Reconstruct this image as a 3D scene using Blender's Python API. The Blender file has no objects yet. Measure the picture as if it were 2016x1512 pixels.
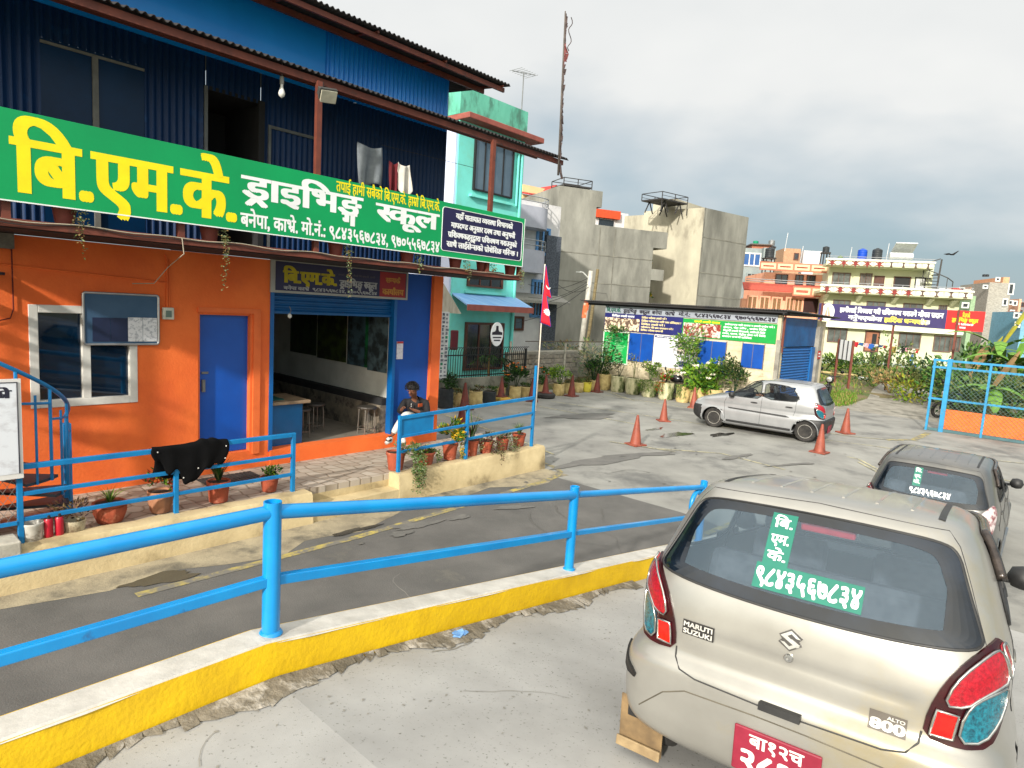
import bpy, bmesh, math, random, re
from mathutils import Vector, Matrix
R=math.radians; rnd=random.Random(7)
sc=bpy.context.scene; col=sc.collection
# ---------------------------------------------------------------- camera
F,PIT,ROL,CH=1268.3,R(6.97),R(3.49),3.0
cd=bpy.data.cameras.new('camera'); cam=bpy.data.objects.new('camera',cd); col.objects.link(cam)
cd.sensor_width=36; cd.lens=F/2016*36; cd.clip_start=.05; cd.clip_end=6000
_fw=Vector((0,math.cos(PIT),-math.sin(PIT))); _up=Vector((0,math.sin(PIT),math.cos(PIT))); _rt=Vector((1,0,0))
_R=math.cos(ROL)*_rt+math.sin(ROL)*_up; _U=math.cos(ROL)*_up-math.sin(ROL)*_rt
cam.matrix_world=Matrix(((_R.x,_U.x,-_fw.x,0),(_R.y,_U.y,-_fw.y,0),(_R.z,_U.z,-_fw.z,CH),(0,0,0,1)))
sc.camera=cam
# ---------------------------------------------------------------- light
SUN_AZ,SUN_EL=R(203.5),R(24.5)
sd=bpy.data.lights.new('sun','SUN'); sun=bpy.data.objects.new('sun',sd); col.objects.link(sun)
sd.energy=3.7; sd.angle=R(2.2); sd.color=(1,.945,.86)
_d=Vector((-math.sin(SUN_AZ)*math.cos(SUN_EL),-math.cos(SUN_AZ)*math.cos(SUN_EL),-math.sin(SUN_EL)))
sun.rotation_euler=_d.to_track_quat('-Z','Y').to_euler(); sun.location=(-20,-40,30)
w=bpy.data.worlds.new("World"); sc.world=w; w.use_nodes=True
nt=w.node_tree; N=nt.nodes; LK=nt.links; bg=N['Background']
sky=N.new('ShaderNodeTexSky'); sky.sky_type='NISHITA'; sky.sun_disc=False; sky.sun_elevation=SUN_EL; sky.sun_rotation=SUN_AZ
sky.air_density=1.3; sky.dust_density=2.5; sky.ozone_density=1.5
def _cr(stops):
    n=N.new('ShaderNodeValToRGB'); e=n.color_ramp.elements
    e[0].position=stops[0][0]; e[0].color=(*stops[0][1],1); e[1].position=stops[1][0]; e[1].color=(*stops[1][1],1)
    for p,c in stops[2:]: x=e.new(p); x.color=(*c,1)
    return n
tc=N.new('ShaderNodeTexCoord')
sep=N.new('ShaderNodeSeparateXYZ'); LK.new(tc.outputs['Generated'],sep.inputs[0])
SK=(4.4,9.1,0)
# project the view direction on to a cloud sheet overhead
zz=N.new('ShaderNodeMath'); zz.operation='ADD'; zz.inputs[1].default_value=.3; LK.new(sep.outputs['Z'],zz.inputs[0])
za=N.new('ShaderNodeMath'); za.operation='MAXIMUM'; za.inputs[1].default_value=.06; LK.new(zz.outputs[0],za.inputs[0])
dx=N.new('ShaderNodeMath'); dx.operation='DIVIDE'; LK.new(sep.outputs['X'],dx.inputs[0]); LK.new(za.outputs[0],dx.inputs[1])
dy=N.new('ShaderNodeMath'); dy.operation='DIVIDE'; LK.new(sep.outputs['Y'],dy.inputs[0]); LK.new(za.outputs[0],dy.inputs[1])
cb=N.new('ShaderNodeCombineXYZ'); LK.new(dx.outputs[0],cb.inputs[0]); LK.new(dy.outputs[0],cb.inputs[1])
def noise(scale,detail,rough,off,dist=0.3):
    m=N.new('ShaderNodeMapping'); m.inputs['Location'].default_value=off; LK.new(cb.outputs[0],m.inputs[0])
    n=N.new('ShaderNodeTexNoise'); n.inputs['Scale'].default_value=scale; n.inputs['Detail'].default_value=detail
    n.inputs['Roughness'].default_value=rough; n.inputs['Distortion'].default_value=dist; LK.new(m.outputs[0],n.inputs[0]); return n
n1=noise(.7,5,.47,SK,.2); n2=noise(1.9,6,.5,(9.3,4.2,0),.3)
mx=N.new('ShaderNodeMath'); mx.operation='MULTIPLY_ADD'; LK.new(n2.outputs[0],mx.inputs[0]); mx.inputs[1].default_value=.22; LK.new(n1.outputs[0],mx.inputs[2])
# cloud cover grows with height above the horizon
hz=N.new('ShaderNodeMath'); hz.operation='MULTIPLY_ADD'; LK.new(sep.outputs['Z'],hz.inputs[0]); hz.inputs[1].default_value=.9; LK.new(mx.outputs[0],hz.inputs[2])
mask=_cr([(.74,(0,0,0)),(1.0,(1,1,1))]); LK.new(hz.outputs[0],mask.inputs[0])
gp=N.new('ShaderNodeMath'); gp.operation='MAXIMUM'; gp.inputs[1].default_value=0; LK.new(sep.outputs['Z'],gp.inputs[0])
haze=_cr([(0,(2.8,3.6,4.1)),(.2,(2.2,3.15,3.8)),(.5,(2.4,3.2,3.9)),(1,(3,3.6,4.2))]); LK.new(gp.outputs[0],haze.inputs[0])
m1=N.new('ShaderNodeMixRGB'); m1.inputs[0].default_value=.8; LK.new(sky.outputs[0],m1.inputs[1]); LK.new(haze.outputs[0],m1.inputs[2])
cl=_cr([(.54,(3.0,3.6,4.0)),(.67,(4.4,4.8,5.05)),(.78,(5.7,5.85,5.85)),(.9,(6.4,6.45,6.35))])
tn=N.new('ShaderNodeMath'); tn.operation='MULTIPLY_ADD'; LK.new(sep.outputs['Z'],tn.inputs[0]); tn.inputs[1].default_value=.38; LK.new(mx.outputs[0],tn.inputs[2]); LK.new(tn.outputs[0],cl.inputs[0])
m2=N.new('ShaderNodeMixRGB'); LK.new(mask.outputs[0],m2.inputs[0]); LK.new(m1.outputs[0],m2.inputs[1]); LK.new(cl.outputs[0],m2.inputs[2])
# hazy cloud is brighter towards the veiled sun and overhead
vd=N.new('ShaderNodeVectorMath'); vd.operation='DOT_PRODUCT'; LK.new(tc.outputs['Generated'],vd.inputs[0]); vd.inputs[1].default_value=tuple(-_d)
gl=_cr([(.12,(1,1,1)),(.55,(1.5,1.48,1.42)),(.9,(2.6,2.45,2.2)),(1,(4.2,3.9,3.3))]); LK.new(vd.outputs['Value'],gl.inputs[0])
zn=_cr([(.45,(1,1,1)),(.8,(1.45,1.45,1.45))]); LK.new(gp.outputs[0],zn.inputs[0])
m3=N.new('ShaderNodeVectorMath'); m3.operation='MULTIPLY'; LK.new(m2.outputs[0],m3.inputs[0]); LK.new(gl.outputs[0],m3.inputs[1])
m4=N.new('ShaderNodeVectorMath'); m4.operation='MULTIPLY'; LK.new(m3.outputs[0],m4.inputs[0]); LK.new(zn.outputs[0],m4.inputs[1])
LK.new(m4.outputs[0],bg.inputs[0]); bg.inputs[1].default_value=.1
vs=sc.view_settings; vs.view_transform='Standard'; vs.look='None'; vs.gamma=1; vs.exposure=.5; vs.use_curve_mapping=False
sc.render.engine='CYCLES'; sc.cycles.use_denoising=True; sc.cycles.max_bounces=6; sc.cycles.transparent_max_bounces=24
# ---------------------------------------------------------------- frames: street frame (u along the school front, v out towards the lane, z up)
_A=R(41.6); UX,UY=math.sin(_A),math.cos(_A); NX,NY=UY,-UX; OX,OY=-1.4,11.93
def S(p): return (OX+p[0]*UX+p[1]*NX, OY+p[0]*UY+p[1]*NY, p[2])
def _ray(px,py): return ((px-1008)/F)*_R-((py-756)/F)*_U+_fw
def onZ(px,py,z=0):
    d=_ray(px,py); t=(z-CH)/d.z; return (d.x*t,d.y*t,z)
def toS(p): x,y=p[0]-OX,p[1]-OY; return (x*UX+y*UY, x*NX+y*NY, p[2])
def onV(px,py,v):      # point of a picture on the street plane v
    d=_ray(px,py); t=(v+OX*NX+OY*NY)/(d.x*NX+d.y*NY); return toS((d.x*t,d.y*t,CH+d.z*t))
def onU(px,py,u):
    d=_ray(px,py); t=(u+OX*UX+OY*UY)/(d.x*UX+d.y*UY); return toS((d.x*t,d.y*t,CH+d.z*t))
class Plane:           # a vertical facade through two ground points; local axes s (along), o (outward to the viewer), z
    def __init__(s,ax,ay,az,deg):
        s.a=(ax,ay,az); s.e=(math.sin(R(deg)),math.cos(R(deg))); s.n=(s.e[1],-s.e[0])
        if s.n[0]*ax+s.n[1]*ay>0: s.n=(-s.n[0],-s.n[1])
    def __call__(s,p): return (s.a[0]+p[0]*s.e[0]+p[1]*s.n[0], s.a[1]+p[0]*s.e[1]+p[1]*s.n[1], p[2])
    def q(s,px,py,o=0):
        d=_ray(px,py); ax,ay=s.a[0]+o*s.n[0],s.a[1]+o*s.n[1]
        t=(ax*s.n[0]+ay*s.n[1])/(d.x*s.n[0]+d.y*s.n[1]); x,y=d.x*t-s.a[0],d.y*t-s.a[1]
        return (x*s.e[0]+y*s.e[1], CH+d.z*t)
def ident(p): return p
# ---------------------------------------------------------------- objects
WL={}
def tag(o,label=None,cat=None,group=None,kind=None):
    for k,v in (('label',label),('category',cat),('group',group),('kind',kind)):
        if v: o[k]=v
    return o
def thing(name,label,cat,loc=(0,0,0),group=None):
    o=bpy.data.objects.new(name,None); col.objects.link(o); o.location=loc; o.empty_display_size=.2; WL[o]=Vector(loc)
    return tag(o,label,cat,group)
class MB:
    def __init__(s,fr=ident): s.fr=fr; s.v=[]; s.f=[]; s.m=[]
    def p(s,q): s.v.append(s.fr(q)); return len(s.v)-1
    def face(s,i,m=0): s.f.append(i); s.m.append(m)
    def poly(s,pts,m=0): s.face([s.p(q) for q in pts],m)
    def box(s,a,b,m=0):
        x0,y0,z0=a; x1,y1,z1=b
        i=[s.p(q) for q in ((x0,y0,z0),(x1,y0,z0),(x1,y1,z0),(x0,y1,z0),(x0,y0,z1),(x1,y0,z1),(x1,y1,z1),(x0,y1,z1))]
        for f in ((0,3,2,1),(4,5,6,7),(0,1,5,4),(1,2,6,5),(2,3,7,6),(3,0,4,7)): s.face([i[k] for k in f],m)
        return s
    def obox(s,c,d,rz=0,m=0,rx=0,ry=0):
        M=Matrix.Rotation(rz,3,'Z')@Matrix.Rotation(ry,3,'Y')@Matrix.Rotation(rx,3,'X'); c=Vector(c)
        i=[]
        for k in range(8):
            q=Vector((d[0]/2*(1 if k&1 else -1),d[1]/2*(1 if k&2 else -1),d[2]/2*(1 if k&4 else -1))); i.append(s.p(tuple(c+M@q)))
        for f in ((0,2,3,1),(4,5,7,6),(0,1,5,4),(2,6,7,3),(0,4,6,2),(1,3,7,5)): s.face([i[k] for k in f],m)
        return s
    def tube(s,pts,r,n=8,m=0,cap=True,closed=False):
        pts=[Vector(q) for q in pts]; k=len(pts); rs=r if isinstance(r,(list,tuple)) else [r]*k
        up=None; rings=[]
        for j in range(k):
            a=pts[(j-1)%k] if (j or closed) else pts[0]; b=pts[(j+1)%k] if (j<k-1 or closed) else pts[-1]
            t=(b-a); t=t.normalized() if t.length>1e-9 else Vector((0,0,1))
            if up is None: up=Vector((0,0,1)) if abs(t.z)<.9 else Vector((1,0,0))
            sd_=t.cross(up).normalized(); up=sd_.cross(t).normalized()
            rings.append([s.p(tuple(pts[j]+rs[j]*(math.cos(2*math.pi*(i+.5)/n)*sd_+math.sin(2*math.pi*(i+.5)/n)*up))) for i in range(n)])
        for j in range(k if closed else k-1):
            A,B=rings[j],rings[(j+1)%k]
            for i in range(n): s.face([A[i],A[(i+1)%n],B[(i+1)%n],B[i]],m)
        if cap and not closed: s.face(rings[0][::-1],m); s.face(rings[-1],m)
        return s
    def lathe(s,c,prof,n=20,m=0,cap0=True,cap1=True,axis='z'):
        rings=[]
        for (r,z) in prof:
            g=[]
            for i in range(n):
                a=2*math.pi*i/n; x,y=r*math.cos(a),r*math.sin(a)
                q=(c[0]+x,c[1]+y,c[2]+z) if axis=='z' else ((c[0]+z,c[1]+x,c[2]+y) if axis=='x' else (c[0]+x,c[1]+z,c[2]+y))
                g.append(s.p(q))
            rings.append(g)
        mm=m if isinstance(m,(list,tuple)) else [m]*len(prof)
        for j in range(len(prof)-1):
            for i in range(n): s.face([rings[j][i],rings[j][(i+1)%n],rings[j+1][(i+1)%n],rings[j+1][i]],mm[j])
        if cap0: s.face(rings[0][::-1],mm[0])
        if cap1: s.face(rings[-1],mm[-1])
        return s
    def grid(s,fn,nu,nv,m=0,cu=False):
        g=[[s.p(fn(i/nu,j/nv)) for j in range(nv+1)] for i in range(nu if cu else nu+1)]
        for i in range(nu):
            for j in range(nv):
                i2=(i+1)%len(g)
                s.face([g[i][j],g[i2][j],g[i2][j+1],g[i][j+1]],m(i/nu,j/nv) if callable(m) else m)
        return s
    def prism(s,poly,d,m=0,ms=None):
        d=Vector(d); a=[s.p(q) for q in poly]; b=[s.p(tuple(Vector(q)+d)) for q in poly]; n=len(poly)
        s.face(a[::-1],m); s.face(b,m)
        for i in range(n): s.face([a[i],a[(i+1)%n],b[(i+1)%n],b[i]],m if ms is None else ms)
        return s
    def obj(s,name,mats,parent=None,smooth=False,label=None,cat=None,group=None,kind=None,bevel=0,solid=0,sub=0):
        me=bpy.data.meshes.new(name)
        if parent is not None: o0=WL[parent]
        else:
            xs=[q[0] for q in s.v]; ys=[q[1] for q in s.v]; o0=Vector(((min(xs)+max(xs))/2,(min(ys)+max(ys))/2,min(q[2] for q in s.v)))
        me.from_pydata([(q[0]-o0.x,q[1]-o0.y,q[2]-o0.z) for q in s.v],[],s.f)
        if not isinstance(mats,(list,tuple)): mats=[mats]
        for q in mats: me.materials.append(q)
        if len(mats)>1: me.polygons.foreach_set('material_index',s.m)
        if smooth: me.polygons.foreach_set('use_smooth',[True]*len(s.f))
        me.update()
        o=bpy.data.objects.new(name,me); col.objects.link(o); WL[o]=o0.copy()
        if parent is not None: o.parent=parent
        else: o.location=o0
        if smooth and smooth!=True:
            try: me.set_sharp_from_angle(angle=R(smooth))
            except Exception: pass
        if bevel: b=o.modifiers.new('bevel','BEVEL'); b.width=bevel; b.segments=2; b.limit_method='ANGLE'
        if solid: b=o.modifiers.new('solid','SOLIDIFY'); b.thickness=solid; b.offset=0
        if sub: b=o.modifiers.new('sub','SUBSURF'); b.levels=b.render_levels=sub
        return tag(o,label,cat,group,kind)
def dup(o,loc,rz=0,scale=None,label=None,group=None,parent=None):
    c=o.copy(); col.objects.link(c); WL[c]=Vector(loc) if parent is None else WL[parent]
    if parent is None:
        c.location=loc; c.rotation_euler=(0,0,rz)
        if scale: c.scale=(scale,)*3 if not isinstance(scale,(tuple,list)) else scale
        if label: c['label']=label
        if group: c['group']=group
    else: c.parent=parent
    for ch in list(o.children): dup(ch,None,parent=c)
    return c
# ---------------------------------------------------------------- materials
def lin(c): return tuple(((x/255)/12.92 if x/255<=.04045 else ((x/255+.055)/1.055)**2.4) for x in c)
MATS={}
def mat(key,c1,c2=None,scale=6,rough=.7,bump=0,bscale=None,metal=0,spec=.5,contrast=(.35,.65),coat=0,stretch=None,detail=6,c3=None,s3=1.2,k3=(.5,.72),coord='Object',rvar=0,emit=0,trans=0):
    if key in MATS: return MATS[key]
    m=bpy.data.materials.new(key); m.use_nodes=True; t=m.node_tree; n=t.nodes; l=t.links; b=n['Principled BSDF']
    b.inputs['Roughness'].default_value=rough; b.inputs['Metallic'].default_value=metal; b.inputs['Specular IOR Level'].default_value=spec
    if coat: b.inputs['Coat Weight'].default_value=coat; b.inputs['Coat Roughness'].default_value=.08
    c1l=lin(c1); co=n.new('ShaderNodeTexCoord'); src=co.outputs[coord]
    if stretch:
        mp=n.new('ShaderNodeMapping'); mp.inputs['Scale'].default_value=stretch; l.new(src,mp.inputs[0]); src=mp.outputs[0]
    def nz(sc_,de=detail,ro=.6):
        q=n.new('ShaderNodeTexNoise'); q.inputs['Scale'].default_value=sc_; q.inputs['Detail'].default_value=de; q.inputs['Roughness'].default_value=ro; l.new(src,q.inputs[0]); return q
    last=None
    if c2 is None: c2=tuple(max(0,x*.86) for x in c1)
    q=nz(scale); r=n.new('ShaderNodeValToRGB'); r.color_ramp.elements[0].position=contrast[0]; r.color_ramp.elements[1].position=contrast[1]
    r.color_ramp.elements[0].color=(*c1l,1); r.color_ramp.elements[1].color=(*lin(c2),1); l.new(q.outputs[0],r.inputs[0]); last=r.outputs[0]
    if c3:
        q3=nz(s3,8,.65); r3=n.new('ShaderNodeValToRGB'); r3.color_ramp.elements[0].position=k3[0]; r3.color_ramp.elements[1].position=k3[1]; l.new(q3.outputs[0],r3.inputs[0])
        mx=n.new('ShaderNodeMixRGB'); l.new(r3.outputs[0],mx.inputs[0]); l.new(last,mx.inputs[1]); mx.inputs[2].default_value=(*lin(c3),1); last=mx.outputs[0]
    l.new(last,b.inputs['Base Color'])
    if rvar:
        rr=n.new('ShaderNodeMapRange'); rr.inputs[3].default_value=max(0,rough-rvar); rr.inputs[4].default_value=min(1,rough+rvar); l.new(q.outputs[0],rr.inputs[0]); l.new(rr.outputs[0],b.inputs['Roughness'])
    if bump:
        qb=nz(bscale or scale*4,5); bp=n.new('ShaderNodeBump'); bp.inputs['Strength'].default_value=bump; bp.inputs['Distance'].default_value=.02; l.new(qb.outputs[0],bp.inputs['Height']); l.new(bp.outputs[0],b.inputs['Normal'])
    if emit: b.inputs['Emission Color'].default_value=(*c1l,1); b.inputs['Emission Strength'].default_value=emit
    if trans:
        b.inputs['Transmission Weight'].default_value=0; tr=n.new('ShaderNodeBsdfTransparent'); ms=n.new('ShaderNodeMixShader'); ms.inputs[0].default_value=trans
        out=n['Material Output']; l.new(b.outputs[0],ms.inputs[1]); l.new(tr.outputs[0],ms.inputs[2]); l.new(ms.outputs[0],out.inputs[0])
    MATS[key]=m; return m
def glass(key,tint,trans=.6,rough=.03,base=None):
    if key in MATS: return MATS[key]
    m=bpy.data.materials.new(key); m.use_nodes=True; t=m.node_tree; n=t.nodes; l=t.links
    tr=n.new('ShaderNodeBsdfTransparent'); tr.inputs[0].default_value=(*tint,1)
    b=n['Principled BSDF']; b.inputs['Base Color'].default_value=(*(base or (tint[0]*.05,tint[1]*.05,tint[2]*.06)),1); b.inputs['Roughness'].default_value=rough; b.inputs['Specular IOR Level'].default_value=.9
    ms=n.new('ShaderNodeMixShader'); ms.inputs[0].default_value=trans; l.new(b.outputs[0],ms.inputs[1]); l.new(tr.outputs[0],ms.inputs[2]); l.new(ms.outputs[0],n['Material Output'].inputs[0])
    MATS[key]=m; return m
# ---------------------------------------------------------------- writing
_G={}
def _txt(body):
    c=bpy.data.curves.new('glyph','FONT'); c.body=body; c.resolution_u=3; o=bpy.data.objects.new('glyph',c); col.objects.link(o)
    me=o.to_mesh(); vs_=[(q.co.x,q.co.y) for q in me.vertices]; fs=[[vs_[i] for i in p.vertices] for p in me.polygons]
    o.to_mesh_clear(); bpy.data.objects.remove(o); bpy.data.curves.remove(c); return fs
def _mx(fs): return max((q[0] for f in fs for q in f),default=0)
_BAR=_mx(_txt('ककक'))
def glyph(ch):
    if ch not in _G:
        fs=_txt(ch) if ch!=' ' else []
        _G[ch]=(fs,_mx(_txt(ch+'ककक'))-_BAR)
    return _G[ch]
def clip(fs,x,keep_left=True):
    out=[]
    for f in fs:
        g=[]
        for i in range(len(f)):
            a,b=f[i],f[(i+1)%len(f)]; ia=(a[0]<=x)==keep_left; ib=(b[0]<=x)==keep_left
            if ia: g.append(a)
            if ia!=ib: k=(x-a[0])/(b[0]-a[0]); g.append((x,a[1]+k*(b[1]-a[1])))
        if len(g)>2: out.append(g)
    return out
def stem(ch):
    fs,ad=glyph(ch); xs=sorted({round(q[0],3) for f in fs for q in f if abs(q[1])<.015 and q[0]>ad*.45})
    return xs[0] if xs else ad*.72
def stroke(pts,wd):
    out=[]
    for a,b in zip(pts,pts[1:]):
        dx_,dy_=b[0]-a[0],b[1]-a[1]; L=math.hypot(dx_,dy_) or 1; nx,ny=-dy_/L*wd/2,dx_/L*wd/2
        out.append([(a[0]+nx,a[1]+ny),(b[0]+nx,b[1]+ny),(b[0]-nx,b[1]-ny),(a[0]-nx,a[1]-ny)])
    return out
CL=re.compile('(?:[\u0915-\u0939]\u094d)*[\u0915-\u0939][\u093a-\u094c\u0900-\u0903]*|.')
HL=.62
def shape(s):
    pen=0; out=[]
    def put(fs,dx_=0,dy_=0,k=1): out.extend([[(q[0]*k+pen+dx_,q[1]*k+dy_) for q in f] for f in fs])
    for c in CL.findall(s):
        cons=re.match('(?:[\u0915-\u0939]\u094d)*[\u0915-\u0939]',c)
        if not cons: put(glyph(c)[0]); pen+=glyph(c)[1]; continue
        base=cons.group(0).split('\u094d'); mk=c[len(cons.group(0)):]
        reph=len(base)>1 and base[0]=='र'
        if reph: base=base[1:]
        rak=len(base)>1 and base[-1]=='र'
        if rak: base=base[:-1]
        if 'ि' in mk: put(glyph('ि')[0]); pen+=glyph('ि')[1]; mk=mk.replace('ि','')
        sub=None
        if len(base)>1 and base[-2] in 'ङदटठडह': sub=base[-1]; base=base[:-1]
        for h in base[:-1]:
            fs,ad=glyph(h)
            if h=='क': x=ad*.74; put(clip(fs,x)); pen+=x*.93
            else: x=stem(h); put(clip(fs,x)); pen+=x*.97
        b=base[-1]; fs,ad=glyph(b); put(fs)
        if sub: put([[(q[0],q[1]) for q in f] for f in glyph(sub)[0]],ad*.22,-.36,.62)
        if rak:
            if b in 'डटङ': put(stroke([(ad*.5,.02),(ad*.2,-.2)],.075)); put(stroke([(ad*.5,.02),(ad*.85,-.2)],.075))
            else: x=stem(b); put(stroke([(x+.03,.22),(x-.2,.05)],.075))
        pen+=ad
        for q in mk:
            g,a=glyph(q); put(g); pen+=a
        if reph: put(stroke([(-.2,HL),(-.27,HL+.12),(-.18,HL+.2),(-.08,HL+.17),(-.05,HL)],.06))
    return out,pen
def write(mb,s,fr,s0,s1,z0,zh,m=0,bx=.05,by=.02,keep=False):
    """lay writing on a plane: fr(s,z,lift) -> point; from s0 to s1, baseline z0, headline zh"""
    fs,w_=shape(s); 
    if not fs: return
    xa=min(q[0] for f in fs for q in f); xb=max(q[0] for f in fs for q in f)
    ky=(zh-z0)/HL; kx=ky*(1 if s1>s0 else -1) if keep else (s1-s0)/(xb-xa)
    offs=[(-bx,by),(0,by),(bx,by),(-bx,-by),(0,-by),(bx,-by)] if bx else [(0,0)]
    for j,f in enumerate(fs):
        for i,(a,b) in enumerate(offs):
            h=.0004+.00025*i+.00008*(j%3)
            mb.face([mb.p(fr(s0+(q[0]-xa+a)*kx,z0+(q[1]+b)*ky,h)) for q in f],m)
# ---------------------------------------------------------------- cars
def interp(tab,x):
    if x<=tab[0][0]: return tab[0][1]
    if x>=tab[-1][0]: return tab[-1][1]
    for i in range(len(tab)-1):
        (x0,y0),(x1,y1)=tab[i],tab[i+1]
        if x0<=x<=x1:
            d1=(y1-y0)/(x1-x0)
            m0=d1 if i==0 else .5*(d1+(y0-tab[i-1][1])/(x0-tab[i-1][0]))
            m1=d1 if i==len(tab)-2 else .5*(d1+(tab[i+2][1]-y1)/(tab[i+2][0]-x1))
            if d1*m0<=0: m0=0
            if d1*m1<=0: m1=0
            h=x1-x0; t=(x-x0)/h
            return (2*t**3-3*t*t+1)*y0+(t**3-2*t*t+t)*h*m0+(-2*t**3+3*t*t)*y1+(t**3-t*t)*h*m1
YR=[(.16,1.60),(.20,1.655),(.28,1.69),(.36,1.705),(.50,1.722),(.575,1.715),(.60,1.69),(.63,1.676),(.80,1.682),(.93,1.665),(1.0,1.64),(1.1,1.59),(1.36,1.452),(1.41,1.415),(1.44,1.35),(1.46,1.15),(1.475,.75)]
YF=[(.16,1.56),(.19,1.58),(.30,1.69),(.45,1.715),(.62,1.69),(.74,1.60),(.82,1.42),(.90,1.05),(.95,.84),(1.0,.72),(1.2,.36),(1.36,.04),(1.42,-.10),(1.45,-.26),(1.465,-.42),(1.475,-.62)]
HW=[(.16,.70),(.20,.765),(.30,.786),(.44,.790),(.55,.782),(.63,.756),(.78,.748),(.93,.735),(1.0,.715),(1.1,.688),(1.25,.640),(1.36,.592),(1.41,.555),(1.44,.50),(1.46,.40),(1.475,.20)]
EX=[(.16,7),(.30,9.5),(.58,9),(.7,7.5),(.95,7.5),(1.1,6.5),(1.38,5.6),(1.44,4.8),(1.475,3.5)]
def _sl(z):
    hw,yr,yf,n=interp(HW,z),interp(YR,z),interp(YF,z),interp(EX,z); return hw,(yf-yr)/2,(yf+yr)/2,n
def cside(y,z,off=0,sg=-1):
    hw,yc,L,n=_sl(z); q=min(.9999,abs((y-yc)/L)); return (sg*(hw*(1-q**n)**(1/n)+off),y,z)
def cfront(x,z,off=0):
    hw,yc,L,n=_sl(z); q=min(.9999,abs(x/hw)); return (x,yc+L*(1-q**n)**(1/n)+off,z)
_PA={}
def crear(a,z,off=0):
    k=round(z,4)
    if k not in _PA:
        hw,yc,L,n=_sl(z); pts=[]; 
        for i in range(241):
            t=(i/240)**1.0*math.pi/2; x=hw*math.sin(t)**(2/n) if i else 0; y=yc-L*math.cos(t)**(2/n) if i<240 else yc
            pts.append((x,y))
        s=[0]
        for i in range(240): s.append(s[-1]+math.dist(pts[i],pts[i+1]))
        _PA[k]=(pts,s)
    pts,s=_PA[k]; b=abs(a)
    lo,hi=0,240
    while hi-lo>1:
        m=(lo+hi)//2
        if s[m]<=b: lo=m
        else: hi=m
    t=(b-s[lo])/max(1e-9,s[hi]-s[lo]); x=pts[lo][0]+t*(pts[hi][0]-pts[lo][0]); y=pts[lo][1]+t*(pts[hi][1]-pts[lo][1])
    tx,ty=pts[hi][0]-pts[lo][0],pts[hi][1]-pts[lo][1]; q=math.hypot(tx,ty) or 1; nx,ny=-ty/q,tx/q
    if ny>0: nx,ny=-nx,-ny
    if nx<0: nx=0
    sg=1 if a>=0 else -1
    return (sg*(x+nx*off),y+ny*off,z+off*.18)
def inpoly(p,x,y):
    c=False; j=len(p)-1
    for i in range(len(p)):
        if (p[i][1]>y)!=(p[j][1]>y) and x<(p[j][0]-p[i][0])*(y-p[i][1])/(p[j][1]-p[i][1])+p[i][0]: c=not c
        j=i
    return c
def smooth(poly,k=2,closed=True):
    for _ in range(k):
        o=[]; n=len(poly)
        for i in range(n):
            a,b=poly[i],poly[(i+1)%n]; o+= [(a[0]*.75+b[0]*.25,a[1]*.75+b[1]*.25),(a[0]*.25+b[0]*.75,a[1]*.25+b[1]*.75)]
        poly=o
    return poly
def inset(poly,d,dz=None):
    n=len(poly); cx=sum(p[0] for p in poly)/n; cz=sum(p[1] for p in poly)/n; xs=max(abs(p[0]-cx) for p in poly); zs=max(abs(p[1]-cz) for p in poly); dz=dz or d
    return [(cx+(p[0]-cx)*(1-d/xs),cz+(p[1]-cz)*(1-dz/zs)) for p in poly]
def patch(mb,poly,fn,off,step=.05,m=0,thick=0):
    """a 2d outline cut on a grid and laid on a curved surface, with a rim back to the surface"""
    bm=bmesh.new(); f=bm.faces.new([bm.verts.new((p[0],p[1],0)) for p in poly])
    x0,x1=min(p[0] for p in poly),max(p[0] for p in poly); y0,y1=min(p[1] for p in poly),max(p[1] for p in poly)
    for ax,a,b in ((0,x0,x1),(1,y0,y1)):
        k=max(1,int((b-a)/step))
        for i in range(1,k):
            c=a+(b-a)*i/k; co=(c,0,0) if ax==0 else (0,c,0); no=(1,0,0) if ax==0 else (0,1,0)
            bmesh.ops.bisect_plane(bm,geom=bm.verts[:]+bm.edges[:]+bm.faces[:],plane_co=co,plane_no=no)
    bmesh.ops.triangulate(bm,faces=[q for q in bm.faces if len(q.verts)>4])
    bm.verts.index_update(); base=len(mb.v)
    for v in bm.verts: mb.p(fn(v.co.x,v.co.y,off))
    for q in bm.faces: mb.face([base+v.index for v in q.verts],m)
    if thick:
        for e in bm.edges:
            if len(e.link_faces)==1:
                a,b=e.verts; i=mb.p(fn(a.co.x,a.co.y,off-thick)); j=mb.p(fn(b.co.x,b.co.y,off-thick)); mb.face([base+a.index,base+b.index,j,i],m)
    bm.free()
def ring(mb,outer,inner,fn,off,m=0):
    n=len(outer)
    for i in range(n):
        j=(i+1)%n; K=5; L=lambda a,c,t:(a[0]+(c[0]-a[0])*t,a[1]+(c[1]-a[1])*t)
        for k in range(K): mb.poly([fn(*L(outer[i],inner[i],k/K),off),fn(*L(outer[j],inner[j],k/K),off),fn(*L(outer[j],inner[j],(k+1)/K),off),fn(*L(outer[i],inner[i],(k+1)/K),off)],m)
def lined(mb,path,fn,off,r,m=0,closed=False,n=6):
    pts=[]
    k=len(path)
    for i in range(k if closed else k-1):
        a,b=path[i],path[(i+1)%k]; s=max(1,int(math.dist(a,b)/.03))
        for j in range(s): pts.append(fn(a[0]+(b[0]-a[0])*j/s,a[1]+(b[1]-a[1])*j/s,off))
    if not closed: pts.append(fn(*path[-1],off))
    mb.tube(pts,r,n,m,closed=closed)
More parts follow.
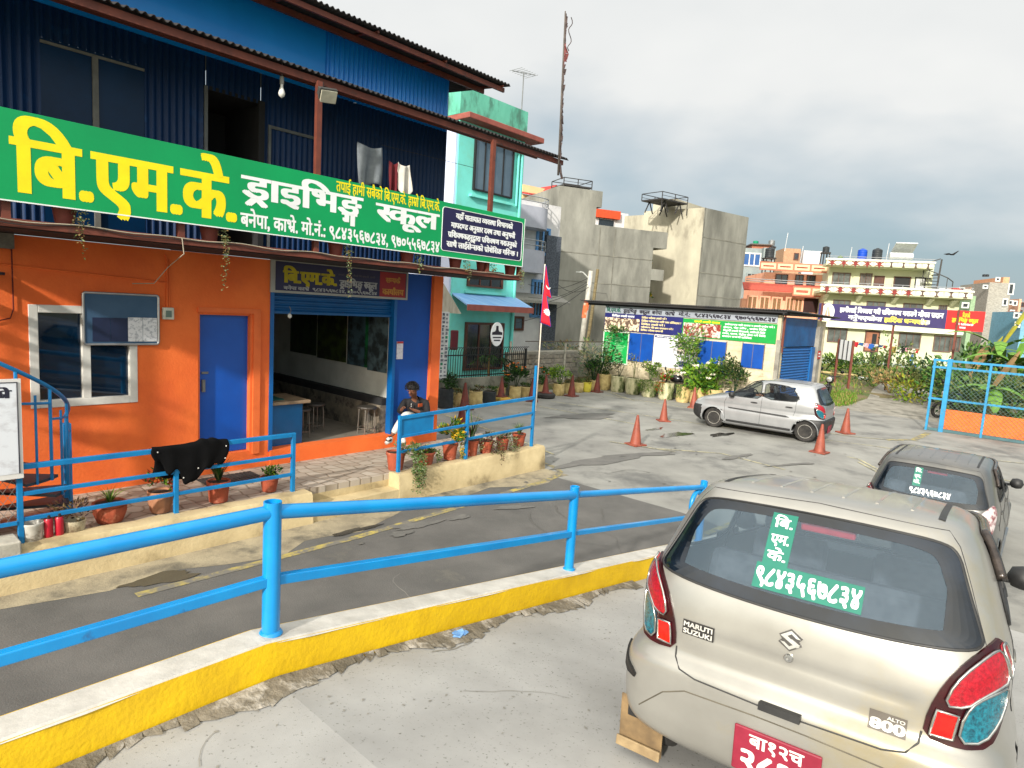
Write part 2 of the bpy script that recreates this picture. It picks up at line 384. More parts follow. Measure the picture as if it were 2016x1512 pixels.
RW=smooth([(0,1.375),(.30,1.37),(.46,1.36),(.535,1.33),(.575,1.21),(.638,1.055),(.652,1.012),(.60,.985),(.32,.955),(0,.945),(-.32,.955),(-.60,.985),(-.652,1.012),(-.638,1.055),(-.575,1.21),(-.535,1.33),(-.46,1.36),(-.30,1.37)],2)
RWI=[(p[0]*.86,1.16+(p[1]-1.16)*.76+.008) for p in RW]
RWH=[(p[0]*.93,1.16+(p[1]-1.16)*.90) for p in RW]
RWI=[(max(-.505,min(.505,p[0])),p[1]) for p in RWI]
SWF=smooth([(.70,.955),(.52,1.10),(.30,1.29),(.18,1.365),(-.02,1.378),(-.11,1.372),(-.125,1.2),(-.14,.965),(.2,.945)],1)
SWR=smooth([(-.215,.965),(-.205,1.2),(-.19,1.372),(-.50,1.378),(-.86,1.345),(-.97,1.22),(-1.06,1.10),(-1.03,1.02),(-.95,.99)],1)
WS=smooth([(0,1.35),(.45,1.33),(.54,1.29),(.60,1.12),(.66,.98),(.4,.955),(0,.95),(-.4,.955),(-.66,.98),(-.60,1.12),(-.54,1.29),(-.45,1.33)],1)
AXR,AXF,WR=-1.285,1.075,.272
def ctop(x,y,off=0):
    lo,hi=1.0,1.4749
    for _ in range(24):
        z=(lo+hi)/2; hw,yc,L,n=_sl(z)
        if abs(x)<hw and abs(x/hw)**n+abs((y-yc)/L)**n<1: lo=z
        else: hi=z
    return (x,y,lo+off)
def lampmap(p,q,sg): return (sg*(.475+.36*p),.635+.405*q)
mat('tyre_rubber',(26,26,26),(58,55,52),9,.85,bump=.2,bscale=30); mat('headlight_lens',(200,205,208),(150,140,120),18,.15,coat=.5); mat('red_lens',(104,2,18),(176,10,34),70,.14,coat=.5,bump=.25,bscale=110,contrast=(.25,.75))
def chrome(): return mat('chrome_trim',(190,190,185),(160,160,160),20,.18,metal=.9)
def steel(): return mat('steel_rim',(196,194,186),(150,146,138),14,.5,metal=.15)
def car(name,label,group,paint,bumper,lower,style):
    root=thing(name,label,'car',(0,0,0),group)
    black=mat('black_plastic',(24,24,25),(38,38,38),12,.55); rubber=mat('tyre_rubber',(26,26,26),(58,55,52),9,.85,bump=.2,bscale=30)
    dark=mat('car_interior',(58,60,62),(76,76,78),8,.8)
    b=MB(); zs=[]
    z=.16
    while z<1.474: zs.append(z); z+= .012 if z>1.39 else .02
    zs+= [1.468,1.4725,1.4749]; zs=sorted(set(zs)); nt_=168
    rows=[]
    for z in zs:
        hw,yc,L,n=_sl(z); g=[]
        for i in range(nt_):
            t=2*math.pi*i/nt_; c,s_=math.cos(t),math.sin(t)
            g.append((hw*math.copysign(abs(c)**(2/n),c),yc+L*math.copysign(abs(s_)**(2/n),s_),z))
        rows.append(g)
    dent=[(random.Random(3+i).uniform(-.4,.4),random.Random(30+i).uniform(.62,.93),random.Random(60+i).uniform(.03,.07),random.Random(90+i).uniform(.006,.013)) for i in range(9)] if style=='near' else []
    def warp(q):
        x,y,z=q
        if y<-1.5:
            for (dx_,dz_,r_,h_) in dent: y+=h_*math.exp(-((x-dx_)**2+(z-dz_)**2)/r_**2)
            if z<.9: y+= .006*math.exp(-((z-.74)/.02)**2)*(1 if abs(x)<.45 else 0)
        if abs(x)>.5 and z<1.0 and z>.3: x-=math.copysign(.006*math.exp(-((z-.72)/.03)**2),x)
        return (x,y,z)
    idx=[[b.p(warp(q)) for q in g] for g in rows]
    for j in range(len(zs)-1):
        for i in range(nt_):
            i2=(i+1)%nt_; q=[rows[j][i],rows[j][i2],rows[j+1][i2],rows[j+1][i]]
            cx,cy,cz=[sum(p[k] for p in q)/4 for k in range(3)]
            if cy<-1.2 and inpoly(RWH,cx*1.02,cz): continue
            if cy>-.2 and abs(cx)<.56 and inpoly(WS,cx*1.05,cz): continue
            if abs(cx)>.4 and -1.15<cy<.75 and (inpoly(SWF,cy,cz) or inpoly(SWR,cy,cz)): continue
            if abs(cx)>.52 and ((math.hypot(cy-AXR,cz-WR)<.30 and cy>AXR-.27) or math.hypot(cy-AXF,cz-WR)<.315): continue
            m=0
            if cz<.60 and (cy<-1.30 or cy>1.42): m=1
            b.face([idx[j][i],idx[j][i2],idx[j+1][i2],idx[j+1][i]],m)
    b.face(idx[-1],0); b.face(idx[0][::-1],2)
    for sg in (-1,1):
        for ax in (AXR,AXF):
            if style!='near' or ax>0: b.tube([cside(ax+.315*math.cos(R(a)),max(.165,WR+.315*math.sin(R(a))),.002,sg) for a in range(-14,195,8)],.012,6,0)
            b.grid(lambda u,v,ax=ax,sg=sg: (sg*(.46+.24*v),ax+.318*math.cos(R(-20+220*u)),WR+.318*math.sin(R(-20+220*u))),20,2,2)
        b.box((sg*.44,AXR-.32,.2),(sg*.46,AXR+.32,.62),2); b.box((sg*.44,AXF-.32,.2),(sg*.46,AXF+.32,.62),2)
        # sill, door shut lines, roof ditch moulding, gutter
        for path in ([(-.17,.99),(-.17,.30)],[(.74,.93),(.80,.75),(.74,.30)],[(-1.02,1.0),(-1.02,.78),(-.98,.62)]):
            lined(b,path,lambda y,z,o,sg=sg: cside(y,z,o,sg),.0005,.0035,2)
        lined(b,[(.70,.27),(-.95,.27)],lambda y,z,o,sg=sg: cside(y,z,o,sg),.004,.03,1)
        b.grid(lambda u,v,sg=sg: ctop(sg*(.44+.026*v),-1.28+u*1.15,.003),16,2,2)
    if style!='far':
        for k in range(6): b.tube([ctop(-.34+.136*k,-1.22+t*.95,-.004) for t in [i/8 for i in range(9)]],.009,5,0)
    # hatch shut line, handle slot, bumper creases
    for sg in (-1,1):
        lined(b,[(sg*.475,.65),(sg*.470,.605),(sg*.435,.565),(sg*.36,.545),(sg*.05,.535)],crear,.0002,.0036,2)
        lined(b,[(sg*.665,1.01),(sg*.60,1.20),(sg*.545,1.35),(sg*.50,1.405),(0,1.425)],crear,-.0005,.0022,2)
    b.obox((0,-1.735,.548),(.16,.05,.03),0,2)
    b.obj('body',[paint,bumper,black],root,smooth=38)
    # glass
    g=MB(); ring(g,RW,RWI,crear,.0035,0); lined(g,RW,crear,.003,.006,1,True); g2=MB()
    rw=g.obj('rear_window',[mat('glass_frit',(10,16,22),(22,32,44),5,.12,spec=.6,contrast=(.4,.7)),black],root,smooth=40)
    patch(g2,[(p[0]*1.01,1.16+(p[1]-1.16)*1.02) for p in RWI],crear,.002,.06); g2.obj('pane',glass('rear_glass',(.76,.85,.92),.66,.05,(.10,.15,.20)),rw,smooth=40)  # pale bluish base colour paints the sky's reflection into the pane
    for nm,poly in (('front_door_window',SWF),('rear_door_window',SWR)):
        for sg in (-1,1):
            q=MB(); fn=lambda y,z,o,sg=sg: cside(y,z,o,sg); patch(q,poly,fn,.001,.08,0); lined(q,poly,fn,.003,.010,1,True)
            q.obj('side_window',[glass('side_glass',(.62,.68,.70),.78),black],root,smooth=40)
    q=MB(); patch(q,WS,lambda x,z,o: cfront(x,z,o),.001,.08,0); lined(q,WS,lambda x,z,o: cfront(x,z,o),.003,.012,1,True); q.obj('windscreen',[glass('side_glass',(.62,.68,.70),.78),black],root,smooth=40)
    # door handles, mirrors
    for sg in (-1,1):
        for yy in (.02,-.86):
            q=MB(); patch(q,smooth([(yy-.09,.82),(yy-.09,.855),(yy+.09,.855),(yy+.09,.82)],2),lambda y,z,o,sg=sg: cside(y,z,o,sg),.014,.05,0,.014); q.obj('door_handle',black if style=='far' else paint,root,smooth=True)
        q=MB(); q.lathe((sg*.83,.60,.985),[(.01,-.075),(.06,-.06),(.085,0),(.06,.06),(.01,.075)],12,0,axis='z'); q.tube([(sg*.70,.62,.95),(sg*.80,.60,.96)],.02,6)
        q.obj('door_mirror',black,root,smooth=True)
        if style=='far':
            q=MB(); path=[(.68,.60),(-.88,.565)]; 
            patch(q,[(.70,.635),(.66,.605),(-.80,.575),(-.90,.585),(-.80,.618)],lambda y,z,o,sg=sg: cside(y,z,o,sg),.014,.1,0,.014); q.obj('side_moulding',black,root)
        else:
            q=MB(); lined(q,[(.60,1.02),(.2,1.36),(-.15,1.395),(-.86,1.372),(-1.03,1.20)],lambda y,z,o,sg=sg: cside(y,z,o,sg),.022,.020,0); q.obj('rain_visor',mat('visor_chrome',(90,80,74),(40,38,38),9,.2,metal=.5),root,smooth=True)
    # lamps
    P=lampmap
    red=mat('red_lens',(120,4,22),(168,10,30),26,.12,coat=.6); redb=mat('red_lens_bright',(225,14,14),(240,30,20),20,.15); teal=mat('teal_lens',(2,48,64),(20,118,136),60,.12,coat=.5,contrast=(.3,.7),bump=.3,bscale=110); base=mat('lamp_housing',(52,6,14),(34,8,12),12,.25)
    if style=='silver': teal=mat('clear_lens',(190,190,190),(150,140,140),20,.2)
    for sg in (-1,1):
        mp=lambda pts: [P(p,q,sg) for p,q in pts]
        out=smooth([(0,0),(.03,.26),(.14,.55),(.30,.78),(.5,.92),(.78,1.0),(1.0,.78),(.98,.45),(.86,.16),(.62,.01),(.3,-.03)],1)
        L=MB(); patch(L,mp(out),crear,.010,.05,0,.03)
        if style=='dark' and sg==1:
            tl=L.obj('tail_lamp',mat('plastic_wrap',(190,180,180),(120,60,66),16,.35,contrast=(.45,.6)),root,smooth=40,label='tail lamp wrapped in white patterned plastic'); continue
        tl=L.obj('tail_lamp',base,root,smooth=40)
        sets=[('red_lens',red,[(.15,.34),(.22,.56),(.36,.75),(.52,.87),(.68,.90),(.80,.76),(.86,.61),(.62,.55),(.46,.47),(.34,.36)]),
              ('clear_lens',teal,[(.33,.30),(.42,.43),(.58,.51),(.86,.57),(.84,.40),(.72,.22),(.52,.06),(.29,.03)]),
              ('stop_lens',redb,[(.10,.28),(.28,.27),(.25,.04),(.06,.04)]),
              ('side_lens',red,[(.72,.91),(.84,.95),(.97,.74),(.95,.64),(.89,.63),(.83,.78)])]
        for nm,mt,pts in sets:
            pp=smooth(mp(pts),1) if nm!='stop_lens' else mp(pts)
            q=MB(); patch(q,pp,crear,.018,.04,0,.01); q.obj(nm,mt,tl,smooth=30)
            q=MB(); lined(q,pp,crear,.019,.0055,0,True,5); q.obj('chrome_bezel',chrome(),tl,smooth=True)
    # front lamps
    for sg in (-1,1):
        q=MB(); patch(q,smooth([(sg*.42,.62),(sg*.40,.70),(sg*.60,.80),(sg*.68,.78),(sg*.66,.66)],1),lambda x,z,o: cfront(x,z,o),.006,.06,0,.02); q.obj('headlight',mat('headlight_lens',(200,205,208),(150,140,120),18,.15,coat=.5),root,smooth=40)
    # wheels
    for sg in (-1,1):
        for ax in (AXR,AXF):
            cx=sg*(.60 if ax<0 else .62)
            T=MB(); T.lathe((cx,ax,WR),[(.165,-sg*.075),(.235,-sg*.08),(.262,-sg*.065),(.272,-sg*.03),(.272,sg*.03),(.262,sg*.065),(.235,sg*.08),(.172,sg*.072)],36,axis='x')
            wh=T.obj('wheel',rubber,root,smooth=35)
            T=MB(); T.lathe((cx,ax,WR),[(.176,sg*.070),(.168,sg*.078),(.155,sg*.062),(.135,sg*.045),(.10,sg*.052),(.075,sg*.062),(.045,sg*.055),(.035,sg*.070),(.0,sg*.072)],36,axis='x')
            for k in range(14):
                a=2*math.pi*k/14; T.obox((cx+sg*.0535,ax+.118*math.cos(a),WR+.118*math.sin(a)),(.006,.028,.014),0,1,rx=a+math.pi/2)
            T.obj('rim',[steel(),black],wh,smooth=35)
    if style=='near':
        for sg in (-1,1):
            q=MB(); patch(q,smooth([(sg*.87,.565),(sg*.87,.50),(sg*.66,.425),(sg*.64,.47),(sg*.78,.52)],1),crear,.010,.05,0,.01); q.obj('bumper_strip',black,root,smooth=True)
            q=MB(); q.obox((sg*.63,-1.585,.17),(.22,.010,.26),0,0,rx=R(6)); q.box((sg*.63-.112,-1.606,.035),(sg*.63+.112,-1.592,.085),1); q.obj('mud_flap',[mat('flap_tan',(132,108,74),(96,78,54),8,.7),mat('flap_pale',(160,138,102),(126,106,76),9,.6)],root,bevel=.004)
        q=MB(); lined(q,[(-.62,.31),(-.50,.43),(-.40,.475),(-.1,.485),(.1,.485),(.40,.475),(.50,.43),(.62,.31)],crear,-.001,.0035,0); q.obj('bumper_crease',mat('gap_dark',(96,90,76),(70,66,56),8,.8),root)
    # number plate
    pz=.325; q=MB(); py=crear(0,pz)[1]-.012
    pr=mat('plate_red',(120,18,42),(138,28,52),9,.5); q.obox((0,py,pz),(.34,.014,.20),0,0,rx=R(5)); pl=q.obj('number_plate',pr,root,bevel=.006)
    if style=='near':
        q=MB(); fr=lambda s,z,h: (s,py-.0085-h-(.325-z)*-.087,z)
        write(q,'बा१२च',fr,-.105,.105,.353,.403,0,.03,.012); write(q,'२८१२',fr,-.13,.13,.247,.327,0,.045,.02)
        q.obj('plate_lettering',mat('plate_white',(226,222,214),(200,190,185),9,.5),pl)
    # seats
    seat=mat('seat_cloth',(104,106,110),(70,72,76),12,.85)
    for sx in (-.33,.33):
        q=MB(); q.obox((sx,-.28,.78),(.42,.13,.62),0,0,rx=R(-14)); q.obox((sx,-.02,.47),(.44,.46,.14)); st=q.obj('seat',seat,root,bevel=.05)
        q=MB(); q.obox((sx,-.40,1.19),(.24,.09,.17),0,0,rx=R(-12)); q.obj('headrest',seat,st,bevel=.04)
    q=MB(); q.obox((0,-1.06,.82),(1.12,.12,.46),0,0,rx=R(-16)); q.obox((0,-.82,.52),(1.14,.44,.14)); q.obj('rear_bench',seat,root,bevel=.05)
    q=MB(); q.box((-.60,-1.5,.72),(.60,-1.16,.735)); q.box((-.62,-1.55,.24),(.62,.9,.26)); q.obox((0,.62,.80),(1.16,.4,.26)); q.obj('cabin_trim',dark,root)
    q=MB(); q.tube([(.33+.17*math.cos(a),.30+.06*math.sin(a),.92+.16*math.sin(a)) for a in [2*math.pi*k/20 for k in range(20)]],.014,6,closed=True); q.obj('steering_wheel',black,root,smooth=True)
    if style!='far':
        q=MB(); q.obox((.05,-1.40,1.318),(.22,.05,.055),0,0,rx=R(10)); q.obj('brake_light',mat('brake_lens',(225,40,60),(200,24,44),14,.3),root,bevel=.008)
    return root
def sticker(root,full):
    rw=[c for c in root.children if c.name.startswith('rear_window')][0]
    g=mat('sticker_green',(0,98,82),(2,108,90),7,.4); wh=mat('sticker_white',(228,232,230),(236,238,236),7,.5)
    q=MB()
    if full:
        patch(q,[(-.17,1.35),(-.065,1.35),(-.065,1.125),(-.17,1.125)],crear,.0052,.05,0); patch(q,[(-.19,1.125),(.235,1.125),(.235,1.018),(-.19,1.018)],crear,.0052,.05,0)
    else:
        patch(q,[(-.19,1.345),(-.10,1.345),(-.10,1.12),(-.19,1.12)],crear,.0052,.05,0)
    st=q.obj('window_sticker',g,rw,smooth=True)
    q=MB(); fr=lambda s,z,h: crear(s,z,.0060+h)
    if full:
        for i,t in enumerate(('बि.','एम.','के.')): write(q,t,fr,-.155,-.08,1.288-.072*i,1.326-.072*i,0,.03,.015)
        write(q,'९८४३५६७८३४',fr,-.18,.225,1.036,1.106,0,.035,.02)
    else:
        for i,t in enumerate(('बि.','एम.','के.')): write(q,t,fr,-.18,-.11,1.29-.068*i,1.324-.068*i,0,.03,.015)
        write(q,'९८४३५६७८३४',fr,-.205,.235,1.035,1.10,0,.04,.02)
    q.obj('sticker_lettering',wh,st)
def badges(root):
    bk=mat('badge_black',(28,27,26),(40,38,36),9,.5); wh=mat('badge_silver',(214,212,206),(190,188,182),9,.35,metal=.3)
    q=MB(); patch(q,[(-.455,.79),(-.31,.79),(-.31,.722),(-.455,.722)],crear,.003,.02,0); bd=q.obj('maker_badge',bk,root,smooth=True)
    q=MB(); fr=lambda s,z,h: crear(s,z,.0065+h); write(q,'MARUTI',fr,-.448,-.318,.760,.7795,0,.03,.03); write(q,'SUZUKI',fr,-.448,-.318,.7285,.748,0,.03,.03); q.obj('badge_lettering',wh,bd)
    q=MB(); patch(q,[(.305,.672),(.43,.672),(.43,.60),(.305,.60)],crear,.003,.02,0); bd=q.obj('model_badge',mat('badge_grey',(92,86,78),(80,74,68),9,.5),root,smooth=True)
    q=MB(); write(q,'ALTO',fr,.365,.423,.650,.662,0,.03,.03); write(q,'800',fr,.312,.424,.607,.640,0,.04,.03); q.obj('badge_lettering',wh,bd)
    q=MB()   # the angular S emblem: two interlocking strokes
    e=lambda pts: patch(q,[(p[0]*.0115,.842+p[1]*.0115) for p in pts],crear,.008,.02,0,.008)
    bk_=MB()
    patch(bk_,[(p[0]*.0128,.842+p[1]*.0128) for p in ((-3.6,1.1),(-.1,3.7),(3.6,1.4),(2.6,.2),(3.6,-1.1),(.1,-3.7),(-3.6,-1.4),(-2.6,-.2))],crear,.0055,.02,0,.006); bk_.obj('emblem_dark_base',mat('emblem_dark',(52,50,48),(66,64,60),9,.4),root)  # dark backing gives the chrome emblem its dark edge
    e([(-3.4,1.1),(0,3.5),(3.4,1.1),(1.9,1.1),(.2,2.3),(-1.2,1.3),(3.4,-1.6),(2.4,-2.2),(-3.4,1.0)])
    e([(3.4,-1.1),(0,-3.5),(-3.4,-1.1),(-1.9,-1.1),(-.2,-2.3),(1.2,-1.3),(-.6,-.2),(.5,.55),(3.4,-1.0)])
    q.obj('emblem',mat('emblem_chrome',(214,214,212),(180,180,178),20,.2,metal=.7),root,smooth=30)
    q=MB(); c=crear(0,.765); q.lathe((0,c[1],.765),[(.019,.004),(.019,-.005),(.015,-.011),(.009,-.011),(.008,-.004),(0,-.004)],16,axis='y'); q.obj('lock',chrome(),root)
# ---------------------------------------------------------------- ground, walkway, ramp
def sstep(x): x=max(0,min(1,x)); return x*x*(3-2*x)
def gz(u,v):
    return -.12*sstep((v-4.6)/1.6)*sstep((u+1.5)/2)*(1-sstep((u-8)/4))
asph=mat('asphalt_worn',(144,143,137),(114,113,109),1.1,.82,bump=.25,bscale=60,contrast=(.3,.7),c3=(92,92,90),s3=.55,k3=(.54,.68),detail=10,rvar=.22)
lane=mat('asphalt_lane',(98,96,93),(78,77,75),1.6,.88,bump=.35,bscale=70,contrast=(.3,.7),c3=(124,120,108),s3=.8,k3=(.6,.78),detail=10)
conc=mat('concrete_slab',(164,163,160),(136,135,132),1.1,.9,bump=.16,bscale=260,contrast=(.3,.7),c3=(96,94,88),s3=48,k3=(.60,.68),detail=12)
beige=mat('plaster_beige',(196,178,138),(168,150,112),2.2,.9,bump=.3,bscale=25,c3=(110,98,74),s3=1.1,k3=(.54,.7),detail=9)
white=mat('paint_white_curb',(198,194,186),(172,168,160),5,.7,bump=.15,bscale=40,c3=(140,132,120),s3=6,k3=(.66,.74))
yellow=mat('paint_yellow',(226,186,2),(204,164,4),4,.6,bump=.25,bscale=35,c3=(150,120,20),s3=5,k3=(.7,.8))
lineM=mat('line_yellow',(178,160,78),(146,134,84),3,.85,c3=(106,103,96),s3=7,k3=(.40,.56)); lineW=mat('line_pale',(186,178,140),(140,136,116),4,.8,c3=(110,108,100),s3=9,k3=(.5,.6))
b=MB(S)
us=[-12,-9]+[-7+.5*i for i in range(33)]+[10,12,14,16,17.2]; vs2=[-7,-5,-3,-1,0,1,1.5,2,3,4,4.6,5,5.4,5.8,6.2,7,9,12,16,24]
for i in range(len(us)-1):
    for j in range(len(vs2)-1):
        q=[(us[i],vs2[j]),(us[i+1],vs2[j]),(us[i+1],vs2[j+1]),(us[i],vs2[j+1])]
        b.poly([(u,v,gz(u,v)) for u,v in q],1 if us[i]<1.0 and vs2[j]<6 else 0)
b.obj('yard_ground',[asph,lane],kind='structure')
soil=mat('field_soil',(112,98,70),(84,82,48),.9,.95,bump=.5,bscale=8,c3=(70,84,36),s3=.5,k3=(.48,.6),detail=10)
g=MB(S)
def terr(u,v):
    h=-.03
    if u<17.2: h=-.05
    h+=.9*sstep((-5.6-v)/1.0)*(1-sstep((v+60)/1)*0) if v<-5.5 else 0
    h+=.35*sstep((u-20)/4)*sstep((1.0-abs(v-(-1))/9)) if u>18 else 0
    return h
gu=[-400,-150,-60,-30,-12,0,4,8,10,12,14,16,17.15,18,19,20,21,22,23,24,26,28,30,33,36,40,46,55,70,100,200,500,1400]; gv=[-900,-300,-120,-60,-40,-30,-20,-14,-10,-8,-7,-6.5,-6,-5.5,-4,-3,-2,-1,0,1,2,3,4,5,6,8,12,16,24,50,120,400,1200]
for i in range(len(gu)-1):
    for j in range(len(gv)-1):
        if gu[i]>=-12 and gu[i+1]<=17.15 and gv[j]>=-5.5 and gv[j+1]<=24: continue
        g.poly([(u,v,terr(u,v)) for u,v in ((gu[i],gv[j]),(gu[i+1],gv[j]),(gu[i+1],gv[j+1]),(gu[i],gv[j+1]))],0)
g.obj('field_ground',soil,kind='structure',smooth=True)
gravel=mat('track_gravel',(150,146,136),(118,114,104),2,.9,bump=.5,bscale=14,c3=(86,84,76),s3=1.3,k3=(.55,.66),stretch=(1,1,1),detail=10)
t=MB(S)
trk=[((17.1,2.0),(17.1,9.5)),((19,2.35),(19,9.5)),((21.5,2.4),(21.5,9)),((24,2.0),(24,7.6)),((26.3,1.7),(26.3,6)),((28,1.5),(28,3.4))]
for (a,b2),(c,d) in zip(trk,trk[1:]):
    for k in range(4):
        f=lambda p,q,k: (p[0]+(q[0]-p[0])*k/4,p[1]+(q[1]-p[1])*k/4)
        pp=[f(a,b2,k),f(c,d,k),f(c,d,k+1),f(a,b2,k+1)]; t.poly([(u,v,terr(u,v)+.02) for u,v in pp])
t.obj('gravel_track',gravel,kind='structure')
# painted lines
def strip(mb,pts,wd,m=0,lift=.005):
    for i in range(len(pts)-1):
        a,c=pts[i],pts[i+1]; dx_,dy_=c[0]-a[0],c[1]-a[1]; L=math.hypot(dx_,dy_); nx,ny=-dy_/L*wd/2,dx_/L*wd/2
        k=max(1,int(L/.8))
        for j in range(k):
            p,q=[(a[0]+dx_*t_/k,a[1]+dy_*t_/k) for t_ in (j,j+1)]
            mb.poly([(p[0]+nx,p[1]+ny,gz(*p)+lift),(q[0]+nx,q[1]+ny,gz(*q)+lift),(q[0]-nx,q[1]-ny,gz(*q)+lift),(p[0]-nx,p[1]-ny,gz(*p)+lift)],m)
m_=MB(S)
strip(m_,[(-5.9,2.43),(-3.43,2.45),(-1.6,2.36),(-.37,2.28),(.5,2.22),(1.0,2.16),(1.35,2.0),(1.55,1.7),(1.62,1.3)],.11,0)
strip(m_,[(-2.3,5.05),(-.6,5.2),(1.3,5.3)],.10,0)
strip(m_,[toS(onZ(1745,866)),toS(onZ(1800,866)),toS(onZ(1828,852))],.17,0)
P2=lambda *q: [toS(onZ(x,y))[:2] for x,y in q]
for k,q in enumerate([P2((1085,790),(1400,838),(1640,868),(2016,912)),P2((1060,800),(1250,835)),P2((1150,755),(1250,790)),P2((1190,778),(1430,815)),
          P2((1300,884),(1420,893),(1545,925)),P2((860,812),(1010,862),(1090,895)),P2((1540,842),(1700,862),(1780,868)),P2((1610,888),(1690,900),(1740,920)),
          P2((880,800),(960,830)),P2((1690,905),(1740,925)),P2((1800,900),(2016,945)),P2((1200,870),(1330,890))]): strip(m_,q,.06 if k else .05,1,.005+.0006*k)
gm=MB(S); r_=random.Random(44); GU_=[-12+.35*i for i in range(40)]; e_=[2.15+.16*math.sin(u*1.1)+.1*math.sin(u*3.7)+r_.uniform(-.06,.06) for u in GU_]
for i in range(39):
    if GU_[i+1]<1.6: gm.poly([(GU_[i],1.62,.0028),(GU_[i+1],1.62,.0028),(GU_[i+1],e_[i+1],.0028),(GU_[i],e_[i],.0028)])
gm.obj('gutter_apron',mat('apron_sandy',(160,149,124),(128,119,100),2.4,.92,bump=.4,bscale=40,c3=(92,87,76),s3=1.8,k3=(.48,.64),detail=10),kind='structure')
m_.obj('painted_lines',[lineM,lineW],kind='structure')
wet=mat('wet_patch',(50,49,46),(62,60,56),3,.12,contrast=(.4,.7),spec=.5)
tar=mat('tar_patch',(92,91,88),(106,104,100),4,.85,bump=.3,bscale=50)
def blob(cx,cy,ru,rv,ang,sd,k=26):
    r_=random.Random(sd); ph=[r_.uniform(0,6.28) for _ in range(4)]; out=[]
    for i in range(k):
        a=2*math.pi*i/k; q=1+.22*math.sin(2*a+ph[0])+.18*math.sin(3*a+ph[1])+.12*math.sin(5*a+ph[2])+.1*math.sin(9*a+ph[3]); x,y=ru*q*math.cos(a),rv*q*math.sin(a)
        out.append((cx+x*math.cos(ang)-y*math.sin(ang),cy+x*math.sin(ang)+y*math.cos(ang)))
    return out
st=MB(S)
for i,(px,py,ru,rv) in enumerate([(318,1140,.36,.12),(1330,856,.5,.22),(1420,856,.5,.14),(1290,845,.3,.1),(700,1045,.3,.07)]): c=toS(onZ(px,py)); st.poly([(u,v,.0085+.0004*i) for u,v in blob(c[0],c[1],ru,rv,.05,i)],0)
for i,(px,py,ru,rv) in enumerate([(1180,908,1.2,.22),(1270,895,.7,.16),(820,1035,.35,.1),(1010,1000,.3,.08),(905,1020,.2,.06),(1560,915,.6,.07),(1900,1005,.8,.15),(1150,820,1.2,.35),(1450,900,.5,.1),(790,1052,.16,.08),(1930,960,.7,.05),(1250,760,.8,.4)]):
    c=toS(onZ(px,py)); st.poly([(u,v,gz(u,v)+.0105+.0004*i) for u,v in blob(c[0],c[1],ru,rv,.1+.3*(i%2),20+i)],1)
st.obj('ground_stains',[wet,tar],kind='structure')
r_=random.Random(17); ck=MB(S)
def crack(u,v,a,L,w0,zf,mb,lift):
    n_=int(L/.06); pu,pv=u,v
    for i in range(n_):
        a+=r_.uniform(-.5,.5)*.7; q=(pu+.06*math.cos(a),pv+.06*math.sin(a)); w1=w0*(1-i/n_)*r_.uniform(.5,1.3)+.001; nx,ny=-math.sin(a)*w1,math.cos(a)*w1
        mb.poly([(pu+nx,pv+ny,zf(pu,pv)+lift),(q[0]+nx,q[1]+ny,zf(*q)+lift),(q[0]-nx,q[1]-ny,zf(*q)+lift),(pu-nx,pv-ny,zf(pu,pv)+lift)]); pu,pv=q
for k in range(22): crack(r_.uniform(-1,12),r_.uniform(-3.5,5.4),r_.uniform(0,6.28),r_.uniform(.5,2.6),.006,gz,ck,.0125+.0003*(k%5))
for k in range(80): 
    u,v=r_.uniform(-7,13),r_.uniform(-3.5,5.5); ck.poly([(x,y,gz(x,y)+.0132) for x,y in blob(u,v,r_.uniform(.01,.05),r_.uniform(.01,.035),r_.random()*3,k,9)])
ck.obj('ground_cracks',mat('crack_dark',(84,82,78),(98,96,91),6,.9),kind='structure')
# raised walkway with pavers
hexm=bpy.data.materials.new('walk_pavers'); hexm.use_nodes=True; t=hexm.node_tree; n=t.nodes; l=t.links; bs=n['Principled BSDF']; bs.inputs['Roughness'].default_value=.9
co=n.new('ShaderNodeTexCoord'); mp=n.new('ShaderNodeMapping'); mp.inputs['Rotation'].default_value=(0,0,R(41)); mp.inputs['Scale'].default_value=(4.6,5.6,1); l.new(co.outputs['Object'],mp.inputs[0])
vo=n.new('ShaderNodeTexVoronoi'); vo.feature='DISTANCE_TO_EDGE'; vo.voronoi_dimensions='2D'; vo.inputs['Scale'].default_value=1; vo.inputs['Randomness'].default_value=.55; l.new(mp.outputs[0],vo.inputs[0])
vc=n.new('ShaderNodeTexVoronoi'); vc.voronoi_dimensions='2D'; vc.inputs['Scale'].default_value=1; vc.inputs['Randomness'].default_value=.55; l.new(mp.outputs[0],vc.inputs[0])
r1=n.new('ShaderNodeValToRGB'); r1.color_ramp.elements[0].position=.02; r1.color_ramp.elements[1].position=.09; r1.color_ramp.elements[0].color=(*lin((204,198,188)),1); r1.color_ramp.elements[1].color=(1,1,1,1); l.new(vo.outputs['Distance'],r1.inputs[0])
r2=n.new('ShaderNodeValToRGB'); r2.color_ramp.elements[0].color=(*lin((150,136,120)),1); r2.color_ramp.elements[1].color=(*lin((176,166,152)),1); l.new(vc.outputs['Color'],r2.inputs[0])
mm=n.new('ShaderNodeMixRGB'); mm.blend_type='MULTIPLY'; mm.inputs[0].default_value=1; l.new(r2.outputs[0],mm.inputs[1]); l.new(r1.outputs[0],mm.inputs[2]); l.new(mm.outputs[0],bs.inputs['Base Color'])
bp=n.new('ShaderNodeBump'); bp.inputs['Strength'].default_value=.6; bp.inputs['Distance'].default_value=.02; l.new(r1.outputs[0],bp.inputs['Height']); l.new(bp.outputs[0],bs.inputs['Normal'])
k=MB(S); k.box((-12,0,-.2),(1.25,1.40,.385),0); k.obj('walkway',[hexm],kind='structure')
k=MB(S)
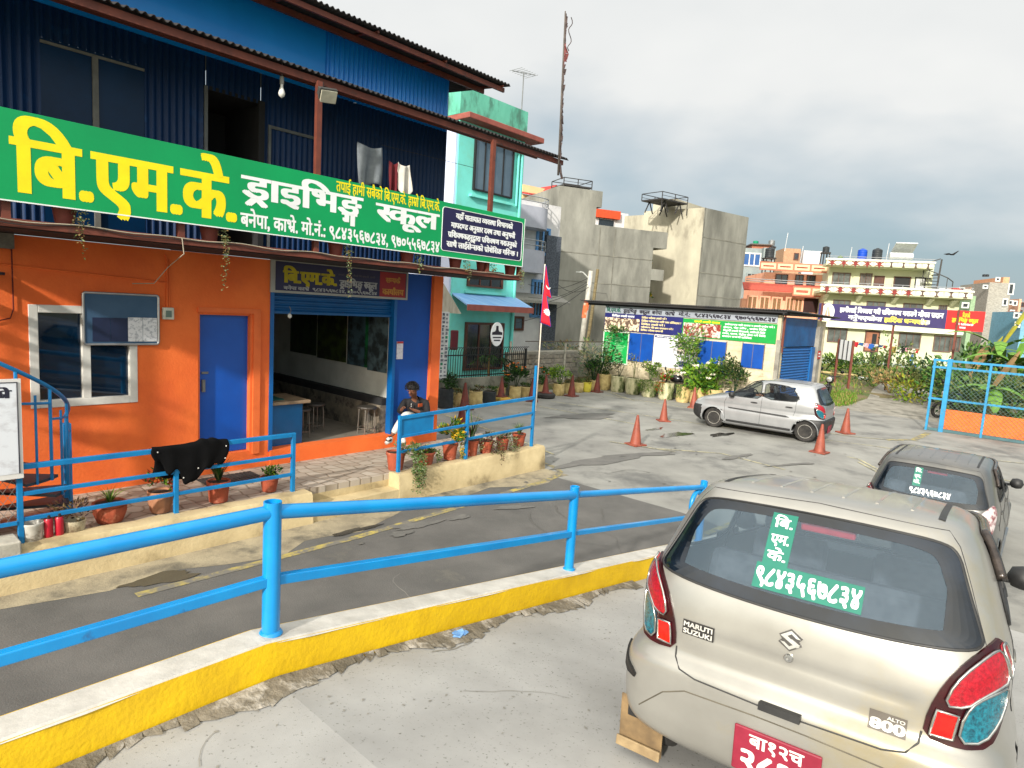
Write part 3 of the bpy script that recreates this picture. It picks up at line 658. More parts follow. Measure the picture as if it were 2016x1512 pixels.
def curbrun(u0,u1,v0,v1,z0f,z1f,sd):
    r_=random.Random(sd); n_=max(2,int((u1-u0)/.25)); j=[(r_.uniform(-.012,.012),r_.uniform(-.012,.012)) for _ in range(n_+1)]
    ring_=lambda i: [(u0+(u1-u0)*i/n_,v0,-.1),(u0+(u1-u0)*i/n_,v0,z0f(i/n_)+j[i][0]),(u0+(u1-u0)*i/n_,v0+.03,z0f(i/n_)+j[i][0]+.012),(u0+(u1-u0)*i/n_,v1-.03+j[i][1],z0f(i/n_)+j[i][0]+.01),(u0+(u1-u0)*i/n_,v1+j[i][1],z0f(i/n_)-.03),(u0+(u1-u0)*i/n_,v1+.03+j[i][1]*.5,-.02)]
    prev=None
    for i in range(n_+1):
        c=[k.p(q) for q in ring_(i)]
        if prev:
            for a in range(5): k.face([prev[a],prev[a+1],c[a+1],c[a]])
        else: k.face(c)
        prev=c
    k.face(prev)
curbrun(-12,-3.55,1.40,1.66,lambda t:.40,None,1); curbrun(-2.12,1.3,1.40,1.64,lambda t:.40+.02*t,None,2)
# lower step where the walkway opens to the lane
k.box((-3.55,1.402,-.1),(-2.12,1.66,.20)); k.box((-3.56,1.0,.05),(-2.11,1.401,.30))
k.obj('walkway_curb',beige,label='beige plastered curb edging the raised walkway',cat='curb',smooth=35)
# ramp the camera stands on
def rz(u): return .86 if u<-6.3 else max(-.15,.86-.143*(u+6.3))
b=MB(S); q_=[-12,-9,-7.5,-6.9,-6.6,-6.3]+[-6+.4*i for i in range(18)]
b.grid(lambda s,t_: ((lambda u,v:(u,v,rz(u)))(q_[min(int(round(s*(len(q_)-1))),len(q_)-1)],5.80+5.2*t_)),len(q_)-1,10,0)
b.box((-12,5.82,-.2),(-6.4,11.0,.845),0)
b.obj('ramp_slab',conc,kind='structure')
ck=MB(S); rzz=lambda u,v: rz(u)
for k in range(5): crack(r_.uniform(-7.6,-3.5),r_.uniform(5.95,8.0),r_.uniform(0,6.28),r_.uniform(.25,1.1),.0016,rzz,ck,.004+.0003*(k%4))
crack(-5.3,6.02,.0,1.9,.004,rzz,ck,.0058)
for k in range(240):
    u,v=r_.uniform(-7.7,-2.8),r_.uniform(5.95,9); s_=r_.uniform(.004,.012); ck.poly([(x,y,rz(x)+.0045) for x,y in blob(u,v,s_,s_*.7,r_.random()*3,k,7)])
ck.obj('slab_cracks',mat('crack_grey',(120,117,110),(138,134,126),6,.9),kind='structure')
dirt=mat('rough_mortar',(120,112,98),(92,86,74),6,.95,bump=1.0,bscale=20,c3=(160,154,144),s3=5,k3=(.5,.6),detail=10)
b=MB(S); r_=random.Random(5)
for i in range(70):
    u=-8+.07*i*1.12; wv=.10+.07*math.sin(i*.37)+r_.uniform(-.03,.05); u2=u+.0784; wv2=.10+.07*math.sin((i+1)*.37)+r_.uniform(-.02,.02)
    b.poly([(u,5.86,rz(u)+.03),(u2,5.86,rz(u2)+.03),(u2,5.86+wv2,rz(u2)+.006),(u,5.86+wv,rz(u)+.006)])
b.obj('mortar_fillet',dirt,kind='structure')
cw=thing('curb_wall','low curb wall with yellow side and white top along the ramp','curb',S((-6,5.75,.0)))
def cz(u): return 1.10 if u<-6.35 else max(.16,1.10-.143*(u+6.35))
b=MB(S); U_=[-12+.3*i for i in range(20)]+[-6.35+.25*i for i in range(29)]; U_=sorted(set(U_)); U_=[u for u in U_ if u<=.2]
r_=random.Random(9)
for i in range(len(U_)-1):
    a,c=U_[i],U_[i+1]
    b.poly([(a,5.85,rz(a)-.05),(c,5.85,rz(c)-.05),(c,5.85,cz(c)-.006),(a,5.85,cz(a)-.006)],0); b.poly([(a,5.65,-.1),(c,5.65,-.1),(c,5.65,cz(c)-.006),(a,5.65,cz(a)-.006)],0)
b.poly([(.2,5.65,-.1),(.2,5.85,-.1),(.2,5.85,cz(.2)),(.2,5.65,cz(.2))],0)
b.obj('side',yellow,cw)
b=MB(S)
for i in range(len(U_)-1):
    a,c=U_[i],U_[i+1]; f=lambda u:(u,5.852+.008*math.sin(u*5)+.006*math.sin(u*13),cz(u)-.014)
    b.poly([(a,5.648,cz(a)-.01),(c,5.648,cz(c)-.01),(c,5.665,cz(c)),(a,5.665,cz(a))]); b.poly([(a,5.665,cz(a)),(c,5.665,cz(c)),(c,5.835,cz(c)),(a,5.835,cz(a))]); b.poly([(a,5.835,cz(a)),(c,5.835,cz(c)),f(c),f(a)])
b.obj('cap',white,cw,smooth=True)
# ramp railing of thick blue pipe
blue=mat('rail_blue',(0,138,204),(0,124,190),3,.35,coat=.35,bump=.04,bscale=20,c3=(30,96,150),s3=5,k3=(.63,.72)); blue2=mat('rail_blue_dull',(10,122,180),(8,106,162),4,.45,c3=(60,84,104),s3=9,k3=(.66,.76))
rr_=thing('ramp_railing','thick blue pipe railing on the yellow and white curb','railing',S((-6.28,5.75,1.1)))
for u in (-9.0,-6.28,-3.45,-.81):
    b=MB(S); zt={-9.0:1.86,-6.28:1.865,-3.45:1.46,-.81:1.07}[u]; r0=.049 if u<-4 else .042
    b.lathe((u,5.75,cz(u)-.01),[(r0,0),(r0,zt-cz(u)),(r0*.82,zt-cz(u)),(r0*.8,zt-cz(u)-.03)],20); b.lathe((u,5.75,cz(u)+.002),[(r0*1.35,0),(r0*1.2,.012),(r0,.02)],20); b.obj('post',blue,rr_,smooth=40)
tr=[(-9,5.75,1.80),(-6.28,5.75,1.795),(-3.45,5.75,1.375),(-.81,5.75,.985)]; mr=[(-9,5.75,1.41),(-6.28,5.75,1.405),(-3.45,5.75,1.02),(-.81,5.75,.63)]
for i in range(3):
    b=MB(S); b.tube([tr[i],tr[i+1]],.041 if i<2 else .03,18); b.obj('top_rail',blue,rr_,smooth=40)
    b=MB(S); a,c=Vector(mr[i]),Vector(mr[i+1]); h=.028 if i<2 else .022
    b.prism([(a.x,a.y-h,a.z-h),(a.x,a.y+h,a.z-h),(a.x,a.y+h,a.z+h),(a.x,a.y-h,a.z+h)],c-a); b.obj('middle_rail',blue,rr_,bevel=.006)
b=MB(S); b.tube([(-.95+.13*math.cos(a),5.74,.80+.15*math.sin(a)) for a in [2*math.pi*k/20 for k in range(20)]],.028,10,closed=True); b.obj('pipe_ring',blue,rr_,smooth=True)
b=MB(S); c=toS(onZ(895,1250,.70)); 
for i in range(8): b.obox((c[0]+.012*i,c[1]+.01*math.sin(i*2),rz(c[0])+.012+.004*(i%3)),(.05,.04,.012),i*.7,0,rx=.3*(i%2),ry=.2)
b.obj('plastic_scrap',mat('scrap_blue',(70,120,180),(120,160,200),20,.5),label='crumpled blue plastic scrap lying beside the yellow curb',cat='litter')
# ---------------------------------------------------------------- the driving school building
orange=mat('wall_orange',(238,114,48),(226,100,38),1.5,.8,bump=.22,bscale=30,c3=(204,88,42),s3=.8,k3=(.5,.8),detail=9)
bluep=mat('wall_blue',(0,76,166),(0,68,150),1.2,.7,bump=.15,bscale=30,c3=(16,60,150),s3=2.5,k3=(.6,.8))
doorb=mat('door_blue',(0,80,176),(0,70,160),1.2,.4,c3=(40,84,160),s3=9,k3=(.72,.78),coat=.2)
corr=mat('sheet_blue',(0,46,92),(0,38,78),.8,.5,metal=.0,spec=.3,c3=(14,76,134),s3=2.5,k3=(.6,.85))  # blue lowered to carry the deep shade under the eave
roofm=mat('roof_dark',(38,38,42),(52,48,46),2,.6,metal=.3); rust=mat('iron_red_oxide',(112,56,40),(92,44,32),5,.6,c3=(70,44,36),s3=8,k3=(.58,.7))
trim=mat('door_frame_orange',(230,112,52),(214,98,42),3,.7)
winw=mat('upvc_white',(216,214,206),(196,192,184),4,.45); wing=glass('window_tint',(.10,.22,.32),.18,.03,(.003,.018,.045))
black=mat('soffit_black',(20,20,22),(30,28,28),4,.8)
LE=-7.3
bld=thing('school_building','two storey orange and blue building with corrugated metal upper floor','building',S((-3.6,-2.5,.4)))
def part(name,m,boxes,parent=bld,bevel=0,fr=S,mi=None,**kw):
    b=MB(fr)
    for i,q in enumerate(boxes): b.box(q[0],q[1],mi[i] if mi else 0)
    return b.obj(name,m,parent,bevel=bevel,**kw)
Z0=.3
part('ground_floor_wall',[orange],[((-12,-.2,Z0),(-6.2,0,3.44)),((-6.2,-.2,Z0),(-5.08,0,1.48)),((-6.2,-.2,2.68),(-5.08,0,3.44)),((-5.08,-.2,Z0),(-4.33,0,3.44)),((-4.33,-.2,2.65),(-3.57,0,3.44)),((-4.33,-.2,Z0),(-3.57,.0,.65)),((-3.57,-.2,Z0),(-3.31,0,3.44)),((-3.31,-.2,2.99),(-1.0,0,3.44)),((-3.31,-.2,Z0),(-1.0,.0,.60)),((-12,-5,Z0),(-11.8,-.2,3.44))])
part('plinth',[orange],[((-3.29,-.2,Z0),(.02,.035,.615))])
part('blue_wall',[bluep],[((-1.0,-.2,.618),(-.215,-.03,3.44))])
part('corner_pillar',[orange],[((-.214,-.2,.617),(.0,.05,3.44)),((-.20,-5,Z0),(0,-.2,3.44))])
# room behind the roller shutter
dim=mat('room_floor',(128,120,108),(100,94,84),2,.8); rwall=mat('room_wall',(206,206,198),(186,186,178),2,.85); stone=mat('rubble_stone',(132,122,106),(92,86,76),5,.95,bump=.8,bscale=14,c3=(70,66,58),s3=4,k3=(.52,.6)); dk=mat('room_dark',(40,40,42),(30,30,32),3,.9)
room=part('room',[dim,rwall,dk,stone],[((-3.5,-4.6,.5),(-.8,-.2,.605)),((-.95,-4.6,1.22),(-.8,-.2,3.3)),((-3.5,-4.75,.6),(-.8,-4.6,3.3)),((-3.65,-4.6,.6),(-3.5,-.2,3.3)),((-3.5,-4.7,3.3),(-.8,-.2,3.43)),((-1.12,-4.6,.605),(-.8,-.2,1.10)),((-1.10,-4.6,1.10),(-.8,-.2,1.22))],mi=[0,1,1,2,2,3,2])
for i,(v0,v1,z0,z1,c) in enumerate([(-3.6,-2.6,1.75,2.95,(38,58,24)),(-2.55,-1.55,1.72,2.9,(60,76,24)),(-1.5,-.95,1.70,2.9,(66,92,104)),(-.85,-.28,1.66,2.9,(84,104,112)),(-.94,-.87,1.70,2.9,(20,110,60))]):
    part('wall_poster',[mat('poster%d'%i,c,tuple(int(x*.45) for x in c),5,.6,contrast=(.42,.58))],[((-.966,v0,z0),(-.951,v1,z1))],parent=room)
# roller shutter, partly rolled down, with its side guides
b=MB(S); b.grid(lambda s,t: (-3.27+2.23*s,-.075+.012*math.cos(t*2*math.pi*4),2.70+.29*t),1,40,0); b.box((-3.27,-.10,2.665),(-1.04,-.055,2.70)); sh=b.obj('roller_shutter',mat('shutter_blue',(2,84,142),(2,74,126),2,.4,metal=.2,coat=.2),bld,smooth=60)
part('shutter_guide',[mat('guide_blue',(4,92,160),(4,80,140),3,.45)],[((-3.31,-.12,.60),(-3.25,.012,2.99))]); part('shutter_guide',[mat('guide_blue',(4,92,160))],[((-1.06,-.12,.60),(-1.0,.012,2.99))])
# blue door
dr_=part('door',[doorb],[((-4.30,-.13,.66),(-3.60,-.09,2.62))]); part('door_handle',[mat('alu_dull',(120,120,118))],[((-4.25,-.09,1.55),(-4.21,-.05,1.72)),((-4.25,-.09,1.80),(-4.16,-.075,1.83))],parent=dr_); part('door_frame',[trim],[((-4.33,-.14,.65),(-4.30,-.02,2.65)),((-3.60,-.14,.65),(-3.57,.0,2.65)),((-4.30,-.14,2.62),(-3.60,-.02,2.65)),((-3.565,.001,.6),(-3.46,.03,2.72)),((-4.34,.001,2.652),(-3.565,.03,2.72))])
# window with two dark panes
part('window_frame',[winw],[((-6.2,-.12,1.48),(-6.11,.012,2.68)),((-5.17,-.12,1.48),(-5.08,.012,2.68)),((-6.11,-.12,1.48),(-5.17,.012,1.57)),((-6.11,-.12,2.59),(-5.17,.012,2.68)),((-5.68,-.10,1.57),(-5.59,-.0,2.59))],bevel=.006)
for a,c in ((-6.11,-5.68),(-5.59,-5.17)): part('window_pane',[wing],[((a,-.062,1.57),(c,-.056,2.59))])
part('dark_backing',[dk],[((-6.3,-.9,1.3),(-5.0,-.85,2.8))])  # plain dark sheet standing behind the two panes
# floor slab of the balcony, red steel edge beam and posts
BV=1.17
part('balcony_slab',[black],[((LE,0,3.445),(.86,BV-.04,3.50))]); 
b=MB(S); b.box((LE,BV-.05,3.455),(.88,BV,3.535)); b.box((LE,BV-.05,3.455),(LE+.05,0,3.53)); b.box((.83,BV-.05,3.455),(.88,0,3.53)); b.obj('edge_beam',rust,bld,bevel=.004)
def colr(u0,u1,z0,z1,v=0,pitch=.085,dep=.016,fr=S,off=0):
    b=MB(fr); n_=int((u1-u0)/pitch*6); b.grid(lambda s,t: (u0+(u1-u0)*s,v+dep*math.sin(2*math.pi*(u1-u0)*s/pitch)+off,z0+(z1-z0)*t),n_,2); return b
pA=onV(405,330,0)[0]; pB=onV(512,330,0)[0]; wA=onV(80,180,0)[0]; wB=onV(283,180,0)[0]
for (a,c) in ((-12,wA),(wB,pA),(pB,-.03)): colr(a,c,3.5,5.97).obj('corrugated_wall',corr,bld,smooth=50)
corr2=mat('sheet_blue_skylit',(8,146,244),(4,130,228),.8,.34,metal=.1,coat=.3,c3=(40,120,196),s3=2.5,k3=(.6,.85))  # upper sheets' blue lightened in colour to stand in for sky light
colr(-12,-.03,5.97,6.95).obj('corrugated_wall',corr2,bld,smooth=50,label='blue corrugated strip between the two roofs, colour lightened for sky light')
colr(pA,pB,5.55,5.97).obj('corrugated_wall',corr,bld,smooth=50); colr(wA,wB,5.6,5.97).obj('corrugated_wall',corr,bld,smooth=50)
flatb=mat('sheet_flat_blue',(0,44,80),(0,32,62),1.2,.35,bump=.12,bscale=3,spec=.3)
part('flat_sheet',[flatb],[((wA,-.01,3.5),(wB,.012,5.6))]); wm=(wA+wB)/2; part('grey_batten',[mat('batten_grey',(120,118,112))],[((wm-.03,.013,3.5),(wm+.03,.04,5.55)),((wA,.013,5.54),(wB,.03,5.57))])
part('flat_sheet',[mat('sheet_flat_skylit',(8,152,248),(4,136,234),.7,.35,bump=.1,bscale=3,coat=.25)],[((-12,.02,5.95),(onV(637,120,0)[0],.05,6.95))])  # flat sheet lightened the same way for sky light
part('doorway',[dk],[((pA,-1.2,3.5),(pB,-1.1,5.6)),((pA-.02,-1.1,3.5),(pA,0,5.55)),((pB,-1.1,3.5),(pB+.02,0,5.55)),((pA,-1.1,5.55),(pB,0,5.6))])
grey=mat('frame_grey',(110,112,112)); part('door_jamb',[grey,dk],[((pA-.03,.0,3.5),(pA+.01,.04,5.58)),((pB-.05,.0,3.5),(pB+.03,.06,5.58)),((pB+.10,.0,3.5),(pB+.14,.04,5.3)),((pB+.14,.0,5.26),(onV(625,240,0)[0],.03,5.3))],mi=[0,1,0,0])
part('side_wall',[corr],[((-.05,-5,3.5),(-.02,-.02,6.9)),((-12,-5,3.5),(-11.97,-.02,6.9))])
# roofs
def corr_roof(name,u0,u1,v0,z0,v1,z1,pitch=.085,dep=.018):
    b=MB(S); n_=int((u1-u0)/pitch*6); b.grid(lambda s,t: (u0+(u1-u0)*s,v0+(v1-v0)*t,z0+(z1-z0)*t+dep*math.sin(2*math.pi*(u1-u0)*s/pitch)),n_,1)
    k=len(b.v); b2=MB(S); return b.obj(name,roofm,bld,smooth=50,solid=.006)
corr_roof('lower_roof',-12,2.02,BV+.0,5.80,-.02,6.13); corr_roof('upper_roof',-12,.56,.92,6.78,-5.2,7.4)
b=MB(S)
b.box((-12,BV-.12,5.69),(1.95,BV-.07,5.775)); b.box((-12,.45,5.86),(1.9,.49,5.93)); 
for u in [LE+.05+i*.95 for i in range(10)]: b.tube([(u,.0,6.07),(u,BV-.1,5.76)],.018,6)
b.box((-12,.80,6.66),(.5,.84,6.73)); b.box((-12,.3,6.72),(.5,.34,6.80)); 
for u in (.42,-.9,-2.2,-3.5,-4.8): b.tube([(u,.88,6.74),(u,-.05,6.86)],.02,6)
b.obj('roof_purlin',rust,bld)
for px,top in ((624,5.72),(966,5.72),(357,3.95),(1030,3.9),(12,3.9)):
    u=onV(px,420,BV-.03)[0]; part('balcony_post',[rust],[((u-.035,BV-.085,3.5),(u+.035,BV-.02,top))])
# thin pipe conduit on the wall, wall lamps, switch box are things of their own
def gthing(name,label,cat,u,v,z,group=None): return thing(name,label,cat,S((u,v,z)),group)
# ---------------------------------------------------------------- the long green sign
sgn=gthing('sign_board','long green school sign board with yellow and white writing along the balcony','sign',-2.9,BV+.03,3.70)
green=mat('sign_green',(0,150,84),(0,138,78),.8,.4,spec=.4); ylw=mat('sign_yellow',(240,222,0),(228,208,0),3,.5); wht=mat('sign_white',(232,234,234),(222,224,224),3,.5); navy=mat('sign_navy',(30,26,72),(26,22,62),2,.45); redp=mat('sign_red',(150,22,26),(130,18,22),3,.5)
SV=BV+.035; SZ0,SZ1=3.70,4.535
b=MB(S); b.box((LE,SV-.03,SZ0),(.83,SV,SZ1)); b.obj('board',green,sgn,bevel=.002)
b=MB(S); b.box((LE,SV-.031,SZ0-.012),(.835,SV+.004,SZ0)); b.box((.83,SV-.03,SZ0),(.838,SV+.004,SZ1)); b.obj('edge_strip',wht,sgn)
def frS(v): return lambda s,z,h: (s,v+h,z)
X=lambda px,py: onV(px,py,SV+.002)
def wr(b,t,p0,p1,ph,**k):   # picture points: left end of baseline, right end, a point on the headline
    a,c,h=X(*p0),X(*p1),X(*ph); write(b,t,frS(SV+.001),a[0],c[0],(a[2]+c[2])/2,h[2],0,**k)
b=MB(S); wr(b,'बि.एम.के.',(28,377),(462,434),(240,311),bx=.046,by=.012); b.obj('yellow_lettering',ylw,sgn)
b=MB(S); wr(b,'तपाई हामी सबैको बि.एम.के. हाम्रो बि.एम.के.',(662,379),(866,413),(760,377),bx=.022,by=.012); b.obj('yellow_lettering',ylw,sgn)
b=MB(S); wr(b,'ड्राइभिङ्ग',(478,388),(712,426),(600,369),bx=.04,by=.015); wr(b,'स्कूल',(742,432),(862,453),(800,411),bx=.04,by=.015)
wr(b,'बनेपा, काभ्रे. मो.नं.: ९८४३५६७८३४, ९७०५५६७८३४',(474,442),(864,498),(700,453),bx=.03,by=.02); b.obj('white_lettering',wht,sgn)
n0,n1=X(872,410),X(1026,528); z0,z1=SZ0+.09,SZ1-.075
b=MB(S); pts=[]
def rrect(u0,u1,z0,z1,r,v): return [(cx+r*math.cos(R(a)),v,cz_+r*math.sin(R(a))) for cx,cz_,a0 in ((u1-r,z1-r,0),(u0+r,z1-r,90),(u0+r,z0+r,180),(u1-r,z0+r,270)) for a in range(a0,a0+91,15)]
u0,u1=n0[0],.83-.05
b.poly(rrect(u0,u1,z0,z1,.05,SV+.002)); nb=b.obj('navy_panel',navy,sgn)
b=MB(S); b.tube(rrect(u0,u1,z0,z1,.05,SV+.003),.006,4,closed=True)
hh=(z1-z0)
for i,(t,w0,w1) in enumerate((('यहाँ यातायात व्यवस्था विभागको',.15,.86),('मापदण्ड अनुसार दक्ष तथा अनुभवी',.10,.90),('प्रशिक्षकहरूद्वारा प्रशिक्षण गराउनुको',.07,.93),('साथै लाईसेन्सको प्रोशेसिङ गरिन्छ ।',.06,.95))):
    zb=z1-hh*(.215+.225*i); write(b,t,frS(SV+.0025),u0+(u1-u0)*w0,u0+(u1-u0)*w1,zb,zb+hh*.115,0,.05,.02)
b.obj('white_lettering',wht,nb)
# dark shop sign over the shutter
ss=gthing('shop_sign','dark navy flex sign with a red corner above the roller shutter','sign',-2.05,.03,2.98)
b=MB(S); b.box((-3.32,.002,2.975),(-.80,.03,3.45)); b.obj('border',mat('flex_grey',(168,166,160),(150,148,142),4,.6),ss)
b=MB(S); b.box((-3.25,.012,3.01),(-.84,.034,3.43)); b.obj('panel',navy,ss); b=MB(S); b.box((-1.40,.014,3.01),(-.86,.036,3.42)); b.obj('red_corner',redp,ss)
f2=frS(.0365); b=MB(S); write(b,'बि.एम.के.',f2,-3.12,-2.24,3.135,3.30,0,.07,.025); b.obj('yellow_lettering',mat('dull_yellow',(186,168,20)),ss)
b=MB(S); write(b,'सम्पर्क',f2,-1.28,-.98,3.25,3.325,0,.05,.02); write(b,'कार्यालय',f2,-1.34,-.90,3.05,3.14,0,.05,.02); b.obj('ochre_lettering',mat('ochre',(200,140,60)),ss)
b=MB(S); write(b,'ड्राइभिङ्ग स्कूल',f2,-2.17,-1.46,3.125,3.225,0,.06,.02); write(b,'बनेपा काभ्रे  ९८४३५६७८३४, ९७०५५६७८३४',f2,-3.12,-1.46,3.03,3.075,0,.05,.025); b.obj('white_lettering',mat('dull_white',(170,170,172)),ss)
b=MB(S); write(b,'तपाई हामी सबैको बि.एम.के. हाम्रो',f2,-2.2,-1.5,3.30,3.325,0,.05,.02); b.obj('faded_lettering',mat('faded',(84,78,92)),ss)
# small things on the front wall
nb=gthing('notice_board','blue pin board with papers in a metal frame beside the window','notice board',-5.25,.0,2.22)
b=MB(S); b.box((-5.66,.015,2.235),(-4.85,.04,2.835)); b.obj('backing',mat('pin_board',(64,92,120),(54,82,110),3,.5,spec=.3),nb)
b=MB(S); b.tube(rrect(-5.67,-4.84,2.225,2.845,.03,.035),.016,8,closed=True); b.obj('frame',mat('alu_frame',(190,190,190),(170,170,170),5,.3,metal=.8),nb,smooth=True)
b=MB(S); b.box((-5.58,.041,2.26),(-5.39,.045,2.55)); b.box((-5.385,.041,2.26),(-5.20,.046,2.55)); b.obj('dark_notice',mat('notice_dark',(14,28,60),(18,34,70),4,.6),nb)
b=MB(S); b.box((-5.195,.041,2.26),(-5.03,.045,2.56)); b.box((-5.025,.041,2.26),(-4.86,.046,2.56)); b.obj('paper',mat('paper_print',(220,220,222),(176,178,184),26,.7,contrast=(.5,.6)),nb)
sb=gthing('switch_box','cream electrical switch box at the corner of the pin board','switch box',-4.72,.0,2.52); b=MB(S); b.box((-4.79,.001,2.545),(-4.655,.06,2.70)); b.obj('case',mat('switch_cream',(214,212,196)),sb,bevel=.01); b=MB(S); b.box((-4.76,.058,2.575),(-4.69,.066,2.66)); b.obj('cover',mat('switch_green',(110,130,120)),sb)
b=MB(S); b.tube([(-4.725,.015,2.70),(-4.725,.015,3.30),(-4.75,.02,3.38)],.013,6); b.tube([(-4.70,.015,2.70),(-4.70,.015,3.32)],.009,6); b.tube([(-6.9,.012,3.13),(-4.73,.012,3.02)],.011,6); b.obj('conduit_pipe',orange,label='orange painted conduit pipes running up from the switch box',cat='pipe')
b=MB(S); u=onV(563,150,BV-.1)[0]; b.lathe((u,BV-.2,5.42),[(.002,0),(.035,.03),(.042,.06),(.03,.10),(.018,.13),(.018,.17)],14); bo=gthing('light_bulb','bare white bulb hanging under the upper eave','bulb',u,BV-.2,5.42); b.obj('bulb',mat('bulb_white',(225,225,220)),bo,smooth=True); b=MB(S); b.lathe((u,BV-.2,5.59),[(.026,0),(.026,.09),(.004,.1),(.004,.25)],10); b.obj('socket',mat('socket_grey',(150,150,146)),bo)
u=-3.02; bo=gthing('light_bulb','small bulb hanging in front of the shop shutter','bulb',u,.03,2.60); b=MB(S); b.lathe((u,.04,2.60),[(.002,0),(.03,.02),(.03,.05),(.014,.075)],12); b.obj('bulb',mat('bulb_white',(225,225,220)),bo,smooth=True); b=MB(S); b.tube([(u,.04,2.67),(u+.02,.04,2.72),(u,.03,2.78)],.006,6); b.obj('hook',grey,bo)
p=onV(637,190,BV-.1); fl=gthing('floodlight','grey square floodlight under the upper eave on the red post','floodlight',p[0],BV-.1,p[2]-.12); b=MB(S); b.obox((p[0],BV-.02,p[2]),(.27,.06,.19),0,0,rx=R(-30),ry=R(-8)); b.obj('housing',mat('lamp_dark',(60,60,58)),fl,bevel=.01); b=MB(S); b.obox((p[0]+.005,BV+.005,p[2]-.018),(.23,.03,.15),0,0,rx=R(-30),ry=R(-8)); b.obj('lamp_glass',mat('lamp_glass',(196,192,172),(170,166,148),8,.3),fl); b=MB(S); b.tube([(p[0]-.03,BV-.05,p[2]-.08),(p[0]-.05,BV-.05,p[2]+.16)],.012,6); b.obj('bracket',mat('lamp_dark',(60,60,58)),fl)
p=onV(8,470,.15); b=MB(S); b.box((p[0]-.6,.02,p[2]-.10),(onV(26,470,.15)[0],.20,p[2]+.06)); b.obj('meter_box',mat('meter_grey',(120,116,106),(84,80,74),8,.7),label='weathered grey meter box under the balcony at the wall end',cat='meter box')
b=MB(S); u=onV(24,520,.03)[0]; b.tube([(u,.02,3.3),(u,.02,2.62),(u-.03,.02,2.52),(u-.3,.02,2.44)],.007,6); b.obj('red_cable',mat('cable_red',(96,14,10)),label='thin red cable looping down the orange wall',cat='cable')
b=MB(S); q=[]
for i in range(60):
    t=i/59; u=LE+.2+t*7.9; q.append((u,BV+.015,3.535-.015*abs(math.sin(t*19))+.01*math.sin(t*57)))
b.tube(q,.006,5); b.tube([(x,v,z-.02+.012*math.sin(x*5)) for x,v,z in q],.005,5,1)
u=onV(357,480,BV)[0]; b.tube([(u,BV+.02,3.53),(u+.02,BV+.02,3.35),(u+.03,.7,3.2),(u-.02,.4,3.0),(u-.15,.05,2.98)],.006,5); b.obj('bundled_wires',[mat('wire_pale',(170,160,140)),mat('wire_dark',(40,36,34))],label='loose wires strung along the red balcony beam',cat='wires')
def paper(u,v,z0,z1,w_,c,label): b=MB(S); b.box((u-w_/2,v,z0),(u+w_/2,v+.012,z1)); return b
t_=gthing('wall_notice','small white notice with a red band stuck on the blue wall','notice',-.88,-.02,1.93); b=MB(S); b.box((-.955,-.028,1.94),(-.82,-.012,2.25)); b.obj('sheet',mat('notice_white',(214,208,214),(190,184,196),18,.6,contrast=(.5,.6)),t_); b=MB(S); b.box((-.955,-.012,2.215),(-.82,-.008,2.25)); b.obj('band',mat('notice_red',(190,60,60)),t_)
# ---------------------------------------------------------------- inside the shop
ct=gthing('counter','blue shop counter with a stone top inside the shutter opening','counter',-3.0,-.5,.61)
b=MB(S); b.box((-3.24,-.9,.605),(-2.62,-.22,1.26)); b.obj('front_panel',mat('counter_blue',(6,94,152),(6,84,136),2,.4,coat=.2),ct,bevel=.01); b=MB(S); b.box((-3.25,-.95,1.26),(-2.52,-.15,1.31)); b.obj('top',mat('counter_top',(160,136,108),(120,100,80),6,.5),ct,bevel=.008); b=MB(S); b.box((-3.22,-.8,1.312),(-2.9,-.3,1.33)); b.obj('mat_pad',mat('pad_green',(10,80,70)),ct)
def stool(label,u,v,dz=0):
    t=gthing('stool',label,'stool',u,v,.606,'metal stools in the shop'); b=MB(S); b.lathe((u,v,1.06),[(.0,0),(.165,0),(.17,.02),(.165,.035),(0,.035)],20); b.obj('seat',mat('stool_seat',(70,64,56),(50,46,42),6,.5),t)
    for k in range(4):
        a=R(45+90*k); b=MB(S); b.tube([(u+.13*math.cos(a),v+.13*math.sin(a),1.06),(u+.15*math.cos(a),v+.15*math.sin(a),.606)],.011,6); b.obj('leg',mat('stool_chrome',(150,146,136),(120,116,108),6,.35,metal=.7),t)
    b=MB(S); b.tube([(u+.148*math.cos(a),v+.148*math.sin(a),.72) for a in [2*math.pi*i/16 for i in range(16)]],.008,6,closed=True); b.obj('foot_ring',mat('stool_chrome',(150,146,136)),t); return t
stool('metal stool right beside the blue counter',-2.42,-.62); stool('metal stool in the middle of the shop floor',-1.95,-.95); stool('metal stool near the sitting man, by the shop doorway',-1.35,-.28)
sf=gthing('sofa','dark leather sofa at the back of the dim shop','sofa',-2.9,-2.6,.606); b=MB(S); b.box((-3.45,-3.6,.606),(-2.6,-1.5,1.05)); b.obj('seat',mat('sofa_black',(26,24,26),(38,34,36),6,.5),sf,bevel=.06); b=MB(S); b.box((-3.48,-3.6,1.06),(-3.2,-1.5,1.6)); b.obj('backrest',mat('sofa_black',(26,24,26)),sf,bevel=.06)
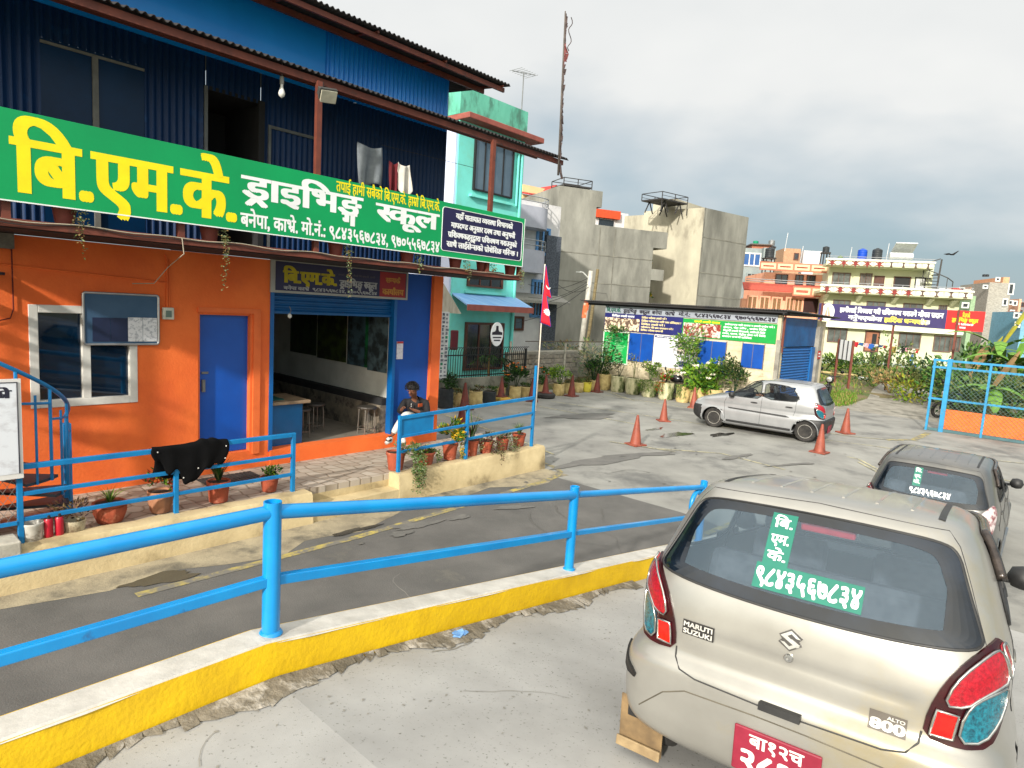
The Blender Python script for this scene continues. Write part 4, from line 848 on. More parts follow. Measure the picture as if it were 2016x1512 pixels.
# ---------------------------------------------------------------- plants
def leafmat(k,a,b_=None): return mat('leaf_'+k,a,b_,9,.6,contrast=(.3,.7),spec=.3)
LG=[leafmat('green',(62,104,34),(40,76,24)),leafmat('lime',(122,150,40),(86,120,30)),leafmat('dark',(28,58,26),(20,44,20))]
LOL=[leafmat('olive',(104,112,58),(76,84,44)),leafmat('grey_green',(120,134,98),(92,108,74)),leafmat('dry',(136,112,66),(104,84,50))]
LPU=[leafmat('plum',(78,48,44),(58,36,34)),leafmat('brown',(96,66,46),(70,48,36)),leafmat('olive',(104,112,58))]
LYE=[leafmat('gold',(196,158,24),(160,126,20)),leafmat('lime',(122,150,40)),leafmat('green',(62,104,34))]
LRD=[leafmat('rust_leaf',(176,62,30),(140,44,26)),leafmat('lime',(122,150,40)),leafmat('green',(62,104,34))]
FLO={'white':mat('petal_white',(232,226,210),(214,206,186),9,.6),'orange':mat('petal_orange',(236,130,10),(222,104,6),9,.6),'pink':mat('petal_pink',(206,80,84),(186,60,70),9,.6)}
def leaf(b,c,d,sz,w,m,r):
    d=Vector(d); d.normalize(); s=d.cross(Vector((r.uniform(-1,1),r.uniform(-1,1),r.uniform(-1,1)))); s=s.normalized() if s.length>1e-4 else Vector((1,0,0)); c=Vector(c); nn=d.cross(s)
    a=c+d*sz; mdl=c+d*sz*.45
    b.poly([tuple(c),tuple(mdl+s*w*.5+nn*w*.15),tuple(a),tuple(mdl-s*w*.5+nn*w*.15)],m)
def bush(b,c,rad,n,sz,r,nm=3,up=.35,lobes=5,w=.5):
    """leaves clustered on twig ends through the crown volume, with gaps between the lobes"""
    ls=[]
    for i in range(lobes):
        a=r.uniform(0,6.28); q=r.uniform(.25,.7); ls.append((math.cos(a)*q,math.sin(a)*q,r.uniform(-.5,.75),r.uniform(.35,.62)))
    for i in range(n):
        L=ls[r.randrange(lobes)]; 
        while 1:
            x,y,z=r.uniform(-1,1),r.uniform(-1,1),r.uniform(-1,1)
            if x*x+y*y+z*z<1: break
        p=(L[0]+x*L[3],L[1]+y*L[3],L[2]+z*L[3])
        leaf(b,(c[0]+p[0]*rad[0],c[1]+p[1]*rad[1],c[2]+p[2]*rad[2]),(p[0]+r.uniform(-.6,.6),p[1]+r.uniform(-.6,.6),p[2]*.5+up+r.uniform(-.5,.5)),sz*r.uniform(.6,1.3),sz*w*r.uniform(.7,1.2),r.randrange(nm),r)
def blades(b,c,n,h,spread,r,w=.012,nm=2):
    for i in range(n):
        a=r.uniform(0,6.28); s=r.uniform(.2,1)*spread; hh=h*r.uniform(.6,1.1); x,y=math.cos(a)*s,math.sin(a)*s; m=r.randrange(nm); px,py=-math.sin(a)*w,math.cos(a)*w
        P=[(c[0]+x*t**1.6+.02*math.cos(a),c[1]+y*t**1.6+.02*math.sin(a),c[2]+hh*(t-.35*t*t*min(1,s/h*1.2))) for t in (0,.35,.7,1)]
        for j in range(3):
            k0,k1=1-j/3.2,1-(j+1)/3.2
            b.poly([(P[j][0]+px*k0,P[j][1]+py*k0,P[j][2]),(P[j][0]-px*k0,P[j][1]-py*k0,P[j][2]),(P[j+1][0]-px*k1,P[j+1][1]-py*k1,P[j+1][2]),(P[j+1][0]+px*k1,P[j+1][1]+py*k1,P[j+1][2])],m)
def trail(b,c,n,length,spread,r,sz=.03,nm=3,out=(0,1)):
    for i in range(n):
        a=r.uniform(0,6.28); x,y=math.cos(a)*spread*r.random(),math.sin(a)*spread*r.random(); L=length*r.uniform(.35,1); k=max(3,int(L/.022)); px,py=c[0]+x,c[1]+y
        for j in range(k):
            t=j/k; z=c[2]+.04*math.sin(math.pi*min(1,t*3))-L*t; q=(px+out[0]*.05*min(1,t*4)+.012*math.sin(j+i),py+out[1]*.05*min(1,t*4)+.012*math.cos(j*1.3+i),z)
            leaf(b,q,(r.uniform(-1,1),r.uniform(-1,1),r.uniform(-.8,.5)),sz*r.uniform(.7,1.2),sz*.5,r.randrange(nm),r)
def flowers(b,c,rad,n,sz,r,m=0):
    for i in range(n):
        a,e=r.uniform(0,6.28),r.uniform(-.1,1.4); p=(c[0]+rad[0]*math.cos(a)*math.cos(e),c[1]+rad[1]*math.sin(a)*math.cos(e),c[2]+rad[2]*math.sin(e))
        for k in range(6): leaf(b,p,(math.cos(k*1.05),math.sin(k*1.05),r.uniform(.1,.9)),sz,sz*.7,m,r)
terra=mat('terracotta',(164,78,50),(140,64,42),6,.75,bump=.12,bscale=30,c3=(186,130,104),s3=7,k3=(.58,.72)); soilp=mat('pot_soil',(64,48,36),(44,34,26),20,.95,bump=.6,bscale=60)
def pot(t,c,r_,h,m=terra,n=24,rim=1,rib=0,taper=.72):
    b=MB(S); 
    if rib:
        prof=[(taper,0),(taper*1.12,.1),(1.0,.55),(1.02,.8),(.95,.84),(1.03,.86),(1.05,.97),(.98,1.0),(.9,.97),(.88,.86)]
        rings=[[b.p((c[0]+r_*q*(1+(.035*math.cos(12*2*math.pi*i/48) if .1<z<.83 else 0))*math.cos(2*math.pi*i/48),c[1]+r_*q*(1+(.035*math.cos(12*2*math.pi*i/48) if .1<z<.83 else 0))*math.sin(2*math.pi*i/48),c[2]+h*z)) for i in range(48)] for q,z in prof]
        for j in range(len(prof)-1):
            for i in range(48): b.face([rings[j][i],rings[j][(i+1)%48],rings[j+1][(i+1)%48],rings[j+1][i]])
        b.face(rings[0])
    else: b.lathe(c,[(r_*taper,0),(r_*.93,h*.80),(r_*.99,h*.81),(r_*1.02,h*.98),(r_*.98,h),(r_*.9,h*.98),(r_*.88,h*.9)],n,0,cap1=False)
    b.obj('pot',m,t,smooth=40)
    b=MB(S); b.lathe((c[0],c[1],c[2]+h*.9),[(r_*.885,0),(r_*.4,.012),(0,.016)],16,cap0=False,cap1=False); b.obj('soil',soilp,t,smooth=True)
def potted(label,u,v,z,r_,h,fn,mats,group,m=terra,name='potted_plant',cat='potted plant',rib=0,pname='foliage',seed=0,flower=None,ff=None,taper=.72):
    t=gthing(name,label,cat,u,v,z,group); pot(t,(u,v,z),r_,h,m,rib=rib,taper=taper); b=MB(S); fn(b,(u,v,z+h),random.Random(seed)); b.obj(pname,mats,t)
    if ff: b=MB(S); ff(b,(u,v,z+h),random.Random(seed+1)); b.obj('blossom',FLO[flower],t)
    return t
GL='pots along the left blue rail'; GR='pots along the right blue rail'; GH='pots on the balcony beam'
potted('round ribbed terracotta bowl with thin grassy leaves behind the blue rail',-5.78,1.27,.40,.16,.22,lambda b,c,r:blades(b,c,60,.20,.24,r,.006,3),LOL[:1]+LG[:2],GL,rib=1,seed=1)
potted('old ribbed pot with red and green leaves beside the middle rail post',-5.26,1.25,.40,.13,.25,lambda b,c,r:bush(b,(c[0],c[1],c[2]+.10),(.17,.17,.15),260,.055,r),LRD,GL,mat('terracotta_pale',(172,120,88),(140,96,70),6,.8,bump=.2,bscale=30),rib=1,seed=2)
potted('tall terracotta pot with dark spiky leaves under the black jacket end',-4.60,1.26,.40,.135,.26,lambda b,c,r:blades(b,c,70,.36,.22,r,.013,3),[LG[2],LG[0],LOL[0]],GL,seed=3,taper=.78)
potted('small terracotta pot with a low green plant beside the last left post',-3.92,1.22,.40,.12,.19,lambda b,c,r:bush(b,(c[0],c[1],c[2]+.04),(.15,.15,.07),200,.05,r),LG,GL,seed=4)
# bucket, two red cans, broken bucket
bk=gthing('paint_bucket','stained white paint bucket standing at the left rail post','bucket',-6.50,1.40,.40); b=MB(S); b.lathe((-6.50,1.42,.40),[(.078,0),(.092,.16),(.096,.165),(.096,.185),(.088,.185),(.082,.05)],24,cap1=False); b.obj('pail',mat('bucket_white',(206,204,196),(176,170,158),8,.5,c3=(110,98,84),s3=9,k3=(.55,.66)),bk,smooth=40); b=MB(S); b.lathe((-6.50,1.42,.51),[(.083,0),(0,.01)],16,cap0=False,cap1=False); b.obj('filling',soilp,bk)
for u,lb,sd in ((-6.375,'dull red spray can left of its torn twin beside the bucket',1),(-6.285,'torn red spray can with a white rip beside the broken bucket',2)):
    cn=gthing('spray_can',lb,'can',u,1.45,.40,'red cans by the bucket'); b=MB(S); b.lathe((u,1.45,.40),[(.036,0),(.038,.005),(.038,.19),(.03,.205)],18); b.obj('can_body',mat('can_red%d'%sd,(170,24,44),(140,16,34) if sd==1 else (214,190,186),7,.35,contrast=(.4,.6) if sd==1 else (.60,.64)),cn,smooth=40); b=MB(S); b.lathe((u,1.45,.606),[(.024,0),(.024,.035),(.018,.04)],14); b.obj('cap',mat('can_cap',(40,30,30)),cn,smooth=40)
bk=gthing('broken_bucket','broken pale bucket with a dried dark plant beside the red cans','bucket',-6.14,1.40,.40); b=MB(S); b.lathe((-6.14,1.40,.40),[(.085,0),(.10,.13),(.096,.13),(.09,.05)],20,cap1=False); b.obj('pail',mat('bucket_old',(188,180,156),(150,138,110),8,.7,c3=(96,80,60),s3=6,k3=(.5,.64)),bk,smooth=40); b=MB(S); r=random.Random(5); bush(b,(-6.17,1.38,.60),(.17,.15,.11),220,.06,r,2,w=.25); b.obj('dry_stems',[mat('dry_dark',(52,36,38),(70,48,44),9,.9),LOL[2]],bk)
dm=gthing('door_mat','black rubber door mat lying on the walkway before the blue door','mat',-4.05,.40,.386); b=MB(S)
for i in range(9):
    for j in range(13): b.box((-4.42+.058*j,.18+.052*i,.387),(-4.42+.058*j+.045,.18+.052*i+.040,.398))
b.box((-4.43,.17,.386),(-3.66,.65,.390)); b.obj('rubber',mat('mat_rubber',(44,46,46),(60,60,58),9,.8),dm)
# right hand pots
potted('terracotta pot with a long grey-green trailing plant at the left end post',-1.90,1.27,.39,.15,.28,lambda b,c,r:(trail(b,(c[0]+.14,c[1]+.34,c[2]-.02),52,.60,.15,r,.04,3,(.2,1.0)),bush(b,(c[0]+.1,c[1]+.14,c[2]+.05),(.18,.22,.09),220,.05,r)),[LOL[1],LOL[0],LG[0]],GR,seed=6)
potted('wide low terracotta pot with drooping olive leaves by the trailing one',-1.38,1.36,.42,.15,.20,lambda b,c,r:(bush(b,(c[0],c[1],c[2]+.03),(.22,.18,.10),260,.055,r),trail(b,(c[0]+.16,c[1]+.08,c[2]),16,.22,.08,r,.04,3,(.4,.3))),[LOL[0],LG[0],LG[1]],GR,seed=7)
potted('terracotta pot with a yellow croton bush left of the middle right post',-.84,1.34,.42,.135,.27,lambda b,c,r:(bush(b,(c[0],c[1],c[2]+.20),(.24,.2,.17),420,.075,r),trail(b,(c[0]+.14,c[1]+.12,c[2]),14,.38,.05,r,.035,3,(.1,.5))),LYE,GR,seed=8)
potted('terracotta pot with long upright yucca blades just right of the middle post',-.36,1.36,.42,.125,.27,lambda b,c,r:(blades(b,c,16,.50,.22,r,.022,3),trail(b,(c[0]+.1,c[1]+.12,c[2]),12,.24,.06,r,.035,3,(.1,.4))),[leafmat('pale_blade',(150,160,120),(110,126,84)),LG[0],LPU[0]],GR,seed=9)
potted('terracotta pot under a mass of plum trailing stems',-.02,1.37,.42,.13,.22,lambda b,c,r:(trail(b,(c[0]+.1,c[1]+.15,c[2]),50,.42,.16,r,.035,3,(.2,.7)),bush(b,(c[0],c[1],c[2]+.03),(.2,.16,.08),200,.045,r)),LPU,GR,seed=10)
potted('terracotta pot with olive-brown trailing stems second from the right end',.42,1.36,.42,.12,.22,lambda b,c,r:(trail(b,(c[0]+.12,c[1]+.14,c[2]),34,.32,.12,r,.035,3,(.2,.7)),bush(b,(c[0],c[1],c[2]+.03),(.16,.14,.07),160,.045,r)),[LOL[0],LPU[1],LOL[1]],GR,seed=11)
potted('clean terracotta pot with bright feathery leaves at the right end post',.93,1.30,.42,.13,.23,lambda b,c,r:blades(b,c,110,.22,.18,r,.007,3),[LG[1],LG[0],LOL[0]],GR,seed=12)
# pots on the balcony beam behind the sign, with trailing succulents
for i,(px,L,lab) in enumerate([(128,.50,'plastic pot with a short trailing plant at the left end of the balcony beam'),(412,.66,'plastic pot with one long pale trailing stem on the balcony beam'),(660,.78,'plastic pot whose paired stems hang in front of the dark shop sign'),(800,.22,'plastic pot with a short tuft right of the dark shop sign'),(895,.26,'plastic pot under the navy panel with a thin hanging stem'),(948,.06,'bare plastic pot under the navy panel beside the thin stem'),(1003,.34,'plastic pot with a trailing stem at the right tip of the balcony beam')]):
    u=onV(px,452+.10*px,1.0)[0]; t=gthing('hanging_pot',lab,'potted plant',u,1.0,3.535,GH); pot(t,(u,1.0,3.536),.115,.20,mat('pot_red_plastic',(128,56,42),(108,46,36),5,.6),20); r=random.Random(40+i)
    b=MB(S); trail(b,(u+.10,1.20,3.60),5 if L>.2 else 12,L,.05,r,.032,3,(.05,.2)); trail(b,(u+.09,1.15,3.66),14,.2,.07,r,.03,3,(.05,.5)); bush(b,(u+.04,1.05,3.74),(.14,.12,.05),60,.045,r); b.obj('trailing_stems',[LOL[1],LOL[0],LOL[2]],t)
# clothes drying on the balcony
def cloth(name,label,px,py,wd,h,m,v=.75,seed=0,group='clothes drying on the balcony'):
    u,_,z=onV(px,py,v); r=random.Random(seed); ph=[r.uniform(0,6) for _ in range(3)]
    b=MB(S); b.grid(lambda s,t: (u+wd*(s-.5)*(1-.22*t*math.sin(s*3+ph[0])),v+.05*math.sin(s*9+ph[1]+t*2)*(.3+t),z-h*t*(1-.18*math.sin(s*math.pi*1.5+ph[2]))-.04*math.sin(s*math.pi)),14,14,0); return b.obj(name,m,label=label,cat='clothes',group=group,smooth=True,solid=.006)
cloth('hanging_shirt','grey T-shirt drying in the dark balcony',728,285,.42,.62,mat('cloth_grey',(116,122,126),(96,102,108),6,.9),seed=1); cloth('hanging_towel','dark red cloth drying beside the white shirt on the balcony',775,318,.16,.62,mat('cloth_maroon',(104,20,30),(84,16,24),6,.9),.8,2); cloth('hanging_shirt','white sleeved shirt drying at the balcony line',796,322,.22,.44,mat('cloth_white',(206,200,190),(184,178,168),6,.9),.85,3)
b=MB(S); b.tube([(-2.0,.78,onV(728,282,.78)[2]+.02),(-.05,.8,onV(728,282,.78)[2]+.06)],.004,5); b.obj('washing_line',mat('wire_dark',(40,36,34)),label='thin washing line across the dark balcony',cat='washing line')
# ---------------------------------------------------------------- walkway railings
lr=gthing('walkway_railing','three-bar blue railing on the left part of the walkway','railing',-5.2,1.45,.40)
for u in (-6.60,-5.165,-3.72): b=MB(S); b.box((u-.024,1.426,.38),(u+.024,1.474,1.19)); b.obj('post',blue2,lr,bevel=.004)
for z,h in ((1.165,.026),(.895,.02),(.64,.02)):
    for a,c in ((-6.575,-5.19),(-5.14,-3.745)): b=MB(S); b.box((a,1.45-h,z-h),(c,1.45+h,z+h)); b.obj('rail',blue2,lr,bevel=.004)
rr2=gthing('walkway_railing','three-bar blue railing with a small solid panel on the right curb','railing',-.5,1.5,.42)
for u,zt in ((-2.03,1.275),(-.63,1.32),(1.06,1.93)): b=MB(S); b.box((u-.024,1.476,.39),(u+.024,1.524,zt)); b.obj('post',blue2,rr2,bevel=.004)
for z0_,z1_,h in ((1.24,1.34,.026),(.95,1.06,.02),(.72,.80,.02)):
    b=MB(S); zz_=lambda u: z0_+(z1_-z0_)*(u+2.03)/3.09
    for a,c in ((-2.006,-.654),(-.606,1.036)):
        b=MB(S); b.prism([(a,1.5-h,zz_(a)-h),(a,1.5+h,zz_(a)-h),(a,1.5+h,zz_(a)+h),(a,1.5-h,zz_(a)+h)],(c-a,0,zz_(c)-zz_(a))); b.obj('rail',blue2,rr2,bevel=.004)
b=MB(S); b.box((-2.0,1.49,.975),(-1.38,1.505,1.235)); b.obj('panel',blue2,rr2); b=MB(S); b.box((-1.395,1.485,.97),(-1.375,1.51,1.24)); b.box((-1.98,1.506,1.205),(-1.40,1.51,1.225)); b.obj('panel_edge',blue2,rr2)
# black jacket thrown over the rail
b=MB(S); jm=mat('jacket_black',(5,5,6),(11,11,13),8,.95,spec=.15); u0=onV(302,895,1.47)[0]; u1=onV(445,880,1.47)[0]
def jk(s,t):
    u=u0+(u1-u0)*s; a=t*2-1; drop=.33 if a>0 else .42; q=abs(a); h=.04*math.exp(-((s-.74)/.16)**2)*(1+.3*math.sin(s*40))
    edge=interp([(0,.55),(.08,.62),(.12,.95),(.30,1.0),(.36,1.5),(.48,1.5),(.62,1.25),(.78,1.05),(.92,.95),(1,.8)],s) if a>0 else (.8+.2*math.sin(s*5)); z=1.205+h-max(0,q-.08)*(drop*edge)-.05*s*(a<0)
    return (u+.03*math.sin(t*7+s*3),1.45+(.034+.25*h+.010*math.sin(s*26+a*3)*q)*math.copysign(min(1,q*9),a),z+.012*math.sin(s*31)*q)
b.grid(jk,40,24); b.obj('black_jacket',jm,label='black jacket thrown over the left blue railing',cat='jacket',smooth=True,solid=.012)
b=MB(S)
for s,t in ((.95,.66),(.96,.90),(.55,.86),(.35,.93),(.08,.66)): p=jk(s,t); b.lathe((p[0],p[1]+.012,p[2]),[(.0,0),(.009,.003),(0,.008)],8,axis='y',cap0=False,cap1=False)
bj=[o for o in bpy.data.objects if o.name=='black_jacket'][0]; b.obj('press_studs',mat('stud_white',(210,206,200)),bj)
# flex board and wire mesh at the left edge
fb=gthing('flex_board','white printed board with dark lettering at the left end of the rail','board',-6.95,1.5,1.05)
b=MB(S); b.box((-7.9,1.49,1.07),(-6.575,1.515,2.03)); b.obj('frame',mat('board_white',(216,214,210),(204,202,198),3,.5),fb); b=MB(S); b.box((-7.86,1.50,1.12),(-6.612,1.518,2.0)); b.obj('print',mat('board_print',(212,216,222),(150,146,150),2.6,.45,contrast=(.5,.72),c3=(106,92,92),s3=1.9,k3=(.60,.68),stretch=(1,1,1.8)),fb)
b=MB(S); b.tube([(-6.605,1.52,1.12),(-6.605,1.52,2.0),(-7.86,1.52,2.0)],.005,4); write(b,'बनेपा, काभ्रे',frS(1.5185),-7.45,-6.655,1.855,1.925,0,.05,.02); b.obj('dark_lettering',mat('ink_navy',(30,32,52)),fb)
mp_=gthing('wire_fence','blue framed chicken wire panel below the white board','mesh panel',-7.2,1.47,.42); b=MB(S); b.box((-7.9,1.45,.60),(-6.63,1.48,.635)); b.obj('frame',blue2,mp_)
b=MB(S)
for i in range(20):
    for j in range(9):
        u=-6.66-.07*i+(.035 if j%2 else 0); z=.60+.055*j
        for du in (-.035,.035): b.tube([(u,1.455,z),(u+du,1.46,z+.055)],.0028,4,cap=False)
b.obj('wire_mesh',mat('galvanised',(150,152,150),(120,122,120),6,.5,metal=.5),mp_)
dr=gthing('plastic_drum','dark green plastic drum behind the chicken wire','drum',-6.95,.95,.39); b=MB(S); b.lathe((-6.95,.95,.39),[(.2,0),(.25,.04),(.25,.28),(.265,.30),(.25,.32),(.25,.52),(.2,.56),(.0,.57)],22,cap1=False); b.obj('drum_shell',mat('drum_green',(10,84,66),(8,66,54),4,.45),dr,smooth=40)
b=MB(S); b.box((-8.2,1.38,.3),(-6.64,1.68,.50)); b.obj('concrete_block',mat('block_concrete',(180,176,164),(150,146,134),4,.9,bump=.4,bscale=18),label='pale concrete block below the wire panel at the left edge',cat='block',bevel=.015)
# spiral staircase
stw=gthing('spiral_staircase','blue steel spiral staircase rising beside the orange wall','staircase',-6.85,.6,.39); cx,cy,RR=-6.86,.62,.84
b=MB(S); b.tube([(cx,cy,.39),(cx,cy,3.6)],.05,12); b.obj('centre_pole',blue2,stw,smooth=True)
tread=mat('tread_steel',(44,62,78),(60,72,82),7,.5,metal=.3)
for i in range(13):
    a0=R(-8+24*i); a1=a0+R(27); z=.56+.205*i; b=MB(S); pr_=[(cx+.05*math.cos(a0),cy+.05*math.sin(a0))]+[(cx+RR*math.cos(a0+(a1-a0)*k/4),cy+RR*math.sin(a0+(a1-a0)*k/4)) for k in range(5)]
    b.prism([(x,y,z) for x,y in pr_],(0,0,-.03)); b.obj('tread',tread,stw)
rail=lambda t: (cx+(RR+.01)*math.cos(R(t)),cy+(RR+.01)*math.sin(R(t)),.56+.205*(t+8)/24+.86)
b=MB(S); b.tube([rail(t) for t in range(-2,300,6)],.021,8); b.obj('handrail',blue2,stw,smooth=True)
for i,t in enumerate(range(0,290,12)):
    x,y,z=rail(t); zb=.56+.205*int((t+8)/24)-.03; r0=.016 if i%2==0 else .012; top=z if i%2==0 else z-.16; b=MB(S); b.tube([(x,y,zb),(x,y,top)],r0,6); b.obj('baluster',blue2,stw)
    if i%2==0 and t<280: x2,y2,_=rail(t+24); b=MB(S); b.tube([(x,y,z-.16),rail(t+12)[:2]+(z-.14,),(x2,y2,z-.12)],.013,6); b.obj('cross_bar',blue2,stw)
b=MB(S); b.box((cx+RR-.03,cy-.05,.386),(cx+RR+.05,cy+.05,1.40)); b.obj('newel_post',blue2,stw,bevel=.006)
# flag pole with the national double pennant
fp=gthing('flag_pole','white pole with a red double-pennant flag tied to the tall rail post','flag',1.06,1.53,1.2); b=MB(S); p0=(1.075,1.54,1.1); p1=(onV(1073,520,1.56)[0],1.56,onV(1073,520,1.56)[2]); b.tube([p0,p1],.013,8); b.obj('pole',mat('pole_white',(206,200,188),(180,172,158),6,.5),fp,smooth=True)
crim=mat('flag_crimson',(196,14,42),(176,10,34),4,.8); fblu=mat('flag_blue',(40,50,140),(34,42,120),4,.8)
zt=p1[2]-.02; 
def fpos(x,z): return (p1[0]-.005+ .020*(zt-z)*-.2 + x*.62, 1.57+x*.80+.02*math.sin(x*30+z*4), z-.35*x)
b=MB(S)
def pen(z0,z1,wmax): b.grid(lambda s,t: fpos(s*wmax*(1-abs(2*t-1.0)**1.0*.0)*(t*.92+.06),z0-(z0-z1)*t),10,12)
pen(zt,zt-.52,.17); pen(zt-.42,zt-1.02,.19); b.obj('cloth',crim,fp,smooth=True,solid=.003)
b=MB(S); b.tube([fpos(.17*(.06+.92*t),zt-.52*t) for t in [i/10 for i in range(11)]]+[fpos(.19*(.06+.92*t),zt-.42-.6*t) for t in [.2+i*.08 for i in range(11)]],.006,4); b.tube([fpos(.18,zt-1.02),fpos(0,zt-1.02)],.006,4); b.tube([fpos(0,zt),fpos(0,zt-1.02)],.006,4); b.obj('blue_border',fblu,fp)
def star(cx_,cz_,ro,ri,n,half=False):
    pts=[]
    for i in range(2*n):
        a=math.pi*i/n+.1; q=ro if i%2 else ri; pts.append((cx_+q*math.cos(a),cz_+q*math.sin(a)))
    return pts
b=MB(S); fo=lambda x,z,o: (lambda p:(p[0],p[1]+o,p[2]))(fpos(x,z))
patch(b,star(.085,zt-.80,.068,.045,12),fo,.006,.03); patch(b,star(.085,zt-.80,.068,.045,12),fo,-.008,.03)
mo=[(.075+.055*math.cos(a),zt-.34+.055*math.sin(a)) for a in [R(180+180*k/12) for k in range(13)]]+[(.075+.05*math.cos(a),zt-.335+.03*math.sin(a)) for a in [R(360-180*k/12) for k in range(1,12)]]
patch(b,mo,fo,.006,.03); b.obj('white_emblem',wht,fp)
# ---------------------------------------------------------------- the man in the doorway
def skin(name,V,E,m,parent,root=0,lv=2,smooth=True):
    me=bpy.data.meshes.new(name); o0=WL[parent]
    me.from_pydata([tuple(Vector(S(p))-o0) for p,_ in V],E,[]); me.materials.append(m)
    o=bpy.data.objects.new(name,me); col.objects.link(o); o.parent=parent; WL[o]=o0
    md=o.modifiers.new('skin','SKIN'); md.use_smooth_shade=True; md.branch_smoothing=.6
    for i,(p,r) in enumerate(V): d=me.skin_vertices[0].data[i]; d.radius=(r,r) if not isinstance(r,tuple) else r; d.use_root=(i==root)
    sb_=o.modifiers.new('sub','SUBSURF'); sb_.levels=sb_.render_levels=lv; return o
man=gthing('person','man in a dark jacket and pale trousers sitting cross-legged with a phone','person',-.62,.12,.615)
skinm=mat('skin_brown',(128,84,62),(112,72,52),9,.6); hairm=mat('hair_black',(14,12,12),(24,20,20),30,.7,bump=.6,bscale=60); jack=mat('jacket_dark',(26,24,27),(18,17,20),7,.8); tro=mat('trouser_grey',(206,204,198),(186,184,178),6,.85)
sh1,sh2=(-.52,.33,1.21),(-.78,.06,1.21); ch=(-.66,.20,1.17); pel=(-.585,.12,.80); nk=(-.735,.25,1.305); hd=(-.83,.32,1.39); ht=(-.88,.36,1.455)
e1,e2=(-.62,.47,1.0),(-.93,.10,1.02); w1,w2=(-.86,.45,1.09),(-1.02,.29,1.11); k1=(-1.03,.40,1.03); a1=(-1.27,.33,.665); k2=(-1.00,.22,.80); a2=(-1.05,.40,.48)
Vb=[(pel,.09),(ch,.08),(nk,.048),(hd,(.078,.085)),(ht,(.085,.092)),((-.90,.365,1.50),.06),(sh1,.045),(e1,.036),(w1,.03),(sh2,.045),(e2,.036),(w2,.03),((-.60,.22,.83),.08),(k1,.055),(a1,.038),((-.60,.03,.80),.08),(k2,.055),(a2,.038)]
Eb=[(0,1),(1,2),(2,3),(3,4),(4,5),(1,6),(6,7),(7,8),(1,9),(9,10),(10,11),(0,12),(12,13),(13,14),(0,15),(15,16),(16,17)]
for wi,wp,dr_ in ((8,w1,(-.055,-.015)),(11,w2,(-.03,.055))):
    pi=len(Vb); palm=(wp[0]+dr_[0]*1.0,wp[1]+dr_[1]*1.0,wp[2]+.025); Vb.append((palm,.026)); Eb.append((wi,pi))
    for f in range(5):
        q=len(Vb); off=(f-2)*.017; bs_=(palm[0]+dr_[0]*.6+off*dr_[1]*12,palm[1]+dr_[1]*.6-off*dr_[0]*12,palm[2]+.01); tip=(bs_[0]+dr_[0]*(.5 if f else .1),bs_[1]+dr_[1]*(.5 if f else .1),bs_[2]+.03-.006*abs(f-2)); Vb+= [(bs_,.0095),(tip,.0075)]; Eb+=[(pi,q),(q,q+1)]
body=skin('body',Vb,Eb,skinm,man,0,1)
skin('jacket',[(pel,.155),((-.62,.16,.98),.155),(ch,.15),((-.705,.235,1.285),.078),(sh1,.082),(e1,.062),((-.80,.455,1.07),.048),(sh2,.082),(e2,.062),((-.985,.24,1.085),.048)],[(0,1),(1,2),(2,3),(2,4),(4,5),(5,6),(2,7),(7,8),(8,9)],jack,man,1,2)
skin('trousers',[((-.575,.12,.79),.135),((-.66,.24,.88),.10),(k1,.078),((-1.16,.36,.85),.06),((-1.245,.335,.70),.052),((-.63,.03,.80),.10),(k2,.078),((-1.03,.31,.64),.06),((-1.045,.39,.51),.052)],[(0,1),(1,2),(2,3),(3,4),(0,5),(5,6),(6,7),(7,8)],tro,man,0,2)
for ank,toe in ((a1,(-1.40,.36,.60)),((-1.05,.41,.445),(-1.19,.50,.43))):
    sh_=skin('shoe',[((ank[0]+.02,ank[1],ank[2]-.02),.05),((ank[0]-.05,ank[1]+.01,ank[2]-.045),.05),(toe,.036)],[(0,1),(1,2)],mat('shoe_black',(22,22,24),(196,194,190),11,.6,contrast=(.56,.6)),man,0,2)
    b=MB(S); d_=Vector(toe)-Vector(ank); b.tube([tuple(Vector(ank)+Vector((.0,0,-.075))),tuple(Vector(toe)+Vector((0,0,-.032)))],.032,8); b.obj('sole',mat('sole_white',(210,206,200)),man,smooth=True)
def hair(name,c,r_,m,parent,n=420,seed=1):
    b=MB(S); r=random.Random(seed)
    b.grid(lambda s,t: (c[0]+r_[0]*math.cos(2*math.pi*s)*math.sin(math.pi*.62*t)+.02*t,c[1]+r_[1]*math.sin(2*math.pi*s)*math.sin(math.pi*.62*t)-.01*t,c[2]+r_[2]*math.cos(math.pi*.62*t)),20,10,cu=True)
    for i in range(n):
        a,e=r.uniform(0,6.28),r.uniform(-.35,1.5); d=(math.cos(a)*math.cos(e),math.sin(a)*math.cos(e),math.sin(e)); p=(c[0]+d[0]*r_[0]*.96,c[1]+d[1]*r_[1]*.96,c[2]+d[2]*r_[2]*.96)
        leaf(b,p,(d[0]+r.uniform(-.7,.7),d[1]+r.uniform(-.7,.7),d[2]+r.uniform(-.6,.6)),.035,.014,0,r)
    return b.obj(name,m,parent,smooth=True)
hair('hair',(-.872,.348,1.482),(.108,.112,.092),hairm,man)
b=MB(S); p=(-.965,.40,1.40)
for o_,sz in (((.0,.0,0),(.022,.022,.03)),((-.008,-.055,.035),(.012,.008,.008)),((.04,.02,.035),(.012,.008,.008)),((.005,.012,-.05),(.026,.012,.008))): b.lathe((p[0]+o_[0],p[1]+o_[1],p[2]+o_[2]),[(0,-sz[2]),(sz[0]*.7,-sz[2]*.5),(sz[0],0),(sz[0]*.6,sz[2]*.6),(0,sz[2])],10,cap0=False,cap1=False)
